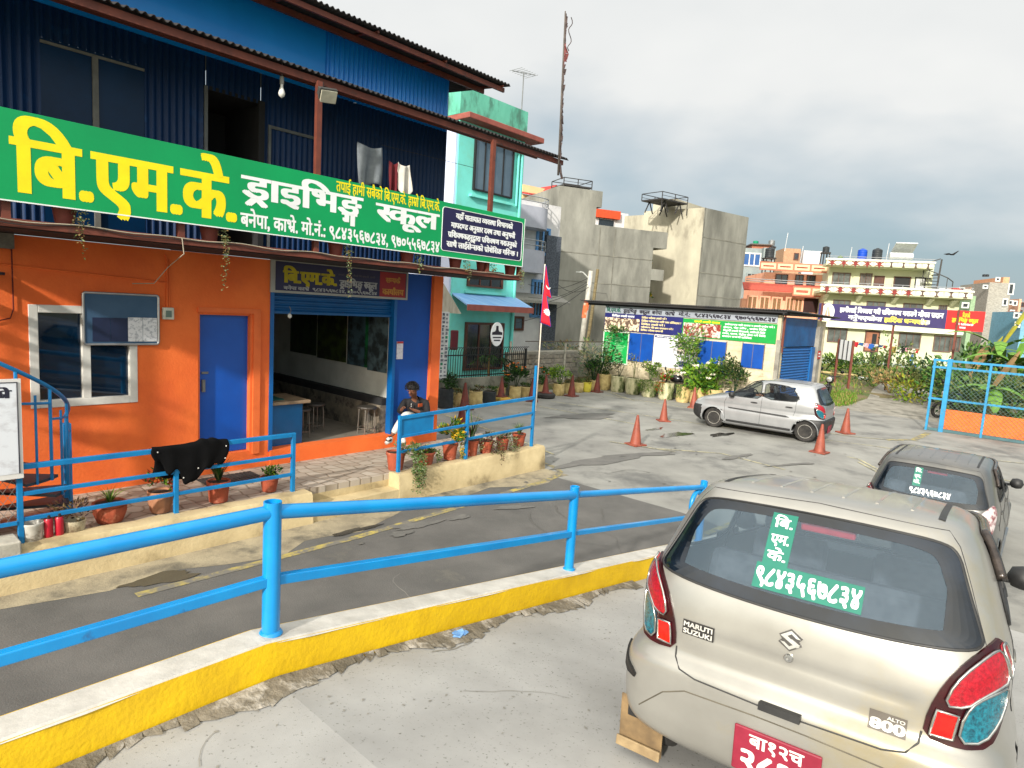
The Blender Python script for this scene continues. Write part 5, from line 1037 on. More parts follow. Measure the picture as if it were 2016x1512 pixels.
b.obj('face_features',mat('skin_shadow',(118,72,54),(96,58,44),9,.6),man,smooth=True)
b=MB(S); b.obox((-.72,.40,1.17),(.12,.008,.055),R(-14),0); b.obj('orange_patch',mat('patch_orange',(206,92,34),(180,70,24),8,.7),man); b=MB(S); b.obox((-.83,.29,1.16),(.014,.012,.06),R(-40)); b.obj('zip',mat('zip_silver',(180,178,172)),man)
ph=gthing('smartphone','dark phone held in the hands of the sitting man','phone',-.98,.40,1.12); b=MB(S); b.obox((-.98,.41,1.165),(.075,.15,.010),R(-40),0,rx=R(35)); b.obj('case',mat('phone_black',(14,14,18),(20,20,24),6,.2),ph,bevel=.004)
# ---------------------------------------------------------------- cones, fence row and planters of the yard
conem=mat('cone_rubber',(142,70,50),(124,58,42),5,.6,c3=(96,48,36),s3=6,k3=(.54,.68)); coned=mat('cone_old',(116,50,38),(96,42,34),5,.7,c3=(70,44,36),s3=6,k3=(.5,.66))
def cone_proto(m,name):
    t=thing(name,'x','cone'); b=MB(); b.lathe((0,0,.03),[(.135,0),(.128,.02),(.03,.64),(.022,.665),(.015,.665),(.012,.6)],20,cap1=False); b.obj('cone_body',m,t,smooth=40)
    b=MB(); b.box((-.185,-.185,0),(.185,.185,.035)); b.obj('base',m,t,bevel=.012); return t
c_a,c_b=cone_proto(conem,'traffic_cone'),cone_proto(coned,'traffic_cone'); used=set()
for i,(px,py,k,sc_,lab) in enumerate([(1251,876,0,1,'orange cone alone on the asphalt, nearest the camera in the middle of the yard'),(1306,829,0,.92,'orange cone just left of the silver hatchback bonnet'),(1365,803,0,1,'orange cone standing at the planters behind the silver hatchback nose'),(1613,891,0,.98,'orange cone hiding the rear bumper of the silver hatchback'),(1664,853,0,1.02,'orange cone right behind the tail of the silver hatchback'),
    (1175,772,1,1,'dull red cone beside the corner of the classroom hut'),(1125,780,1,1.06,'dull red cone at the yellow-green bush by the fence'),(1073,775,1,.9,'dull red cone standing on a black tyre right of the flag pole'),(1047,790,1,1.05,'dull red cone half hidden behind the tall blue rail post'),(986,783,1,.9,'dull red cone standing on the green and yellow tyre'),(914,806,1,1.1,'dull red cone before the cream planters near the orange pillar'),(908,839,1,.95,'dull red cone seen through the right blue railing')]):
    p=onZ(px,py,0); z=.16 if 'tyre' in lab else 0; 
    if z: p=onZ(px,py+8,0)
    src=(c_a,c_b)[k]
    if k not in used: used.add(k); o=src; o.location=(p[0],p[1],z); o.rotation_euler=(0,0,.6+i); o.scale=(sc_,)*3; o['label']=lab
    else: o=dup(src,(p[0],p[1],z),.6+i*1.1,sc_,lab)
    o['group']='traffic cones in the yard'
for px,py,m,lab in ((1073,783,mat('tyre_old',(34,34,36),(58,56,54),6,.9),'black tyre lying under a cone right of the flag pole'),(986,791,mat('tyre_painted',(74,84,46),(176,140,52),2.2,.8,contrast=(.45,.55)),'green and yellow painted tyre lying under a cone')):
    p=onZ(px,py,0); b=MB(); b.lathe((p[0],p[1],.005),[(.17,.02),(.19,0),(.30,0),(.34,.04),(.34,.12),(.30,.16),(.19,.16),(.17,.13)],28,cap0=False,cap1=False); b.obj('tyre',m,label=lab,cat='tyre',smooth=40,group='tyres under cones')
sack=mat('sack_cream',(206,186,130),(178,156,102),7,.9,bump=.5,bscale=18,c3=(130,112,74),s3=4,k3=(.54,.7)); tyreb=mat('tyre_planter',(34,40,44),(52,56,58),8,.85); moss=mat('planter_mossy',(206,200,164),(150,150,112),5,.9,bump=.3,bscale=16,c3=(74,88,44),s3=3.2,k3=(.48,.6),stretch=(1,1,.5)); yel=mat('tub_yellow',(214,200,70),(190,176,60),5,.7)
def planter(label,px,py,r_,h,m,fn,mats,seed,group,kind='sack',flower=None,ff=None,name='planter',uv=None):
    c=toS(onZ(px,py,0)) if uv is None else (uv[0],uv[1],0); t=gthing(name,label,'planter',c[0],c[1],0,group); b=MB(S); rr3=random.Random(seed)
    if kind=='tyre': prof=[(r_*.95,0)]+[q for k in range(5) for q in ((r_*1.02,h*(k+.3)/5),(r_*.96,h*(k+.9)/5))]+[(r_*.8,h)]
    else: prof=[(r_*.86,0),(r_*1.0,h*.12),(r_*.98,h*.4),(r_*1.04,h*.62),(r_*.97,h*.86),(r_*1.03,h*.97),(r_*.9,h)]
    n=22; rg=[[b.p((c[0]+q*(1+.035*math.sin(3*i*.2856+seed+z*9))*math.cos(2*math.pi*i/n),c[1]+q*(1+.035*math.sin(3*i*.2856+seed+z*9))*math.sin(2*math.pi*i/n),z)) for i in range(n)] for q,z in prof]
    for j in range(len(prof)-1):
        for i in range(n): b.face([rg[j][i],rg[j][(i+1)%n],rg[j+1][(i+1)%n],rg[j+1][i]])
    b.obj('tub',m,t,smooth=50); b=MB(S); b.lathe((c[0],c[1],h*.93),[(r_*.93,0),(0,.02)],16,cap0=False,cap1=False); b.obj('soil',soilp,t)
    b=MB(S); fn(b,(c[0],c[1],h),rr3); b.obj('foliage',mats,t)
    if ff: b=MB(S); ff(b,(c[0],c[1],h),rr3); b.obj('blossom',FLO[flower],t)
    return t
GF='planters along the iron fence'; GHU='planters in front of the classroom hut'
low=lambda b,c,r: bush(b,(c[0],c[1],c[2]+.05),(.22,.22,.08),150,.07,r)
def tall(h,w,n=340,sz=.10): return lambda b,c,r: (bush(b,(c[0],c[1],c[2]+h*.55),(w,w,h*.5),n,sz,r,lobes=7),[b.tube([(c[0]+.03*k,c[1],c[2]-.02),(c[0]+(k-1)*.12,c[1]+.06*k,c[2]+h*.7)],.012,5,1) for k in range(3)])
for i,(px,py,r_,h,m,fn,ms,lab,kd,fl,ff) in enumerate([
 (877,803,.21,.56,tyreb,tall(.45,.30),[LG[2],LG[0],LG[2]],'dark ribbed tyre planter with a dark bush beside the orange pillar','tyre',None,None),
 (901,800,.15,.40,sack,low,LOL,'narrow cream sack planter behind the cone near the pillar','sack',None,None),
 (936,797,.20,.42,sack,low,[LOL[0],LPU[1],LG[2]],'wide cream sack planter between the pillar cone and the black planter','sack',None,None),
 (963,793,.20,.36,tyreb,low,[LG[0],LOL[0],LG[2]],'black tyre planter with low leaves under the iron fence','tyre',None,None),
 (984,785,.17,.38,sack,low,[LG[2],LG[0],LOL[0]],'cream sack planter behind the cone on the painted tyre','sack',None,None),
 (1013,787,.19,.44,sack,tall(.62,.42,420,.11),[LG[0],LG[2],LG[2]],'cream sack planter with a marigold bush in orange flower','sack','orange',lambda b,c,r: flowers(b,(c[0],c[1],c[2]+.4),(.42,.40,.34),22,.045,r)),
 (1034,785,.19,.40,sack,low,[LG[0],LOL[0],LG[2]],'cream sack planter left of the tall blue post','sack',None,None),
 (1064,777,.17,.36,sack,tall(.5,.26,200),[LG[2],LG[0],LG[0]],'cream sack planter behind the tyre right of the flag pole','sack','orange',lambda b,c,r: flowers(b,(c[0],c[1],c[2]+.36),(.24,.22,.22),9,.045,r)),
 (1099,778,.20,.40,sack,tall(.55,.46,420),[LG[1],LG[0],LG[1]],'cream sack planter with a yellow-green bush in small white flower','sack','white',lambda b,c,r: flowers(b,(c[0],c[1],c[2]+.12),(.4,.38,.2),12,.04,r)),
 (1116,774,.17,.38,sack,low,LOL,'cream sack planter behind the cone at the yellow-green bush','sack',None,None),
 (1138,772,.19,.36,sack,low,[LOL[0],LG[0],LPU[1]],'low cream sack planter left of the yellow tub','sack',None,None),
 (1154,771,.18,.36,yel,low,[LOL[0],LG[0],LOL[2]],'half yellow tub planter in the fence row','sack',None,None),
 (1167,768,.18,.38,sack,tall(.75,.34,300),[LG[2],LG[2],LG[0]],'cream sack planter with a dark shrub left of the hut cone','sack',None,None)]):
    planter(lab,px,py,r_,h,m,fn,ms,60+i,GF,kd,fl,ff)
def vine(b,c,r):
    for k in range(260):
        t=k/260; leaf(b,(c[0]-.05+.10*math.sin(t*9)+r.uniform(-.16,.16)*(1-.4*t),c[1]+.25*t*t+.1*math.sin(t*7)+r.uniform(-.2,.2),c[2]+t*1.75),(r.uniform(-1,1),r.uniform(-1,1),r.uniform(-.4,.8)),.10*r.uniform(.6,1.2),.055,r.randrange(3),r)
    bush(b,(c[0]-.1,c[1]+.55,c[2]+1.62),(.3,.55,.22),240,.11,r); bush(b,(c[0]-.1,c[1]-.75,c[2]+1.05),(.2,.4,.14),70,.09,r); low(b,c,r)
    b.tube([(c[0],c[1],c[2]),(c[0]-.05,c[1]+.05,c[2]+.8),(c[0]-.1,c[1]+.3,c[2]+1.6)],.015,5,2)
def hyd(b,c,r): bush(b,(c[0]-.05,c[1],c[2]+.28),(.55,.75,.42),700,.17,r,lobes=9,w=.7)
HM=[leafmat('hydrangea',(96,140,40),(66,108,30)),LG[1],LG[0]]
VS=[-4.72,-4.08,-3.43,-2.75,-2.06,-1.40,-.85,-.25,.40]
for i,(fn,ms,lab,fl,ff) in enumerate([
 (vine,[LG[2],LG[0],LOL[0]],'tall cream planter with a climbing vine over the green poster',None,None),
 (tall(.55,.22,120,.07),[LPU[0],LG[2],LOL[0]],'mossy white planter with a thin dark twig plant, second from the hut corner',None,None),
 (lambda b,c,r:[b.tube([(c[0],c[1],c[2]-.03),(c[0]+.03,c[1]+.05*k,c[2]+.75)],.012,5,1) for k in (-1,1)]+[bush(b,(c[0],c[1],c[2]+.65),(.16,.28,.25),90,.08,r)],[LOL[1],LOL[0],LPU[1]],'mossy white planter with a leafless twig shrub below the first blue shutter',None,None),
 (lambda b,c,r:(tall(.62,.36,420)(b,c,r),trail(b,(c[0]-.25,c[1],c[2]),60,.5,.3,r,.05,3,(-.5,0))),[LG[1],LG[0],LOL[0]],'mossy planter with a cream flowering shrub left of the white poster','white',lambda b,c,r: flowers(b,(c[0],c[1],c[2]+.35),(.34,.36,.32),26,.05,r)),
 (lambda b,c,r:(bush(b,(c[0],c[1],c[2]+.2),(.25,.36,.2),260,.10,r),trail(b,(c[0]-.25,c[1]-.1,c[2]),50,.45,.25,r,.05,3,(-.5,0))),LRD,'mossy planter with red-orange leaves under the white poster',None,None),
 (lambda b,c,r:(tall(1.75,.34,330,.13)(b,c,r),bush(b,(c[0]-.05,c[1]-.1,c[2]+1.5),(.3,.62,.42),420,.13,r,lobes=8),trail(b,(c[0]-.2,c[1],c[2]),40,.5,.2,r,.05,3,(-.5,0))),[LOL[1],LG[1],LG[0]],'cream planter with a tall loose shrub before the white poster',None,None),
 (hyd,HM,'cream planter with a big leafy bush in cream bloom at the double blue shutter','white',lambda b,c,r: flowers(b,(c[0]-.1,c[1],c[2]+.3),(.5,.7,.42),18,.11,r)),
 (lambda b,c,r:(tall(1.0,.55,520,.14)(b,c,r),low(b,c,r)),HM,'cream planter with a pale-flowered shrub right of the big leafy bush','white',lambda b,c,r: flowers(b,(c[0]-.1,c[1],c[2]+.6),(.42,.5,.35),10,.07,r)),
 (tall(1.15,.62,900,.11),[leafmat('feathery',(52,84,34),(36,62,26)),LG[2],LOL[0]],'blue tub with a feathery dark green shrub before the last blue shutter',None,None)]):
    planter(lab,0,0,.27 if i!=5 else .24,.60,(sack if i in (0,5,6,7) else moss) if i<8 else bluep,fn,ms,90+i,GHU,'sack',fl,ff,uv=(12.72,VS[i]))
# low wall, iron fence, chain-link fence, stone wall
lw=gthing('low_wall','grey stained plaster wall under the black iron fence','wall',6.4,-4.95,0); b=MB(S); b.box((3.4,-5.05,-.05),(8.35,-4.88,.73)); b.obj('wall',mat('plaster_grey_stained',(140,138,124),(104,102,90),2.2,.9,bump=.3,bscale=16,c3=(58,62,48),s3=1.6,k3=(.48,.64)),lw,bevel=.01)
fe=gthing('iron_fence','black iron fence with curled spikes in front of the turquoise house','fence',6.4,-4.95,.73); ir=mat('iron_black',(20,24,26),(30,32,32),8,.5)
b=MB(S)
for z in (.80,1.42): b.box((4.65,-4.98,z-.018),(8.3,-4.95,z+.018))
b.obj('rail',ir,fe)
for i in range(37):
    u=4.7+.0985*i; b=MB(S); b.tube([(u,-4.94,.74),(u,-4.94,1.52),(u+.01,-4.91,1.62),(u+.05,-4.88,1.67),(u+.09,-4.87,1.65)],.011,5); b.obj('bar',ir,fe)
for u in (4.66,8.28): b=MB(S); b.box((u-.03,-4.98,.73),(u+.03,-4.92,1.6)); b.obj('post',ir,fe)
cf=gthing('chain_fence','pipe and post fence between the iron fence and the hut','fence',10.5,-5.0,0); gp_=mat('post_pale',(176,172,160),(140,134,122),6,.7)
for px,py0,py1 in ((1006,672,762),(1114,676,740)):
    a=onV(px,py0,-5.05); b=MB(S); b.tube([(a[0],-5.05,-.05),(a[0],-5.05,a[2])],.04,8); b.obj('post',gp_,cf)
b=MB(S); b.tube([(8.35,-5.05,1.83),(13.3,-5.05,1.80)],.015,6); b.obj('rail',mat('rail_rusty',(86,72,60)),cf)
b=MB(S)
for i in range(70):
    u=8.5+.07*i; b.tube([(u,-5.05,.5),(u+.65,-5.05,1.8)],.0025,3,cap=False); b.tube([(u+.65,-5.05,.5),(u,-5.05,1.8)],.0025,3,cap=False)
b.obj('wire_mesh',MATS['galvanised'],cf)
sw=gthing('stone_wall','rubble stone retaining wall with a cement cap behind the pots','wall',10.6,-5.9,.0); b=MB(S); r=random.Random(4)
b.box((8.4,-6.3,-.1),(12.6,-5.98,1.28)); b.obj('core',stone,sw); b=MB(S)
for k in range(7):
    u=8.42
    while u<12.5: w_=r.uniform(.18,.42); b.obox((u+w_/2,-5.95+r.uniform(-.02,.03),.12+.18*k),(w_*.94,.14,.17),r.uniform(-.05,.05),0,ry=r.uniform(-.06,.06)); u+=w_
b.obj('stone_face',mat('stone_blocks',(158,148,130),(112,104,92),3,.95,bump=.6,bscale=14),sw,bevel=.03); b=MB(S); b.box((8.38,-6.34,1.28),(12.64,-5.86,1.38)); b.obj('cap',mat('cement_cap',(150,144,130),(126,120,108),4,.9),sw,bevel=.01)
b=MB(S)
for i,(u,v,z,L) in enumerate([(9,-7.6,1.0,3),(9.2,-7.4,1.12,2.6),(9.4,-7.7,1.25,2.8),(8.7,-7.5,1.36,2.2)]): b.tube([(u,v,z),(u+L*.5,v-.6,z+.1)],.07,7)
b.obj('timber_stack',mat('timber_grey',(120,108,92),(88,78,66),5,.9),label='stack of grey timber poles behind the flag pole',cat='timber')
for i in range(4): 
    p=onV(1015+12*i,672,-6.2); b=MB(S); b.lathe((p[0],p[1],.95),[(.14,0),(.19,.1),(.18,.28),(.13,.34),(.05,.36)],12); tag(b.obj('cement_sack',sack,smooth=True),'cream filled sack on the bank beside the white house','sack','filled sacks by the white house')
# ---------------------------------------------------------------- classroom hut
HU=13.4; hut=gthing('classroom_hut','long low block hut with banners, blue shutters and tin roof','building',15.6,-2,0)
blk=mat('cement_block',(208,196,168),(180,168,140),3,.9,bump=.3,bscale=14,c3=(140,128,104),s3=2,k3=(.56,.72)); gpil=mat('grey_pillar',(150,146,136),(112,108,100),3,.9,bump=.3,bscale=14)
b=MB(S); b.box((HU,-5.35,-.05),(18.1,-5.15,3.1)); b.box((17.9,-5.35,-.05),(18.1,1.45,3.1)); b.box((HU,-5.15,-.05),(HU+.2,1.45,3.2)); b.box((HU+.2,1.25,-.05),(14.0,1.45,3.1)); b.box((17.0,1.25,-.05),(17.9,1.45,3.1)); b.box((14.0,1.25,2.35),(17.0,1.42,3.1)); b.obj('wall',blk,hut)
b=MB(S)
for k in range(12):
    for j in range(17):
        b.box((HU-.012,-5.34+.38*j+(.19 if k%2 else 0),.02+.19*k),(HU,min(1.36,-5.34+.38*j+(.19 if k%2 else 0)+.366),.02+.19*k+.178))
b.obj('block_courses',blk,hut)
b=MB(S); b.box((16.9,1.451,-.05),(17.25,1.62,2.9)); b.obj('concrete_pillar',gpil,hut,bevel=.01); b=MB(S); b.box((HU-.03,1.365,0),(HU+.10,1.50,2.4)); b.obj('concrete_pillar',gpil,hut,bevel=.01)
b=MB(S); n_=700; b.grid(lambda s,t:(13.02+5.63*t,-6.35+8.15*s,3.36-.10*t+.02*math.sin(8.15*s/.09*6.283)+.0*s),n_,1); b.obj('tin_roof',mat('tin_dark',(54,54,56),(78,74,70),2,.6,metal=.3),hut,smooth=60,solid=.01)
b=MB(S); b.box((13.06,-6.2,3.27),(13.10,1.7,3.32)); b.box((13.39,-6.2,3.20),(13.45,1.7,3.30)); b.box((13.0,1.60,3.22),(18.4,1.65,3.28)); b.obj('roof_beam',roofm,hut)
b=MB(S); b.box((HU+.02,1.53,2.0),(HU+.06,1.57,3.2)); b.box((HU+.01,1.505,2.2),(HU+.07,1.53,3.1)); b.obj('down_pipe',rust,hut)
part('blue_sheet',[mat('tarp_blue',(16,84,140),(8,62,112),2,.5,bump=.4,bscale=4)],[((13.55,1.452,2.18),(16.95,1.48,3.15))],parent=hut)
b=MB(S); b.grid(lambda s,t:(13.75+2.75*s,1.47+.02*math.cos(t*2*math.pi*22),.05+2.1*t),1,220); b.obj('roller_shutter',MATS['guide_blue'],hut,smooth=60); part('blue_door',[MATS['guide_blue']],[((16.55,1.455,.02),(16.88,1.53,2.15))],parent=hut)
fH=lambda s,z,h: (HU-.045-h,s,z)
def flat(v0,v1,z0,z1,m,name,par,d=.03): b=MB(S); b.box((HU-.013-d,v0,z0),(HU-.012,v1,z1)); return b.obj(name,m,par)
for a,c,z0,z1 in ((-4.13,-3.10,1.17,2.23),(-1.30,-.30,1.16,2.18),(.28,1.0,1.40,2.20)):
    o=flat(a,c,z0,z1,mat('hut_shutter_blue',(0,72,160),(0,62,142),2,.45,c3=(60,72,100),s3=5,k3=(.66,.74)),'window_shutter',hut,.04)
    b=MB(S); b.box((HU-.058,(a+c)/2-.008,z0),(HU-.053,(a+c)/2+.008,z1)); b.box((HU-.056,a-.02,z0-.02),(HU-.02,a,z1+.03)); b.box((HU-.056,c,z0-.02),(HU-.02,c+.02,z1+.03)); b.obj('shutter_edge',mat('edge_rust',(110,96,90)),o)
fas=gthing('fascia_sign','grey strip with dark school writing under the hut roof','sign',HU,-2,2.94); flat(-5.33,1.33,2.935,3.20,mat('strip_grey',(158,164,174),(146,152,162),2,.6),'board',fas)
b=MB(S); write(b,'बि.एम.के.',fH,-5.27,-4.62,2.98,3.11,0,.05,.03); b.obj('green_lettering',mat('ink_green',(20,92,72)),fas)
b=MB(S)
for t_,a,c in (('ड्राइभिङ्ग',-4.50,-3.92),('स्कूल',-3.80,-3.36),('बनेपा',-3.26,-2.86),('काभ्रे',-2.72,-2.34),('मो.नं.:',-2.18,-1.74),('९८४३५६७८३४',-1.55,-.25),('९७०५५६७८३४',-.08,1.26)): write(b,t_,fH,a,c,2.98,3.10,0,.05,.03)
b.obj('dark_lettering',mat('ink_dark',(34,30,44)),fas)
pic=lambda k,a,c: mat(k,a,c,9,.6,contrast=(.46,.54),detail=8)
def banner(label,name,v0,v1,z0,z1,m,blocks): 
    t=gthing(name,label,'banner',HU-.02,(v0+v1)/2,z0); flat(v0,v1,z0,z1,m,'sheet',t,.03)
    for nm,mm,rows,bx in blocks:
        b=MB(S)
        for s_,a,c,zb,zh in rows: write(b,s_,fH,a,c,zb,zh,0,bx,.02)
        b.obj(nm,mm,t)
    return t
nvb=mat('banner_navy',(28,30,104),(24,26,92),2,.55); grb=mat('banner_green',(6,150,62),(4,138,56),2,.55)
t=banner('navy banner with a photo and pale text lines at the left of the hut','banner',-5.33,-1.99,2.27,2.93,nvb,[('white_lettering',wht,[('लिखित तयारी कक्षा',-5.0,-4.0,2.805,2.87)],.05),('pale_lettering',mat('ink_cream',(232,214,160)),[('लिखित परीक्षा तयारी गर्ने !',-3.68,-2.65,2.80,2.86),('लिखित परीक्षाका लागि प्रश्न तोकिएका !',-3.68,-2.06,2.68,2.74),('लिखित तयारी गर्ने !',-3.68,-2.70,2.56,2.62),('परीक्षामा धेरै प्रश्न समाधान गर्ने !',-3.68,-2.35,2.45,2.505),('लिखित परीक्षा सम्बन्धी',-3.68,-2.75,2.34,2.395)],.05)])
flat(-5.31,-3.76,2.29,2.76,pic('photo_classroom',(226,206,176),(92,70,58)),'photo_print',t,.036)
t=banner('green banner with a crowd photo and white text lines at the right of the hut','banner',-1.985,1.34,2.26,2.90,grb,[('yellow_lettering',ylw,[('समर्थ तयारी कक्षा',-1.55,-.60,2.79,2.85)],.05),('white_lettering',wht,[('प्रयोगात्मक यही कक्षा र तयारी प्रयोग गर्ने !',-.42,1.26,2.77,2.82),('लेखन, भेट जाँच , प्रयोग विधि',-.46,1.0,2.665,2.715),('विद्यार्थी तयारी सिकाउने, तालिको विधि',-.46,.98,2.56,2.61),('टायर, क्लच, पेट्रोल सेवा गर्ने विधि',-.48,1.0,2.46,2.51),('समाधान सम्बन्धी प्राविधिक',-.48,.55,2.36,2.41)],.05)])
flat(-1.95,-.55,2.29,2.76,pic('photo_crowd',(206,196,184),(132,44,30)),'photo_print',t,.036)
b=MB(S); r=random.Random(3)
for k in range(16): b.box((HU-.052,-4.78+.0,2.0-.062*k),(HU-.049,-4.78+r.uniform(.15,.5),2.012-.062*k)); b.box((HU-.052,-5.2,2.0-.062*k),(HU-.049,-5.2+r.uniform(.18,.36),2.012-.062*k))
t=gthing('poster','green poster with pale text rows behind the climbing vine','poster',HU-.02,-4.74,.99); flat(-5.34,-4.15,.98,2.24,mat('poster_edge',(210,222,206)),'border',t,.028); flat(-5.29,-4.20,1.03,2.19,mat('poster_green',(4,166,76),(2,150,66),2,.6),'sheet',t,.034); b.obj('text_rows',mat('ink_mint',(190,226,190)),t)
t=gthing('poster','white poster with grey text rows between the blue shutters','poster',HU-.02,-2.3,1.1); flat(-3.08,-1.40,1.08,2.25,mat('poster_white',(222,222,224),(208,208,212),3,.6),'sheet',t,.03); flat(-3.05,-2.16,2.14,2.22,nvb,'heading_band',t,.036); flat(-2.0,-1.42,1.16,1.36,nvb,'footer_band',t,.036); flat(-2.12,-1.44,1.62,2.20,pic('photo_dark',(210,196,180),(50,62,46)),'photo_print',t,.036)
b=MB(S)
for k in range(15): b.box((HU-.048,-3.0,2.06-.06*k),(HU-.045,-3.0+r.uniform(.45,.82),2.07-.06*k))
write(b,'जिल्लामै उत्कृष्ट स्कूल',lambda s,z,h:(HU-.052-h,s,z),-2.98,-2.25,2.16,2.195,1,.05,.02); b.obj('text_rows',[mat('ink_soft',(150,150,160)),wht],t)
t=gthing('wall_plate','small red plate on the grey end pillar of the hut','sign',16.9,1.64,2.0); b=MB(S); b.box((16.93,1.625,1.72),(17.22,1.64,2.02)); b.obj('plate',mat('plate_hut_red',(170,40,36),(150,34,30),3,.5),t); b=MB(S); b.box((16.97,1.6405,1.80),(17.18,1.643,1.84)); b.box((16.97,1.6405,1.90),(17.14,1.643,1.95)); b.obj('marks',wht,t)
# ---------------------------------------------------------------- motorbikes
def motorbike(name,label,x,y,rz,c1,sc_=1,mirror=True):
    t=thing(name,label,'motorbike',(0,0,0),'parked motorbikes'); bk=mat('bike_black',(18,18,20),(34,34,36),8,.4); pm=mat('bike_'+'_'.join(map(str,c1)),c1,tuple(int(q*.7) for q in c1),4,.3,coat=.4)
    for yy in (-.62,.64):
        b=MB(); b.lathe((0,yy,.29),[(.20,-.04),(.28,-.045),(.295,0),(.28,.045),(.20,.04)],26,axis='x',cap0=False,cap1=False); w_=b.obj('wheel',MATS['tyre_rubber'],t,smooth=40)
        b=MB(); b.lathe((0,yy,.29),[(.205,-.02),(.19,0),(.205,.02)],22,axis='x',cap0=False,cap1=False)
        for k in range(6): a=R(60*k); b.tube([(0,yy,.29),(0,yy+.2*math.cos(a),.29+.2*math.sin(a))],.016,5)
        b.obj('rim',steel(),w_)
    b=MB(); b.lathe((0,.10,.80),[(.02,-.26),(.12,-.2),(.155,0),(.13,.18),(.05,.26)],14,axis='y'); b.obj('fuel_tank',pm,t,smooth=True)
    b=MB(); b.grid(lambda s,u:(.13*(2*u-1)*(1-.3*s),-.12-.62*s,.80+.10*s*s-.05*(2*u-1)**2),10,6); b.box((-.09,-.74,.70),(.09,-.12,.78)); b.obj('seat',bk,t,smooth=40,solid=.03)
    b=MB(); b.obox((0,.02,.42),(.26,.42,.34)); b.tube([(0,.42,.92),(0,.64,.29)],.035,8); b.tube([(0,-.1,.6),(0,-.62,.29)],.03,6); b.tube([(.14,.1,.25),(.15,-.7,.34)],.045,8); b.obj('engine',mat('bike_engine',(60,60,62),(40,40,42),8,.4,metal=.5),t,bevel=.02)
    b=MB(); b.tube([(-.36,.30,1.03),(-.15,.40,1.0),(.15,.40,1.0),(.36,.30,1.03)],.016,6); b.obj('handlebar',bk,t); b=MB(); b.lathe((0,.54,.86),[(.02,-.1),(.10,-.04),(.10,.05),(.0,.06)],12,axis='y'); b.obj('headlight',mat('headlight_lens',(200,205,208)),t,smooth=True)
    b=MB(); b.obox((0,-.78,.82),(.16,.10,.10),0,0,rx=.4); b.obj('tail_light',mat('red_lens',(120,4,22)),t,bevel=.02); b=MB(); b.grid(lambda s,u:(.07*(2*u-1),.64+.34*math.cos(R(60+110*s)),.29+.34*math.sin(R(60+110*s))),8,2); b.obj('mudguard',pm,t,smooth=True,solid=.01)
    for sx in (-.3,.3): b=MB(); b.tube([(sx,.32,1.03),(sx*1.2,.36,1.18)],.008,5); b.lathe((sx*1.25,.36,1.22),[(0,-.02),(.07,0),(0,.02)],12,axis='y'); b.obj('mirror',bk,t,smooth=True)
    t.location=(x,y,0); t.rotation_euler=(0,R(-6),rz); t.scale=(sc_,)*3; return t
p=onZ(1625,786,0); mb1=motorbike('motorbike','black and red motorbike with a helmet, behind the tail of the silver hatchback',p[0],p[1],R(150),(30,28,32),1.0)
h=MB(); x,y,z=p[0]-.35,p[1]+.2,1.16; h.lathe((x,y,z),[(.02,-.12),(.12,-.11),(.145,0),(.12,.1),(.0,.145)],16); hm=thing('helmet','black helmet resting on the handlebar of the red-trimmed motorbike','helmet',(x,y,z-.12)); h.obj('shell',mat('helmet_black',(16,16,18),(24,24,26),6,.4),hm,smooth=True)
p=onZ(1868,828,0); motorbike('motorbike','dark blue motorbike parked behind the mesh gate',p[0]+.6,p[1]+.7,R(100),(36,44,96),1.0)
q=S((13.05,-1.75,0)); motorbike('motorbike','dark motorbike squeezed between planters and the white poster',q[0],q[1],R(-41.6+90),(26,26,30),.95)
# ---------------------------------------------------------------- mesh gate
gt=gthing('mesh_gate','blue framed chain-link gate with an orange sheet along its foot','gate',15,7.5,0); GU=14.95
gb=mat('gate_blue',(40,138,186),(34,120,164),4,.5,c3=(90,110,110),s3=6,k3=(.62,.72))
for v,w_,zt in ((5.55,.03,2.16),(5.93,.06,2.2),(6.92,.03,2.13),(8.0,.035,2.15),(9.1,.03,2.15),(10.2,.05,2.2)): b=MB(S); b.box((GU-w_,v-w_,0),(GU+w_,v+w_,zt)); b.obj('post',gb,gt)
for z,h in ((2.14,.03),(1.93,.03),(.98,.028),(.05,.04)): b=MB(S); b.box((GU-.024,5.5,z-h),(GU+.024,10.4,z+h)); b.obj('rail',gb if z>.1 else mat('gate_foot',(70,104,110)),gt)
b=MB(S); b.box((GU+.005,5.99,.10),(GU+.02,10.2,.70)); b.obj('orange_sheet',mat('sheet_orange',(226,112,40),(210,98,32),2,.7),gt)
b=MB(S)
for i in range(60):
    v=4.3+.115*i
    for d in (1,-1):
        a0,a1=(v,v+1.85); 
        if d<0: a0,a1=a1,a0
        z0,z1=.08,1.93; 
        def clipv(a0,a1): 
            f=lambda vv: z0+(z1-z0)*(vv-a0)/(a1-a0); lo,hi=min(a0,a1),max(a0,a1); lo,hi=max(lo,5.99),min(hi,10.2); return [(lo,f(lo)),(hi,f(hi))] if hi>lo else None
        q=clipv(a0,a1)
        if q: b.tube([(GU-.03,q[0][0],q[0][1]),(GU-.03,q[1][0],q[1][1])],.0045,3,cap=False)
b.obj('chain_link',mat('mesh_green',(120,150,140),(90,116,106),8,.5,metal=.3),gt)
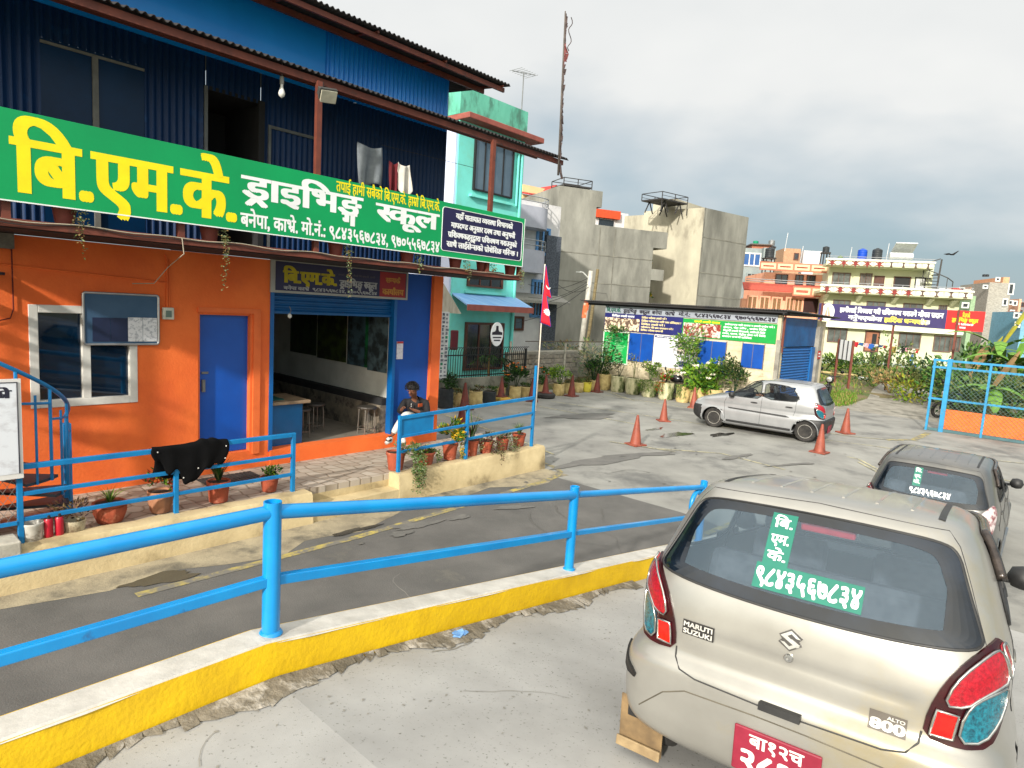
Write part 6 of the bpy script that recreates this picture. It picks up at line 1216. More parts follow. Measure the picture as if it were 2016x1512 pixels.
# ---------------------------------------------------------------- the town behind
def pl(px,d,deg):   # facade plane through the pixel column px at depth d, running in compass direction deg
    x=(px-1008)/F*d; return Plane(x,d,0,deg)
def rect(P,x0,y0,x1,y1):
    (a,z1),(c,z0)=P.q(x0,y0),P.q(x1,y1); a2,z0b=P.q(x0,y1); return min(a,c),max(a,c),min(z0,z0b),max(z1,P.q(x1,y0)[1])
def win(P,par,x0,y0,x1,y1,frame,pane,name='window',w_=.09,bars=1,o=.03):
    s0,s1,z0,z1=rect(P,x0,y0,x1,y1); b=MB(P); b.box((s0,o-.02,z0),(s1,o,z1)); wn=b.obj(name,pane,par)
    b=MB(P); b.box((s0-w_,o-.03,z0-w_),(s0,o+.05,z1+w_)); b.box((s1,o-.03,z0-w_),(s1+w_,o+.05,z1+w_)); b.box((s0,o-.03,z1),(s1,o+.05,z1+w_)); b.box((s0,o-.03,z0-w_),(s1,o+.05,z0))
    for k in range(bars): q=s0+(s1-s0)*(k+1)/(bars+1); b.box((q-w_*.35,o,z0),(q+w_*.35,o+.03,z1))
    b.obj('frame',frame,wn); return wn
dkp=mat('pane_dark',(22,28,34),(40,48,54),1,.12,spec=.8); skyp=mat('pane_sky',(70,88,104),(96,112,124),.6,.1,spec=.9); brown=mat('wood_brown',(88,50,36),(70,40,30),4,.6); whf=mat('frame_white',(206,208,206)); blk2=mat('frame_black',(22,22,24))
def bbox(P,par,name,m,s0,s1,o0,o1,z0,z1,bevel=0): b=MB(P); b.box((s0,o0,z0),(s1,o1,z1)); return b.obj(name,m,par,bevel=bevel)
# turquoise house
TV=-6.0; th=gthing('turquoise_house','narrow turquoise three storey house behind the iron fence','house',7.3,-8,0)
teal=mat('wall_turquoise',(118,214,204),(106,202,192),1.2,.85,bump=.12,bscale=14,c3=(120,196,176),s3=1.2,k3=(.5,.7)); tealw=mat('wall_turquoise_weathered',(104,188,164),(82,160,138),1.5,.9,c3=(70,120,104),s3=2.4,k3=(.52,.66),stretch=(1,1,.4)); white_sky=mat('wall_white_skylit',(196,204,228),(184,192,218),1,.8); brick=mat('band_brick',(150,82,70),(128,66,58),3,.7)  # side wall is white; its bluish tint paints in the sky light
b=MB(S); b.box((5.78,-12,-.1),(8.78,TV,8.45)); b.obj('wall',teal,th); part('side_wall',[white_sky],[((5.70,-11.9,.0),(5.778,TV-.05,8.4))],parent=th)
part('parapet',[tealw],[((5.74,-12,8.62),(8.82,TV+.03,9.42))],parent=th); part('cornice',[brick],[((5.74,-12.1,8.45),(9.25,TV+.45,8.62))],parent=th,bevel=.02)
PT=Plane(*S((0,TV,0)),41.6)
win(PT,th,936,283,1004,372,blk2,skyp,'window',.05,3); win(PT,th,922,540,985,560,brown,dkp,'window',.06,2); win(PT,th,918,640,983,722,brown,dkp,'window',.07,2)
part('window_ledge',[teal],[((6.3,TV,6.28),(8.25,TV+.12,6.36)),((6.3,TV,3.3),(8.25,TV+.10,3.38))],parent=th)
b=MB(S); b.prism([(5.8,TV+.001,3.22),(8.78,TV+.001,3.22),(8.85,TV+.75,2.9),(5.75,TV+.75,2.9)],(0,0,.05)); b.obj('porch_roof',mat('porch_blue',(104,150,204),(136,174,214),3,.6,stretch=(.3,4,1)),th); part('porch_edge',[brick],[((5.75,TV+.751,2.76),(8.85,TV+.80,2.95))],parent=th)
b=MB(S); b.prism([onV(862,552,-4.6),onV(872,556,-4.6),onV(908,618,-4.4),onV(862,615,-4.4)],(0,-.01,.02)); b.obj('side_roof_sheet',mat('asbestos',(170,164,148),(140,134,118),2,.9,stretch=(6,1,1)),th)
b=MB(S); b.tube([(8.62,TV+.06,.4),(8.62,TV+.06,8.4)],.05,8); b.tube([(8.45,TV+.06,6.3),(8.45,TV+.06,8.4)],.04,8); b.obj('drain_pipe',teal,th)
b=MB(S); u,_,z=onV(1027,215,TV-1); b.tube([(u,TV-1,z-.4),(u,TV-1,z+1.25)],.02,6); z2=z+1.22; b.tube([(u-.5,TV-1.1,z2-.05),(u+.5,TV-.9,z2+.05)],.014,5)
for k in range(7): b.tube([(u-.42+.14*k,TV-1.3,z2),(u-.42+.14*k,TV-.7,z2)],.008,4)
b.obj('tv_antenna',mat('antenna_grey',(120,122,124)),label='thin television antenna on the turquoise roof',cat='antenna')
p=onV(978,658,-4.75); ds=gthing('disc_sign','round white sign with a black emblem hung before the turquoise window','sign',p[0],-4.75,p[2]-.35); b=MB(S); pts=[(p[0]+.27*math.cos(a),-4.76,p[2]+.37*math.sin(a)) for a in [2*math.pi*k/28 for k in range(28)]]; b.prism(pts,(0,.03,0)); b.obj('disc',wht,ds)
b=MB(S); b.poly([(p[0]+x,-4.728,p[2]+z) for x,z in ((-.23,-.02),(-.23,.06),(-.1,.09),(-.07,.14),(-.06,.26),(.04,.26),(.05,.14),(.08,.09),(.23,.06),(.23,-.02))]); b.box((p[0]-.19,-4.728,p[2]-.12),(p[0]+.19,-4.724,p[2]-.08)); b.box((p[0]-.14,-4.728,p[2]-.21),(p[0]+.14,-4.724,p[2]-.17)); b.obj('emblem',mat('ink_dark',(34,30,44)),ds)
pL,pR=onV(862,640,-4.2)[0],onV(884,640,-4.2)[0]; zB,zT_=onV(880,744,-4.2)[2],onV(880,614,-4.2)[2]; pc=gthing('poster_column','tall white notice column covered in small printed pictures by the orange pillar','notice',4.2,-4.2,.3); b=MB(S); b.box((pL,-4.24,zB),(pR,-4.2,zT_)); b.obj('sheet',mat('notice_sheet',(206,208,206)),pc); b=MB(S); r=random.Random(8)
for k in range(17):
    for j in range(3): b.box((pL+.02+(pR-pL)/3*j,-4.199,zB+.05+(zT_-zB)/17.5*k),(pL+.02+(pR-pL)/3*j+r.uniform(.4,.8)*(pR-pL)/3,-4.195,zB+.05+(zT_-zB)/17.5*k+r.uniform(.03,.09)),0 if r.random()<.85 else 1)
b.obj('printed_pictures',[mat('ink_grey',(66,70,80),(120,124,130),14,.7,contrast=(.45,.55)),mat('ink_green2',(20,120,84))],pc)
b=MB(S); p=onV(888,668,-5.4); b.box((p[0]-.05,-5.4,p[2]-.32),(p[0]+.22,-5.3,p[2]+.28)); b.obj('letter_box',mat('maroon_box',(90,16,30)),label='dark maroon box on the wall corner behind the notice column',cat='box',bevel=.03)
b=MB(S); r=random.Random(12); p=onV(958,705,-5.4)
for k in range(9):
    a=r.uniform(-.4,3.5); 
    for j in range(12): t=j/11; leaf(b,(p[0]+math.cos(a)*t*1.0,-5.3+.3*math.sin(k),p[2]+.35*math.sin(a)*t+.25*t-.6*t*t),(math.cos(a)+r.uniform(-.8,.8),r.uniform(-.6,.6),-.6),.3,.05,r.randrange(2),r)
b.tube([(p[0]+.1,-5.3,.0),(p[0],-5.3,p[2])],.04,6,2); b.obj('palm_shrub',[LG[0],LG[2],LOL[2]],label='feathery palm shrub behind the iron fence at the turquoise window',cat='shrub')
# white house with rounded balconies
wh=mat('house_white',(206,204,204),(190,188,190),2,.85,c3=(160,158,156),s3=1,k3=(.6,.75)); gw=mat('balcony_grey',(172,174,186),(160,162,174),2,.8); blf=mat('frame_blue',(96,150,206))
P=pl(1008,30,52); hw=thing('white_house','white house with rounded grey balconies beside the concrete tower','house',P((0,0,.9)))
s0=P.q(1006,600)[0]; s1=P.q(1092,600)[0]; zz=lambda y:P.q(1055,y)[1]
bbox(P,hw,'wall',wh,s0-2,s1,-7,0,.8,zz(398))
for ya,yb,xr in ((415,455,1092),(497,540,1086)):
    z1,z0=zz(ya),zz(yb); sR=P.q(xr,ya,.9)[0]; pts=[(s0-1,.0)]+[(s0-1,1.0)]+[(sR-.9+.9*math.sin(R(a)),.1+.9*math.cos(R(a))) for a in range(0,91,15)]+[(sR,0)]
    b=MB(P); b.prism([(x,y,z0) for x,y in pts],(0,0,z1-z0)); b.obj('balcony',gw,hw,smooth=30); b=MB(P)
    for h in (.2,.42): b.tube([(x,y,z1+h) for x,y in pts[1:]],.025,5)
    for x,y in pts[1::2]: b.tube([(x,y,z1),(x,y,z1+.44)],.02,5)
    b.obj('balcony_rail',mat('rail_grey',(150,152,156)),hw)
win(P,hw,1060,455,1076,497,blf,dkp,'window',.12,1); win(P,hw,1050,556,1064,620,blf,dkp,'window',.12,2); win(P,hw,1014,627,1026,646,brown,skyp,'window',.1,0)
b=MB(P); b.prism([(s0-1,0,zz(583)),(s1+.2,0,zz(583)),(s1+.2,.9,zz(597)),(s0-1,.9,zz(597))],(0,0,.12)); b.obj('porch_roof',mat('slate_grey',(150,148,140),(122,120,114),5,.9,stretch=(1,6,6)),hw)
bbox(P,hw,'stone_facing',mat('stone_blue_grey',(84,90,100),(60,66,76),14,.9,contrast=(.42,.58)),P.q(1068,560)[0],s1+.05,.02,.12,.8,zz(460))
P2_=pl(1045,44,52); rh=thing('red_roof_house','cream house with a red gabled roof above the white balconies','house',P2_((0,0,1))); sa,sb_=P2_.q(1040,390)[0],P2_.q(1110,390)[0]; za=lambda y:P2_.q(1075,y)[1]
bbox(P2_,rh,'wall',mat('house_cream',(226,200,150),(214,188,140),2,.85),sa-.5,sb_,-6,0,1,za(372)); b=MB(P2_); red_t=mat('roof_red',(176,50,42),(150,40,36),5,.7)
b.prism([(sa-.6,.6,za(396)),(sa+.9,.6,za(394)),(sa+1.7,.6,za(366)),(sa+2.2,.6,za(366)),(sa+3.4,.6,za(386)),(sb_+.2,.6,za(384)),(sb_+.2,.6,za(392)),(sa-.6,.6,za(404))],(0,0,.001)); b=MB(P2_); b.prism([(sa-.6,.8,za(396)),(sb_+.2,.8,za(388)),(sb_+.2,-1.2,za(376)),(sa-.6,-1.2,za(380))],(0,0,.1)); b.obj('roof',red_t,rh)
b=MB(P2_); m0=sa+1.6; b.prism([(m0-1.0,.9,za(394)),(m0,.9,za(366)),(m0+1.2,.9,za(392))],(0,0,0) if 0 else (0,-1.6,0)); 
# local outward axis is the second coordinate
b.obj('gable',red_t,rh); b=MB(P2_); b.poly([(m0-.55,.92,za(394)),(m0,.92,za(379)),(m0+.65,.92,za(393))]); b.obj('gable_front',whf,rh)
# raw concrete towers
cg=mat('raw_concrete',(150,149,140),(112,111,104),.9,.92,bump=.3,bscale=9,contrast=(.32,.68),c3=(92,92,86),s3=.55,k3=(.5,.72),stretch=(1,1,.35),detail=11); cw2=mat('raw_concrete_sunlit',(182,176,156),(152,147,131),.8,.92,bump=.3,bscale=9,c3=(124,118,104),s3=1.0,k3=(.55,.74),stretch=(1,1,.45),detail=11); cseam=mat('concrete_seam',(132,130,120),(104,102,94),2,.95)  # warmer, lighter copy of the concrete paints sunlight on one side
P=pl(1098,36,68); t1=thing('concrete_tower','bare grey concrete building with a stepped outline left of the hut roof','building',P((3,-3,.8)))
q=lambda x,y:P.q(x,y); S0=q(1093,500)[0]; zA,zB=q(1100,365)[1],q(1180,443)[1]; sA=q(1187,378)[0]; sB=q(1172,440)[0]; sC=q(1288,470)[0]; sD=q(1312,480)[0]
bbox(P,t1,'wall',cg,S0,sB,-8,0,.6,zA); bbox(P,t1,'wing_wall',cg,sB,sC,-8,-.01,.6,zB); bbox(P,t1,'stair_head',cg,sB,sA,-6,-.004,q(1180,408)[1],zA)
for y0,y1,xe in ((455,488,1316),(530,552,1308)): bbox(P,t1,'balcony_end',cg,sC,q(xe,y0)[0],-4,-.02,q(1290,y1)[1],q(1290,y0)[1])
bbox(P,t1,'recess',mat('recess_grey',(78,78,76),(62,62,60),2,.9),sC,sC+.5,-6,-2.5,.6,zB)
b=MB(P)
for y in (505,560,): z=q(1200,y)[1]; b.box((S0,.0,z),(sC,.012,z+.05))
for x in (1176,1206): s=q(x,520)[0]; b.box((s,.001,.6),(s+.05,.014,zB-.1))
b.obj('pour_seam',cseam,t1)
b=MB(P)
for i,(x,y) in enumerate(((1300,520),(1293,588))):
    s,z=q(x,y); b=MB(P); bush(b,(s,-1.2,z),(.35,.3,.3),60,.2,random.Random(i)); tag(b.obj('balcony_plant',[LG[1],LYE[0],LG[0]]),'small plant in the %s notch of the grey concrete building'%('upper','lower')[i],'plant','plants on the concrete balconies')
def platform(label,P,x0,x1,yt,ym,yb):
    s0,s1=P.q(x0,ym)[0],P.q(x1,ym)[0]; zt,zm,zb=P.q(x0,yt)[1],P.q(x0,ym)[1],P.q(x0,yb)[1]; t=thing('tank_platform',label,'metal stand',P((s0,-1.5,zb)),'tank stands on the concrete roofs'); m=mat('angle_iron',(48,46,46)); b=MB(P); b.box((s0,-2.6,zm-.05),(s1,-1.0,zm+.03)); b.obj('deck',m,t)
    b=MB(P); m4=(s0+s1)/2
    for o in (-2.6,-1.0):
        for s in (s0,m4,s1): b.tube([(s,o,zm),(s,o,zt)],.03,5)
        b.tube([(s0,o,zt),(s1,o,zt)],.025,5); b.tube([(s0,o,(zt+zm)/2),(s1,o,(zt+zm)/2)],.015,4)
    for s in (s0,s1): b.tube([(s,-2.6,zt),(s,-1,zt)],.025,5)
    b.obj('guard_rail',m,t); b=MB(P)
    for s in (s0+.5,s1-.5):
        for o in (-2.4,-1.2): b.tube([(s,o,zm),(s+.35,o,zb-.3)],.04,5); b.tube([(s,o,zm),(s-.35,o,zb-.3)],.04,5)
    for s in (s0,s1): b.tube([(s,-1,zm),(s,-1,zb-.3)],.025,5)
    b.obj('leg_frame',m,t)
platform('thin iron water tank stand on the stepped concrete building',P,1126,1183,343,357,378)
P=pl(1356,40,53); PL=pl(1356,40,-47); t2=thing('concrete_tower','tall square concrete building with a sunlit side behind the hut','building',P((3,-3,.8)))
zT=P.q(1362,403)[1]; sR=P.q(1473,440)[0]; sL=PL.q(1268,420)[0]
b=MB(); A_,B_,D_=P((0,0,.5)),P((sR,0,.5)),PL((sL,0,.5)); C_=(B_[0]+D_[0]-A_[0],B_[1]+D_[1]-A_[1],.5); up=(0,0,zT-.5)
def quadw(b,a,c,m=0): b.poly([a,c,(c[0],c[1],zT),(a[0],a[1],zT)],m)
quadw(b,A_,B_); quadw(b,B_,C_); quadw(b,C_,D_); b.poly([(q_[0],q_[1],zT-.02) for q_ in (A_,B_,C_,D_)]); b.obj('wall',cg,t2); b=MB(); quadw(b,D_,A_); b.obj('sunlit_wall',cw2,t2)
b=MB(P)
for y in (470,540,585): z=P.q(1400,y)[1]; b.box((0,.0,z),(sR,.014,z+.06))
b.box((0,.001,.5),(.10,.03,zT)); b.obj('pour_seam',cseam,t2)
P3=pl(1240,46,-47); lo=P3.q(1225,440)
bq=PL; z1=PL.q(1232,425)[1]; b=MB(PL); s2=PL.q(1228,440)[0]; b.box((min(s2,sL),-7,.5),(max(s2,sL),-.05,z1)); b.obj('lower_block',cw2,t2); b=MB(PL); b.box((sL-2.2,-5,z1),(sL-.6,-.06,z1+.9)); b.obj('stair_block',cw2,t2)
platform('thin iron water tank stand on the tall square concrete building',P,1330,1381,373,387,401)
P=pl(1172,58,68); so=thing('roof_room','small white roof room with an orange band between the concrete buildings','house',P((0,0,6))); a0,a1,z0,z1=rect(P,1170,417,1213,480); bbox(P,so,'wall',wh,a0,a1+1.0,-4,0,1,z1-.05); bbox(P,so,'orange_band',mat('band_orange',(206,74,32)),a0,a1,.0,.4,P.q(1190,430)[1],z1); win(P,so,1178,434,1208,443,wh,dkp,'window',.05,0)
# pink house and the grey one behind it
pk=mat('house_pink',(222,164,134),(210,152,122),1.5,.85,c3=(190,120,90),s3=1,k3=(.58,.75)); pkd=mat('house_pink_trim',(196,118,92),(180,106,82),2,.8); pkl=mat('pink_pale',(232,196,158)); rtile=mat('tile_red',(176,78,60),(150,62,50),6,.8,stretch=(1,1,3))
P=pl(1462,50,97); ph_=thing('pink_house','salmon pink three storey house with decorated parapets','house',P((5,-4,0))); q=P.q; s0=q(1460,600)[0]; s1=q(1630,600)[0]; zq=lambda y:q(1540,y)[1]
bbox(P,ph_,'wall',pk,s0,s1,-8,0,0,zq(592)); s2=q(1513,550)[0]; bbox(P,ph_,'upper_wall',pk,s2,s1,-8,-1.2,zq(592),zq(535))
b=MB(P); b.prism([(s0-.1,0,zq(562)),(s1,0,zq(562)),(s1,.7,zq(576)),(s0-.1,.7,zq(576))],(0,0,.1)); b.obj('tile_skirt',rtile,ph_)
for x0,x1,y0,y1,o,n in ((1495,1628,520,531,.3,4),(1556,1628,566,579,.75,2)):
    a,c=q(x0,y0)[0],q(x1,y0)[0]; z0,z1=zq(y1),zq(y0); bbox(P,ph_,'parapet',pkd,a,c,o-.15,o,z0-.1,z1+.1)
    for k in range(n):
        w0=a+(c-a)*(k+.06)/n; w1=a+(c-a)*(k+.94)/n; bbox(P,ph_,'parapet_panel',pkl,w0,w1,o+.003,o+.02,z0,z1); b=MB(P); b.box((w0+.15,o+.021,z0+.16),(w1-.15,o+.03,z0+.24)); b.box((w0+.15,o+.021,z1-.24),(w1-.15,o+.03,z1-.16)); b.obj('parapet_motif',rtile,ph_)
for x0,y0,x1,y1 in ((1474,585,1487,606),(1498,586,1511,607),(1522,588,1535,609),(1550,588,1559,610),(1566,590,1576,612)): win(P,ph_,x0,y0,x1,y1,pk,mat('lattice_brown',(96,66,44),(140,104,60),18,.7),'window',.12,1)
for x0,y0,x1,y1 in ((1537,540,1557,558),(1577,541,1588,566),(1600,542,1612,567)): win(P,ph_,x0,y0,x1,y1,brown,dkp,'window',.06,1,o=-1.17)
bbox(P,ph_,'dark_porch',mat('porch_dark',(52,26,24),(40,20,20),2,.9),q(1582,600)[0],s1,.01,.05,zq(612),zq(584)); b=MB(P)
for z in (zq(553),zq(557)): b.tube([(s0,.7,z),(s1,.7,z)],.03,5)
b.obj('rail',mat('rail_grey',(150,152,156)),ph_)
def tank(label,P,x,y0,y1,wpx,m,stand=0,name='water_tank'):
    s,z1=P.q(x,y0); z0=P.q(x,y1)[1]; r_=abs(P.q(x+wpx/2,y0)[0]-P.q(x-wpx/2,y0)[0])/2; H=z1-z0; t=thing(name,label,'water tank',P((s,-2.5,z0)),'water tanks on the roofs'); c=P((s,-2.5,z0)); b=MB(); k=1.03
    prof=[(r_*.9,0)]+[p_ for j in range(4) for p_ in ((r_*1.02,H*(.05+.2*j)),(r_*1.02,H*(.17+.2*j)),(r_*.97,H*(.19+.2*j)))]+[(r_,H*.86),(r_*.6,H*.96),(r_*.3,H*.97),(r_*.3,H*1.02),(0,H*1.02)]
    b.lathe(c,prof,20); b.obj('tank_shell',m,t,smooth=40)
    if stand:
        b=MB(); 
        for dx_,dy_ in ((-1,-1),(1,-1),(1,1),(-1,1)): b.tube([(c[0]+dx_*r_*.9,c[1]+dy_*r_*.9,c[2]),(c[0]+dx_*r_*1.0,c[1]+dy_*r_,c[2]-stand)],.05,5)
        b.box((c[0]-r_*1.2,c[1]-r_*1.2,c[2]-.12),(c[0]+r_*1.2,c[1]+r_*1.2,c[2]-.02)); b.obj('stand',mat('angle_iron',(48,46,46)),t)
kb=mat('tank_black',(36,40,44),(48,54,58),2,.5); kbl=mat('tank_blue',(10,70,180),(8,60,160),2,.45); kg=mat('tank_green',(20,140,104),(16,122,90),2,.5); kol=mat('tank_olive',(96,122,70)); kst=mat('tank_steel',(176,180,184),(140,146,150),3,.3,metal=.7)
PG=pl(1462,58,97); gh=thing('grey_house','grey house with a blue glazed window behind the pink house','house',PG((2,-4,0))); ghm=mat('house_grey',(132,144,144),(118,130,132),2,.85); a=PG.q(1462,500)[0]; c=PG.q(1527,500)[0]; bbox(PG,gh,'wall',ghm,a,c,-8,0,0,PG.q(1490,489)[1]); win(PG,gh,1466,501,1494,521,whf,mat('pane_blue',(20,70,130),(30,84,140),2,.15,spec=.8),'window',.12,2); win(PG,gh,1472,540,1492,554,ghm,dkp,'window',.1,2)
bbox(PG,gh,'brick_room',mat('brick_far',(170,110,84),(150,92,70),5,.9),PG.q(1489,480)[0],PG.q(1527,480)[0],-6,-1.5,PG.q(1490,489)[1]-.1,PG.q(1500,479)[1]); bbox(PG,gh,'roof_slab',mat('slab_dark',(96,86,80)),PG.q(1485,480)[0],PG.q(1530,480)[0],-6.3,-1.2,PG.q(1500,479)[1],PG.q(1500,477)[1]); bbox(PG,gh,'shaft',ghm,PG.q(1500,489)[0],PG.q(1513,489)[0],.01,.8,PG.q(1500,514)[1],PG.q(1500,489)[1])
PB=pl(1540,70,97); bh=thing('brick_house','unfinished brick house behind the pink roof','house',PB((2,-4,0))); bbox(PB,bh,'wall',mat('brick_pale',(178,142,112),(156,120,94),6,.9),PB.q(1543,500)[0],PB.q(1576,500)[0],-6,0,0,PB.q(1555,489)[1]); win(PB,bh,1565,500,1570,510,brown,dkp,'window',.1,0); bbox(PB,bh,'white_room',wh,PB.q(1582,500)[0],PB.q(1618,500)[0],-6,0,0,PB.q(1600,494)[1])
tank('black water tank on an iron stand above the pink roof',P,1534,481,502,19,kb,1.9); tank('small green water tank on the brick roof room',PG,1502,468,476,11,kg); tank('steel water tank above the grey house',PG,1535,466,480,13,kst,.6)
# cream house
P=pl(1625,47,105); crh=thing('cream_house','pale cream three storey house with red star motifs on its balconies','house',P((6,-4,0))); cm=mat('house_pale_cream',(200,203,172),(190,193,163),1.2,.85,c3=(196,194,150),s3=1,k3=(.58,.75)); cml=mat('cream_light',(230,230,212)); star_m=mat('motif_red',(136,40,34)); dk2=mat('motif_dark',(84,62,52)); q=P.q; s0,s1=q(1622,600)[0],q(1889,600)[0]; zq=lambda y,x=1740:q(x,y)[1]
z1f,z2f,z3f=zq(646),zq(583),zq(521); bbox(P,crh,'wall',cm,s0,s1,-8,0,-.2,z2f); s1b=q(1848,550)[0]; bbox(P,crh,'upper_wall',cm,s0+.3,s1b,-8,-1.2,z2f,z3f); bbox(P,crh,'plinth',mat('plinth_grey',(150,156,150)),s0-.1,s1+.1,.001,.25,-.3,.55)
bbox(P,crh,'floor_band',cml,s0-.2,s1+.3,.0,.5,z1f-.15,z1f+.05)
def parapet(x0,x1,zb,zt,o,n,reds):
    a,c=q(x0,550,o)[0],q(x1,550,o)[0]; bbox(P,crh,'parapet',cm,a,c,o-.15,o,zb,zt); bbox(P,crh,'parapet_coping',cml,a-.05,c+.05,o-.2,o+.08,zt,zt+.12); bbox(P,crh,'balcony_floor',cm,a,c,-1.2,o-.15,zb-.05,zb+.12)
    for k in range(n):
        w0=a+(c-a)*(k+.07)/n; w1=a+(c-a)*(k+.93)/n; m=(w0+w1)/2; zm=(zb+zt)/2; b=MB(P); b.box((w0,o+.002,zb+.12),(w1,o+.02,zt-.06),0)
        for dz in (-.14,.14): b.box((w0+.25,o+.021,zm+dz-.04),(w1-.25,o+.03,zm+dz+.04),2)
        if k<reds:
            for i in range(6):
                aa=math.pi*i/3+math.pi/6; b.poly([(m+.10*math.cos(aa-.5),o+.032+.001*i,zm+.10*math.sin(aa-.5)),(m+.38*math.cos(aa),o+.032+.001*i,zm+.36*math.sin(aa)),(m+.10*math.cos(aa+.5),o+.032+.001*i,zm+.10*math.sin(aa+.5))],1)
            b.box((m-.10,o+.021,zm-.10),(m+.10,o+.031,zm+.10),1)
        else: b.box((m-.05,o+.021,zm-.18),(m+.05,o+.031,zm+.18),2)
        b.obj('parapet_panel',[cml,star_m,dk2],crh)
parapet(1617,1920,zq(582),zq(570),1.2,11,7); parapet(1623,1836,zq(526),zq(516),.2,9,5)
for x in (1624,1690,1762,1832,1880): 
    s=q(x,590,1)[0]; b=MB(P); b.prism([(s,0,z2f-.5),(s,1.1,z2f-.1),(s,0,z2f-.1)],(.25,0,0)); b.obj('bracket',cml,crh)
wb=mat('window_wood',(104,80,68),(84,62,54),5,.6); pg=mat('pane_mixed',(92,100,98),(58,60,56),1.5,.2,spec=.7)
for x0,y0,x1,y1 in ((1632,649,1664,671),(1772,659,1808,685),(1841,664,1868,690),(1873,665,1886,690)): win(P,crh,x0,y0,x1,y1,wb,pg,'window',.07,2)
for x0,y0,x1,y1 in ((1642,593,1672,600),(1708,596,1741,604),(1780,600,1815,606),(1850,603,1862,610)): win(P,crh,x0,y0,x1,y1,wb,pg,'window',.06,2)
for x0,y0,x1,y1 in ((1648,537,1678,562),(1704,538,1710,565),(1715,538,1721,567)): win(P,crh,x0,y0,x1,y1,wb,pg,'window',.07,2,o=-1.17)
for x0,y0,x1,y1,m in ((1732,543,1746,571,brown),(1772,545,1799,573,blk2)): win(P,crh,x0,y0,x1,y1,brown,m,'door',.06,0,o=-1.17)
win(P,crh,1815,546,1829,574,blk2,whf,'door',.06,0,o=-1.17); win(P,crh,1706,654,1726,690,brown,mat('door_wood',(150,96,66),(130,80,56),3,.6),'door',.08,0); bbox(P,crh,'door_opening',blk2,q(1716,670)[0],q(1725,670)[0],.031,.04,.0,zq(657,1716))
b=MB(P)
for zz_,o,x0,x1 in ((zq(562),1.25,1617,1920),(zq(566),1.25,1617,1920),(zq(508),.2,1625,1836),(zq(512),.2,1625,1836)): b.tube([(q(x0,550,o)[0],o,zz_),(q(x1,550,o)[0],o,zz_)],.025,4)
for k in range(14): s=q(1617+23*k,560,1.25)[0]; b.tube([(s,1.25,zq(572)),(s,1.25,zq(562))],.025,4)
b.obj('balcony_rail',mat('rail_grey',(150,152,156)),crh)
b=MB(P); s=q(1850,560)[0]; b.tube([(s,-.5,z2f),(s+.08,-.5,zq(509,1850))],.055,7)
for k in range(8):
    a0,zk=R(36*k),z2f+.24*k; pr_=[(s,-.5,zk)]+[(s+.95*math.cos(a0+R(36)*j/2),-.5+.95*math.sin(a0+R(36)*j/2),zk) for j in range(3)]; b.prism(pr_,(0,0,.04)); b.tube([pr_[1],(pr_[1][0],pr_[1][1],zk+.95)],.025,4)
b.tube([(s+.95*math.cos(R(36)*k),-.5+.95*math.sin(R(36)*k),z2f+.24*k+.95) for k in range(9)],.035,5); b.obj('spiral_stair',mat('stair_iron',(66,64,62)),crh)
tank('blue water tank on the cream roof',P,1717,483,507,20,kbl,.5); tank('black water tank right of the blue tank on the cream roof',P,1748,482,507,21,kb,.5); tank('black water tank left of the olive tank on the cream roof',P,1641,478,490,14,kb,1.0); tank('olive water tank at the front of the cream roof',P,1670,497,511,11,kol)
b=MB(P); s,z=q(1795,508); b.tube([(s-.9,-2,z+.3),(s+.6,-2,z+.3)],.25,8); b.obox((s,-2,z+.9),(1.4,1.2,.08),0,0,rx=.5); b.obj('solar_heater',mat('heater_white',(196,200,204)),label='white solar water heater on the cream roof right of the tanks',cat='solar heater')
for x,y0,y1 in ((1768,505,470),(1779,506,478),(1691,505,478),(1558,470,448),(1590,495,476)):
    s,z=P.q(x,y0); z2=P.q(x,y1)[1]; b=MB(P); b.tube([(s,-3,z-.6),(s+.1,-3,z2)],.03,4); tag(b.obj('roof_rod',mat('rod_pale',(190,192,194))),'thin pale rod standing on the roofs','rod','thin rods on the roofs')
# far right blocks
def block(label,x0,x1,yt,d,deg,m,wins=(),name='far_house',roof=None,zb=-1):
    P=pl(x0,d,deg); s1=P.q(x1,yt)[0]; zt=P.q((x0+x1)/2,yt)[1]; t=thing(name,label,'house',P((s1/2,-3,0))); lo,hi=min(0,s1),max(0,s1); bbox(P,t,'wall',m,lo,hi,-7,0,zb,zt)
    for wq in wins: win(P,t,*wq,whf if d<80 else brown,dkp,'window',.12,0)
    if roof: b=MB(P); b.prism([(lo-.3,.6,zt-.1),(hi+.3,.6,zt-.1),((lo+hi)/2,.6,zt+abs(hi-lo)*.28)],(0,-7.5,0)); b.obj('roof',roof,t)
    return P,t
gbk=mat('block_grey_far',(162,158,148),(134,130,122),5,.95,contrast=(.4,.6),stretch=(1,1,3))
block('tall bare grey block building at the far right',1919,1993,556,66,104,gbk,((1937,563,1942,566),(1988,560,1992,578),(1976,590,1980,600)))
block('red gabled roof house beside the spiral stair of the cream house',1849,1884,568,62,104,mat('far_peach',(220,160,120)),((1851,570,1858,575),(1862,571,1872,576)),roof=red_t)
block('low orange and grey house between the red roof and the grey block',1884,1921,565,70,104,mat('far_orange',(214,150,104)),((1890,568,1896,572),(1898,572,1908,576)))
block('pale terrace house below the grey block, behind the red banner end',1888,1922,582,58,104,mat('far_sage',(140,168,132)),((1896,598,1904,604),))
block('peach house stepping down right of the grey block',1981,2012,588,74,104,mat('far_peach2',(222,170,140)),((1987,593,1991,598),(1996,594,2000,600),(1990,612,1994,618)))
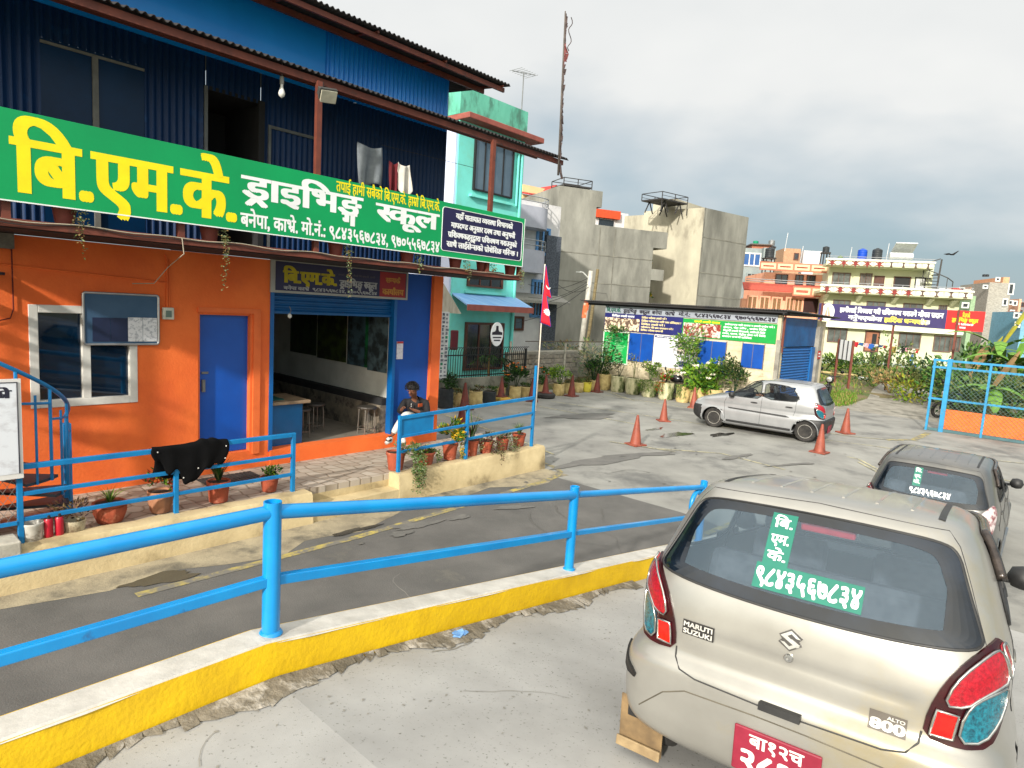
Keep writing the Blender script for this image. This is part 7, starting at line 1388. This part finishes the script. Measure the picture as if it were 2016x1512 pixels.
block('white house at the far right skyline below the hill',1996,2050,592,90,104,wh,((2002,596,2006,602),(2010,597,2014,603),(2004,612,2010,618)))
block('pink terraced house left of the light blue house',1976,1998,612,64,104,mat('far_pink',(206,150,136)),((1980,618,1984,624),(1988,620,1992,626),(1982,640,1986,646)))
block('light blue house at the far right edge',1992,2050,614,60,104,mat('far_blue',(112,164,190)),((1998,618,2003,624),(2008,620,2013,626),(2000,636,2005,642)))
P,_=block('pale roof room on top of the tall grey block',1956,1976,545,68,104,mat('far_peach',(220,160,120)),((1962,548,1966,552),),zb=8); tank('black water tank at the left on the pale roof room of the grey block',P,1960,537,542,8,kb); tank('black water tank at the right on the pale roof room of the grey block',P,1966,537,542,7,kb)
# hills
b=MB(); hs=[]; r=random.Random(21)
n=60
for i in range(n+1):
    a=R(-12+70*i/n); d=1500; h=60+26*math.sin(i*.35+1)+14*math.sin(i*.9)+(34*sstep((i-38)/6) if i>38 else 0); hs.append((math.sin(a)*d,math.cos(a)*d,h,a))
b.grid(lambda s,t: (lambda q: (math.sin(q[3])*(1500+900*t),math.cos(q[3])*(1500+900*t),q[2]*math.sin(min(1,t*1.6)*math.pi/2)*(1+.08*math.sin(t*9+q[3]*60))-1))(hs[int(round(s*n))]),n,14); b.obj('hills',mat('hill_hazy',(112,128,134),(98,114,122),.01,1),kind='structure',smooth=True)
# utility poles, cables
P=pl(1150,29,90); up_=thing('utility_pole','white concrete utility pole with an orange mark and street lamp arm','pole',P((0,0,.9))); a=P.q(1163,540); c=P.q(1144,668); b=MB(P); b.tube([(c[0],0,.6),(a[0],0,a[1]+.15)],[.15,.10],10); b.obj('post',mat('pole_concrete',(192,188,178),(160,156,146),4,.9),up_,smooth=True); m=P.q(1153,606); b=MB(P); b.tube([(m[0]-.02,.0,m[1]-.45),(m[0]+.03,0,m[1]+.35)],.135,10); b.obj('orange_mark',mat('mark_orange',(220,104,60),(190,170,150),5,.8,contrast=(.5,.62)),up_); b=MB(P); b.tube([(a[0],0,a[1]-.25),(a[0]-.35,.1,a[1]+.05),(a[0]-.5,.1,a[1]+.08)],.03,6); b.obox((a[0]-.55,.1,a[1]+.06),(.22,.1,.06)); b.obj('lamp_arm',mat('lamp_white',(206,206,200)),up_)
b=MB(P); a=P.q(1177,530); c=P.q(1152,695); b.tube([(c[0],0,.6),((a[0]+c[0])/2+.03,0,(a[1]+c[1])/2),(a[0],0,a[1])],[.085,.075,.07],8); b.obj('bamboo_pole',mat('bamboo',(126,112,78),(100,88,62),4,.8,stretch=(1,1,6)),label='leaning brown bamboo pole right of the utility pole',cat='pole')
b=MB(); A0=P(P.q(1163,545)+(0,)); A0=P((P.q(1163,545)[0],0,P.q(1163,545)[1]))
for i,(x,y,d) in enumerate(((1040,560,30),(1040,585,29),(1000,600,27),(990,640,24),(1090,552,34),(1240,562,60))):
    p=_ray(x,y); t=d/p.y; B0=(p.x*t,d,CH+p.z*t); z0=A0[2]-.13*i; b.tube([(A0[0]+(B0[0]-A0[0])*k/10,A0[1]+(B0[1]-A0[1])*k/10,z0+(B0[2]-z0)*k/10-.35*math.sin(math.pi*k/10)) for k in range(11)],.012,4)
b.obj('overhead_cables',mat('wire_black',(30,30,32)),label='sagging black cables spreading from the utility pole',cat='cables')
# pole with tattered cloth on the tip of the lower eave
pf=gthing('prayer_pole','tall thin pole with torn dark cloth strips at the tip of the eave','pole',1.6,BV,5.3); b=MB(S); a,c=onV(1099,345,BV),onV(1113,22,BV); b.tube([a,((a[0]+c[0])/2,BV,(a[2]+c[2])/2),c],[.021,.017,.012],7); b.tube([(a[0]-.02,BV,5.72),(a[0]-.09,BV+.05,5.55)],.004,4); b.obj('pole',mat('pole_weathered',(98,90,84),(70,64,60),5,.9),pf,smooth=True)
b=MB(S); r=random.Random(2)
for k in range(64):
    t=k/63; z=a[2]+.35+(c[2]-a[2]-.4)*t; u=a[0]+(c[0]-a[0])*(z-a[2])/(c[2]-a[2]); w_=.035+.03*r.random()+(.07 if .70<t<.78 else 0)+(.03 if .24<t<.3 else 0); m=1 if .66<t<.80 else 0
    b.poly([(u,BV+.01,z),(u+w_*r.uniform(-.4,1),BV+.02+.03*r.random(),z+.01),(u+w_*r.uniform(.1,1.1),BV+.02,z-.09),(u+.01,BV,z-.10)],m)
b.tube([(a[0]+.03+.05*math.sin(k*.9)*(k/14<.9),BV+.03,c[2]-.06-k*.045) for k in range(14)],.008,4); b.obj('cloth_strips',[mat('cloth_torn',(58,48,48),(90,76,74),14,.95),mat('cloth_torn_red',(134,74,72),(108,60,60),10,.95)],pf)
b=MB(S); d=onV(1105,345,BV); b.tube([(a[0]+.03,BV,a[2]+.22),(a[0]+.045,BV+.02,a[2]+.05),(a[0]+.10,BV+.02,a[2]-.05)],.022,6); b.obj('rag',mat('cloth_torn',(58,48,48)),pf)
b=MB(); p=_ray(1875,501); t=70/p.y; x,y,z=p.x*t,70,CH+p.z*t
for sgn_ in (-1,1): b.prism([(x,y,z),(x+sgn_*.35,y,z+.12+.1*(sgn_>0)),(x+sgn_*.75,y+.1,z+.02+.42*(sgn_>0)),(x+sgn_*.3,y+.2,z-.05)],(0,.25,.01))
b.lathe((x,y+.1,z),[(0,-.3),(.07,-.1),(.08,.1),(.0,.35)],8,axis='y'); b.obj('bird',mat('bird_black',(30,30,34)),label='dark bird gliding in the sky above the far right roofs',cat='bird')
# ---------------------------------------------------------------- banner, board, laundry and greenery beyond the yard
A_=_ray(1612,612)*(31/_ray(1612,612).y); B_=_ray(1937,634)*(26.5/_ray(1937,634).y); dg=math.degrees(math.atan2(B_.x-A_.x,B_.y-A_.y)); P=Plane(A_.x,A_.y,0,dg); q=P.q
bn=thing('long_banner','long purple banner with a red end panel on rusty posts beyond the yard','banner',P((4,0,.2))); s0,s1,s2=q(1612,612)[0],q(1864,625)[0],q(1938,632)[0]
zt=lambda s: (q(1612,597)[1]+(q(1938,614)[1]-q(1612,597)[1])*(s-s0)/(s2-s0)); zb=lambda s:(q(1612,629)[1]+(q(1937,654)[1]-q(1612,629)[1])*(s-s0)/(s2-s0))
def sheet(a,c,m,name,o=0,p=0): b=MB(P); b.prism([(a,o,zb(a)+p),(c,o,zb(c)+p),(c,o,zt(c)-p),(a,o,zt(a)-p)],(0,.03,0)); return b.obj(name,m,bn)
sheet(s0,s1,mat('banner_purple',(52,42,96),(44,36,84),2,.55),'sheet'); sheet(s1,s2,mat('banner_red',(226,30,26),(210,24,22),2,.5),'red_panel')
b=MB(P); m_=s0+.42; zc=(zt(m_)+zb(m_))/2; b.prism([(m_+.30*math.cos(a),.031,zc+.40*math.sin(a)) for a in [2*math.pi*k/24 for k in range(24)]],(0,.006,0)); b.obj('white_disc',wht,bn)
b=MB(P)
for sgn_ in (-1,1): b.prism([(m_+sgn_*.02,.038,zc-.30),(m_+sgn_*.15,.038,zc-.28),(m_+sgn_*.10,.038,zc-.02),(m_+sgn_*.03,.038,zc+.27),(m_+sgn_*.008,.038,zc+.24)],(0,.006,0))
b.obj('folded_hands',mat('hands_print',(206,160,136),(186,138,116),8,.6),bn)
fB=lambda s,z,h:(s,.032+h,z+zb(s)-zb(0)); H_=zt(0)-zb(0); z0_=zb(0)
b=MB(P); fr=lambda s,z,h:(s,.032+h,zb(s)+z*(zt(s)-zb(s)))
write(b,'हामीलाई विश्वास गरी प्रशिक्षण गराउने मौका प्रदान',fr,s0+.95,s1-.12,.56,.80,0,.05,.02); write(b,'गर्नुभएकोमा',fr,s0+1.35,s0+2.75,.16,.38,0,.05,.02); write(b,'व्यक्त गर्दछौ ।',fr,s0+4.6,s1-.95,.16,.38,0,.05,.02); b.obj('white_lettering',wht,bn)
b=MB(P); write(b,'हार्दिक धन्यवाद',fr,s0+2.85,s0+4.5,.16,.38,0,.05,.02); b.obj('yellow_lettering',mat('ink_yellow',(240,220,90)),bn)
b=MB(P); write(b,'बि.एम.के.',fr,s1+.55,s2-.5,.68,.86,0,.06,.03); write(b,'ड्राइभिङ्ग स्कूल',fr,s1+.2,s2-.2,.44,.60,0,.06,.03); b.obj('yellow_panel_lettering',mat('ink_yellow2',(240,196,30)),bn)
b=MB(P); write(b,'मो.नं.: ९८४३५६७८३४',fr,s1+.35,s2-.35,.27,.36,0,.05,.03); write(b,'९७०५५६७८३४',fr,s1+.5,s2-.6,.10,.19,0,.05,.03); b.obj('white_panel_lettering',wht,bn)
for x,o in ((1617,.07),(1886,.07),(1760,-.06)): s=q(x,630)[0]; b=MB(P); b.box((s-.04,o-.03,-.1),(s+.04,o+.03,zt(s)+.02)); b.obj('post',rust,bn)
# white notice frame on two posts
a=_ray(1641,762); a=a*(30.2/a.y); a.z=0; c=Vector(onZ(1668,775,0)); dg=math.degrees(math.atan2(c.x-a.x,c.y-a.y)); P=Plane(a.x,a.y,0,dg); L=(c-a).length; q=P.q; z1,z0=q(1650,668)[1],q(1650,706)[1]
wf=thing('ribbed_board','white ribbed board on two rusty posts beyond the grass','board',P((L/2,0,0))); b=MB(P); b.box((.05,-.03,z0),(L-.05,0,z1)); b.obj('panel',mat('board_rib',(240,242,246),(232,234,240),3,.5),wf); b=MB(P)
for k in range(4): s=.05+(L-.1)*(k+.0)/3.2+.1; b.box((s-.03,.001,z0),(s+.03,.03,z1))
b.obj('rib',mat('rib_dark',(50,50,54)),wf)
for s in (0,L): b=MB(P); b.box((s-.045,-.04,-.1),(s+.045,.045,z1+.03)); b.obj('post',rust,wf)
# clothes line before the cream house
P=pl(1676,40,100); q=P.q; r=random.Random(6); b=MB(P); z_=lambda x: 672+.115*(x-1676)
s0,s1=q(1672,672)[0],q(1812,688)[0]; b.tube([(s0,0,q(1674,671)[1]),((s0+s1)/2,0,q(1745,681)[1]-.02),(s1,0,q(1810,686)[1])],.012,4); b.obj('clothes_line',mat('wire_pale',(170,160,140)),label='long washing line in front of the cream house',cat='washing line')
for i,(x0,x1,h,cx_) in enumerate([(1677,1690,11,(176,20,36)),(1691,1700,6,(40,84,140)),(1701,1710,8,(214,160,170)),(1711,1721,9,(30,90,170)),(1722,1728,5,(206,206,200)),(1730,1738,5,(28,60,110)),(1739,1747,6,(150,26,40)),(1755,1765,13,(150,126,60)),(1770,1775,11,(214,214,206)),(1776,1782,10,(20,20,24)),(1783,1788,11,(224,150,170)),(1796,1801,8,(206,200,190)),(1803,1808,9,(180,40,44))]):
    a,c=q(x0,z_(x0))[0],q(x1,z_(x1))[0]; zt_=q(x0,z_(x0))[1]; hh=h*40/F; b=MB(P); b.grid(lambda s,t:(a+(c-a)*s+.02*math.sin(t*5),.03*math.sin(s*9+i+t*3),zt_-.02-hh*t*(1-.15*math.sin(s*3+i))),6,5)
    tag(b.obj('washing',mat('wash%d'%i,cx_,tuple(int(v*.85) for v in cx_),4,.9),smooth=True,solid=.015),'%s washing on the line before the cream house'%('red','steel blue','pale pink','bright blue','narrow white','navy','dark red','mustard','white','black','rose pink','off-white','scarlet')[i],'clothes','washing before the cream house')
# far crouching person by the washing
p=onZ(1794,722,0); d_=42; v_=_ray(1794,712); v_*=d_/v_.y; bx_,by_=v_.x,v_.y; gzz=.35
m2=thing('person','small crouching figure in a blue garment beyond the field','person',(bx_,by_,gzz)); OLD=S
def S_id(p): return p
S=S_id
skin('body',[((bx_,by_,gzz+.35),.16),((bx_-.05,by_-.1,gzz+.7),.16),((bx_-.08,by_-.15,gzz+.95),.07),((bx_-.1,by_-.18,gzz+1.08),.10),((bx_-.25,by_-.3,gzz+.5),.06),((bx_+.15,by_-.35,gzz+.45),.08),((bx_+.12,by_-.3,gzz+.05),.06),((bx_-.12,by_-.35,gzz+.42),.08),((bx_-.12,by_-.28,gzz+.05),.06)],[(0,1),(1,2),(2,3),(1,4),(0,5),(5,6),(0,7),(7,8)],mat('cloth_steel',(70,110,160),(60,96,140),4,.9),m2,0,1)
hair('hair',(bx_-.1,by_-.15,gzz+1.12),(.11,.11,.10),hairm,m2,60,4)
S=OLD
# greenery: named shrubs one can tell apart, then ground cover
def shrub(name,label,px,py,d,w_,h,mats,n,sz,seed,fn=None,cat='shrub',group='shrubs beyond the yard'):
    v=_ray(px,py); v*=d/v.y; g_=toS((v.x,v.y,0)); z=max(-.03,terr(g_[0],g_[1])); b=MB(); r=random.Random(seed)
    (fn or (lambda: bush(b,(v.x,v.y,z+h*.5),(w_,w_,h*.5),n,sz,r,len(mats),lobes=8)))(*(() if fn is None else (b,(v.x,v.y,z),r)))
    if fn is None:
        for k in range(4): b.tube([(v.x,v.y,z),(v.x+w_*.4*math.cos(k*1.7),v.y+w_*.4*math.sin(k*1.7),z+h*.6)],.03,5,0)
    return b.obj(name,mats,label=label,cat=cat,group=group)
DG=[leafmat('field_green',(88,118,48),(64,92,36)),LG[2],LOL[0]]
shrub('castor_shrub','broad castor shrub with big dull leaves left of centre in the field',1722,735,30,1.3,1.5,DG,620,.19,1)
shrub('castor_shrub','tall thin castor shrub reaching across the cream house window',1762,700,34,.9,2.5,DG,150,.22,2)
shrub('castor_shrub','wide castor shrub just left of the mesh gate',1815,740,27,1.5,1.7,DG,680,.18,3)
shrub('dry_shrub','pale dry twiggy shrub between the castor shrubs',1752,760,28,1.1,1.0,[LOL[2],leafmat('straw',(166,142,96),(134,112,74)),LOL[0]],420,.20,4)
shrub('yellow_shrub','low yellow-green shrub beside the dry twigs',1785,770,26.2,.9,.9,[LG[1],leafmat('mustard_leaf',(150,146,40),(120,118,34)),LOL[0]],420,.16,5)
shrub('thorn_shrub','green shrub at the foot of the white ribbed board',1625,700,36,1.3,1.1,[LG[0],LG[1],LOL[0]],420,.2,6); shrub('thorn_shrub','bright bush right of the white ribbed board',1678,702,35,.9,1.2,[LG[1],LG[0],LG[0]],320,.2,7)
shrub('round_tree','round green citrus tree behind the gate and the banner post',1912,720,24,1.7,2.5,[LG[0],LG[2],leafmat('field_green',(84,104,50))],1300,.22,8,cat='tree'); shrub('gate_shrub','olive bush behind the right part of the mesh gate',1985,790,21,2.2,2.0,DG,700,.22,9,cat='shrub'); shrub('gate_shrub','dark bush under the banana leaves behind the gate',1935,770,22,1.6,1.7,[LG[2],DG[0],LOL[0]],560,.2,10,cat='shrub')
shrub('corner_shrub','dry green shrub between the stone wall and the hut',1172,745,24.6,.7,1.9,[LG[2],LOL[0],LG[0]],340,.16,11)
shrub('bank_shrub','weedy olive bushes on the bank above the stone wall',1130,700,27,1.6,.8,[LOL[0],LOL[2],LG[2]],420,.15,12)
def banana(label,px,d,zb,h,n,seed,yellow=0):
    v=_ray(px,700); v*=d/v.y; t=thing('banana_plant',label,'banana plant',(v.x,v.y,zb),'banana plants behind the gate'); b=MB(); b.tube([(v.x,v.y,zb),(v.x+.05,v.y,zb+h*.5),(v.x,v.y,zb+h*.72)],[.17,.13,.08],9); b.obj('trunk',mat('banana_stem',(124,120,70),(96,84,52),3,.8),t,smooth=True); r=random.Random(seed)
    for i in range(n):
        a=6.283*i/n+r.uniform(-.3,.3); L=h*r.uniform(.5,.75); rise=r.uniform(.1,.6) if i else .95; b=MB(); w0=.20*r.uniform(.8,1.1)
        def cen(s): return (v.x+math.cos(a)*L*s*(1.1-rise*.6),v.y+math.sin(a)*L*s*(1.1-rise*.6),zb+h*.68+L*(rise*s*1.3-.95*s*s*(1.15-rise)))
        k=12; tears={r.randrange(2,k) for _ in range(3)}
        for j in range(k):
            s_0,s_1=j/k,(j+ (.82 if j in tears else 1))/k; p0,p1=cen(s_0),cen(s_1); w1=w0*math.sin(math.pi*min(1,s_0*.9+.08))**.6; w2=w0*math.sin(math.pi*min(1,s_1*.9+.08))**.6; nx,ny=-math.sin(a),math.cos(a)
            for sg in (-1,1): b.poly([p0,p1,(p1[0]+sg*nx*w2,p1[1]+sg*ny*w2,p1[2]-.25*w2),(p0[0]+sg*nx*w1,p0[1]+sg*ny*w1,p0[2]-.25*w1)])
        b.obj('leaf',[mat('banana_leaf',(98,140,36),(70,112,28),2,.5,stretch=(4,4,1)),mat('banana_yellow',(176,172,40),(140,140,36),2,.5),mat('banana_dead',(150,120,74),(116,92,58),3,.8)][(1 if i in (0,) and yellow else (2 if r.random()<.18 else 0))],t)
banana('tall banana plant with a yellow upright leaf beside the red banner end',1965,25,.0,3.6,9,1,1); banana('broad banana plant with torn leaves near the right edge',1998,23.5,0,2.9,10,2); banana('short banana plant behind the mesh of the gate',1962,20.2,0,1.9,7,3); banana('banana plant with a bright upright leaf left of the tall one',1932,26,0,2.4,7,4,1); banana('dry-leaved banana plant at the picture edge behind the gate',2040,24.5,0,3.0,9,5)
r=random.Random(33); b=MB()
def tuft(x,y,z,h,n,w_=.02):
    for k in range(n):
        a,s=r.uniform(0,6.28),r.uniform(.02,.22)*h*2; m=r.randrange(3); c=(x+r.uniform(-.12,.12),y+r.uniform(-.12,.12),z); leaf(b,c,(math.cos(a)*s*3,math.sin(a)*s*3,h),h*r.uniform(.6,1.3)*1.1,w_*r.uniform(.7,1.6),m,r)
def inq(u,v):  # off the track
    for (a,c),(d,e) in zip(trk,trk[1:]):
        if a[0]<=u<=d[0]+.01 or a[0]<=u<=d[0]:
            t=(u-a[0])/max(.01,d[0]-a[0]); lo=a[1]+(d[1]-a[1])*t; hi=c[1]+(e[1]-c[1])*t
            if lo-.1<v<hi+.1: return True
    return False
for i in range(2600):
    u,v=r.uniform(17.4,44),r.uniform(-9,13)
    if inq(u,v): continue
    if abs(u-(-0))<0: continue
    x,y,z=S((u,v,terr(u,v))); tuft(x,y,z,r.uniform(.08,.26)*(1.5 if r.random()<.1 else 1),8,.025)
for i in range(700):   # the bright tongue of grass at the yard edge
    u,v=r.uniform(17.4,22),r.uniform(.9,2.5); 
    if v>2.45-.22*abs(u-19): continue
    x,y,z=S((u,v,terr(u,v))); tuft(x,y,z,r.uniform(.10,.22),10,.02)
for i in range(500):
    u,v=r.uniform(8.4,13),r.uniform(-7.5,-6.4); x,y,z=S((u,v,terr(u,v))); tuft(x,y,z,r.uniform(.1,.3),6,.03)
for i in range(900):
    u,v=r.uniform(15.3,24),r.uniform(7.2,14); x,y,z=S((u,v,terr(u,v))); tuft(x,y,z,r.uniform(.1,.4),8,.03)
b.obj('grass',[leafmat('grass_bright',(100,146,28),(74,116,22)),leafmat('grass_mid',(84,120,36),(60,92,28)),leafmat('grass_dry',(156,140,84),(124,108,62))],kind='stuff')
v=_ray(1707,757); p=onZ(1707,759,0); b=MB(); 
for k in range(4): b.lathe((p[0]+.22*k-.3,p[1]+.06*k,.33),[(.0,-.14),(.2,-.10),(.26,0),(.18,.12),(0,.15)],12)
b.obj('white_bundle',mat('plastic_white',(222,222,218),(200,200,196),5,.5,bump=.4,bscale=9),label='white plastic bundle lying in the grass beyond the yard',cat='bundle',smooth=True)
P=pl(1600,33,104); b=MB(P); a,c=P.q(1600,730),P.q(1712,741); b.tube([(a[0],0,a[1]),((a[0]+c[0])/2,0,(a[1]+c[1])/2-.03),(c[0],0,c[1])],.055,7); 
for k in range(4): s=a[0]+(c[0]-a[0])*k/3; z=a[1]+(c[1]-a[1])*k/3; b.tube([(s,0,-.1),(s,0,z+.12)],.04,6)
b.obj('bamboo_fence',mat('bamboo_pale',(182,164,112),(150,134,90),4,.8),label='low bamboo rail crossing the field behind the motorbike',cat='fence')
pn=mat('near_paint',(160,158,152),(148,146,140),2.5,.32,metal=.5,spec=.5,coat=.25,c3=(160,148,116),s3=1.6,k3=(.55,.75))
def place(c,x,y,z,yaw,pitch=0,roll=0,scale=(1,1,1)): c.location=(x,y,z); c.rotation_euler=(pitch,roll,yaw); c.scale=scale
c1=car('parked_car','dented champagne hatchback with green phone sticker, nearest on the ramp','hatchbacks of the driving school',pn,pn,pn,'near'); sticker(c1,True); badges(c1)
place(c1,2.27,3.96,.50,R(-36.5),R(-8.3),R(-1.8),(1.08,1.02,1.02))
pd=mat('dark_paint',(92,92,90),(104,103,100),3,.36,metal=.45,coat=.4,c3=(128,122,112),s3=2,k3=(.5,.8))
c2=car('parked_car','dark grey hatchback with one tail lamp wrapped in plastic','hatchbacks of the driving school',pd,pd,pd,'dark'); sticker(c2,False)
_p=S((0,0,0)); place(c2,6.416,9.275,-.12,R(-39.7))
ps=mat('silver_paint',(158,160,162),(148,150,152),3,.34,metal=.45,coat=.35)
c3=car('parked_car','silver hatchback with black bumpers standing side-on among the cones','hatchbacks of the driving school',ps,mat('black_plastic',(24,24,25)),ps,'far')
place(c3,6.873,17.438,0,R(52.6))

M_=Matrix.Translation((6.873,17.438,0))@Matrix.Rotation(R(52.6),4,'Z')
dv=lambda x,y,z: tuple(M_@Vector((x,y,z)))
S=S_id; dp=thing('person','driver in a dark shirt at the wheel of the silver hatchback','person',dv(.33,-.1,.55))
skin('body',[(dv(.33,-.1,.62),.12),(dv(.33,-.16,.95),.12),(dv(.33,-.13,1.10),.05),(dv(.33,-.10,1.17),.08),(dv(.33,-.09,1.24),.085),(dv(.14,-.1,1.02),.055),(dv(.12,.08,.85),.045),(dv(.22,.28,.95),.035),(dv(.52,-.1,1.02),.055),(dv(.54,.08,.85),.045),(dv(.44,.28,.95),.035)],[(0,1),(1,2),(2,3),(3,4),(1,5),(5,6),(6,7),(1,8),(8,9),(9,10)],mat('skin_warm',(196,140,110),(180,124,96),9,.6),dp,0,1)
skin('shirt',[(dv(.33,-.1,.62),.15),(dv(.33,-.16,.95),.15),(dv(.33,-.15,1.03),.10),(dv(.14,-.1,1.02),.075),(dv(.12,.06,.87),.06),(dv(.52,-.1,1.02),.075),(dv(.54,.06,.87),.06)],[(0,1),(1,2),(1,3),(3,4),(1,5),(5,6)],jack,dp,0,1)
c_=dv(.33,-.11,1.27); hair('hair',c_,(.10,.10,.085),hairm,dp,120,6); S=OLD
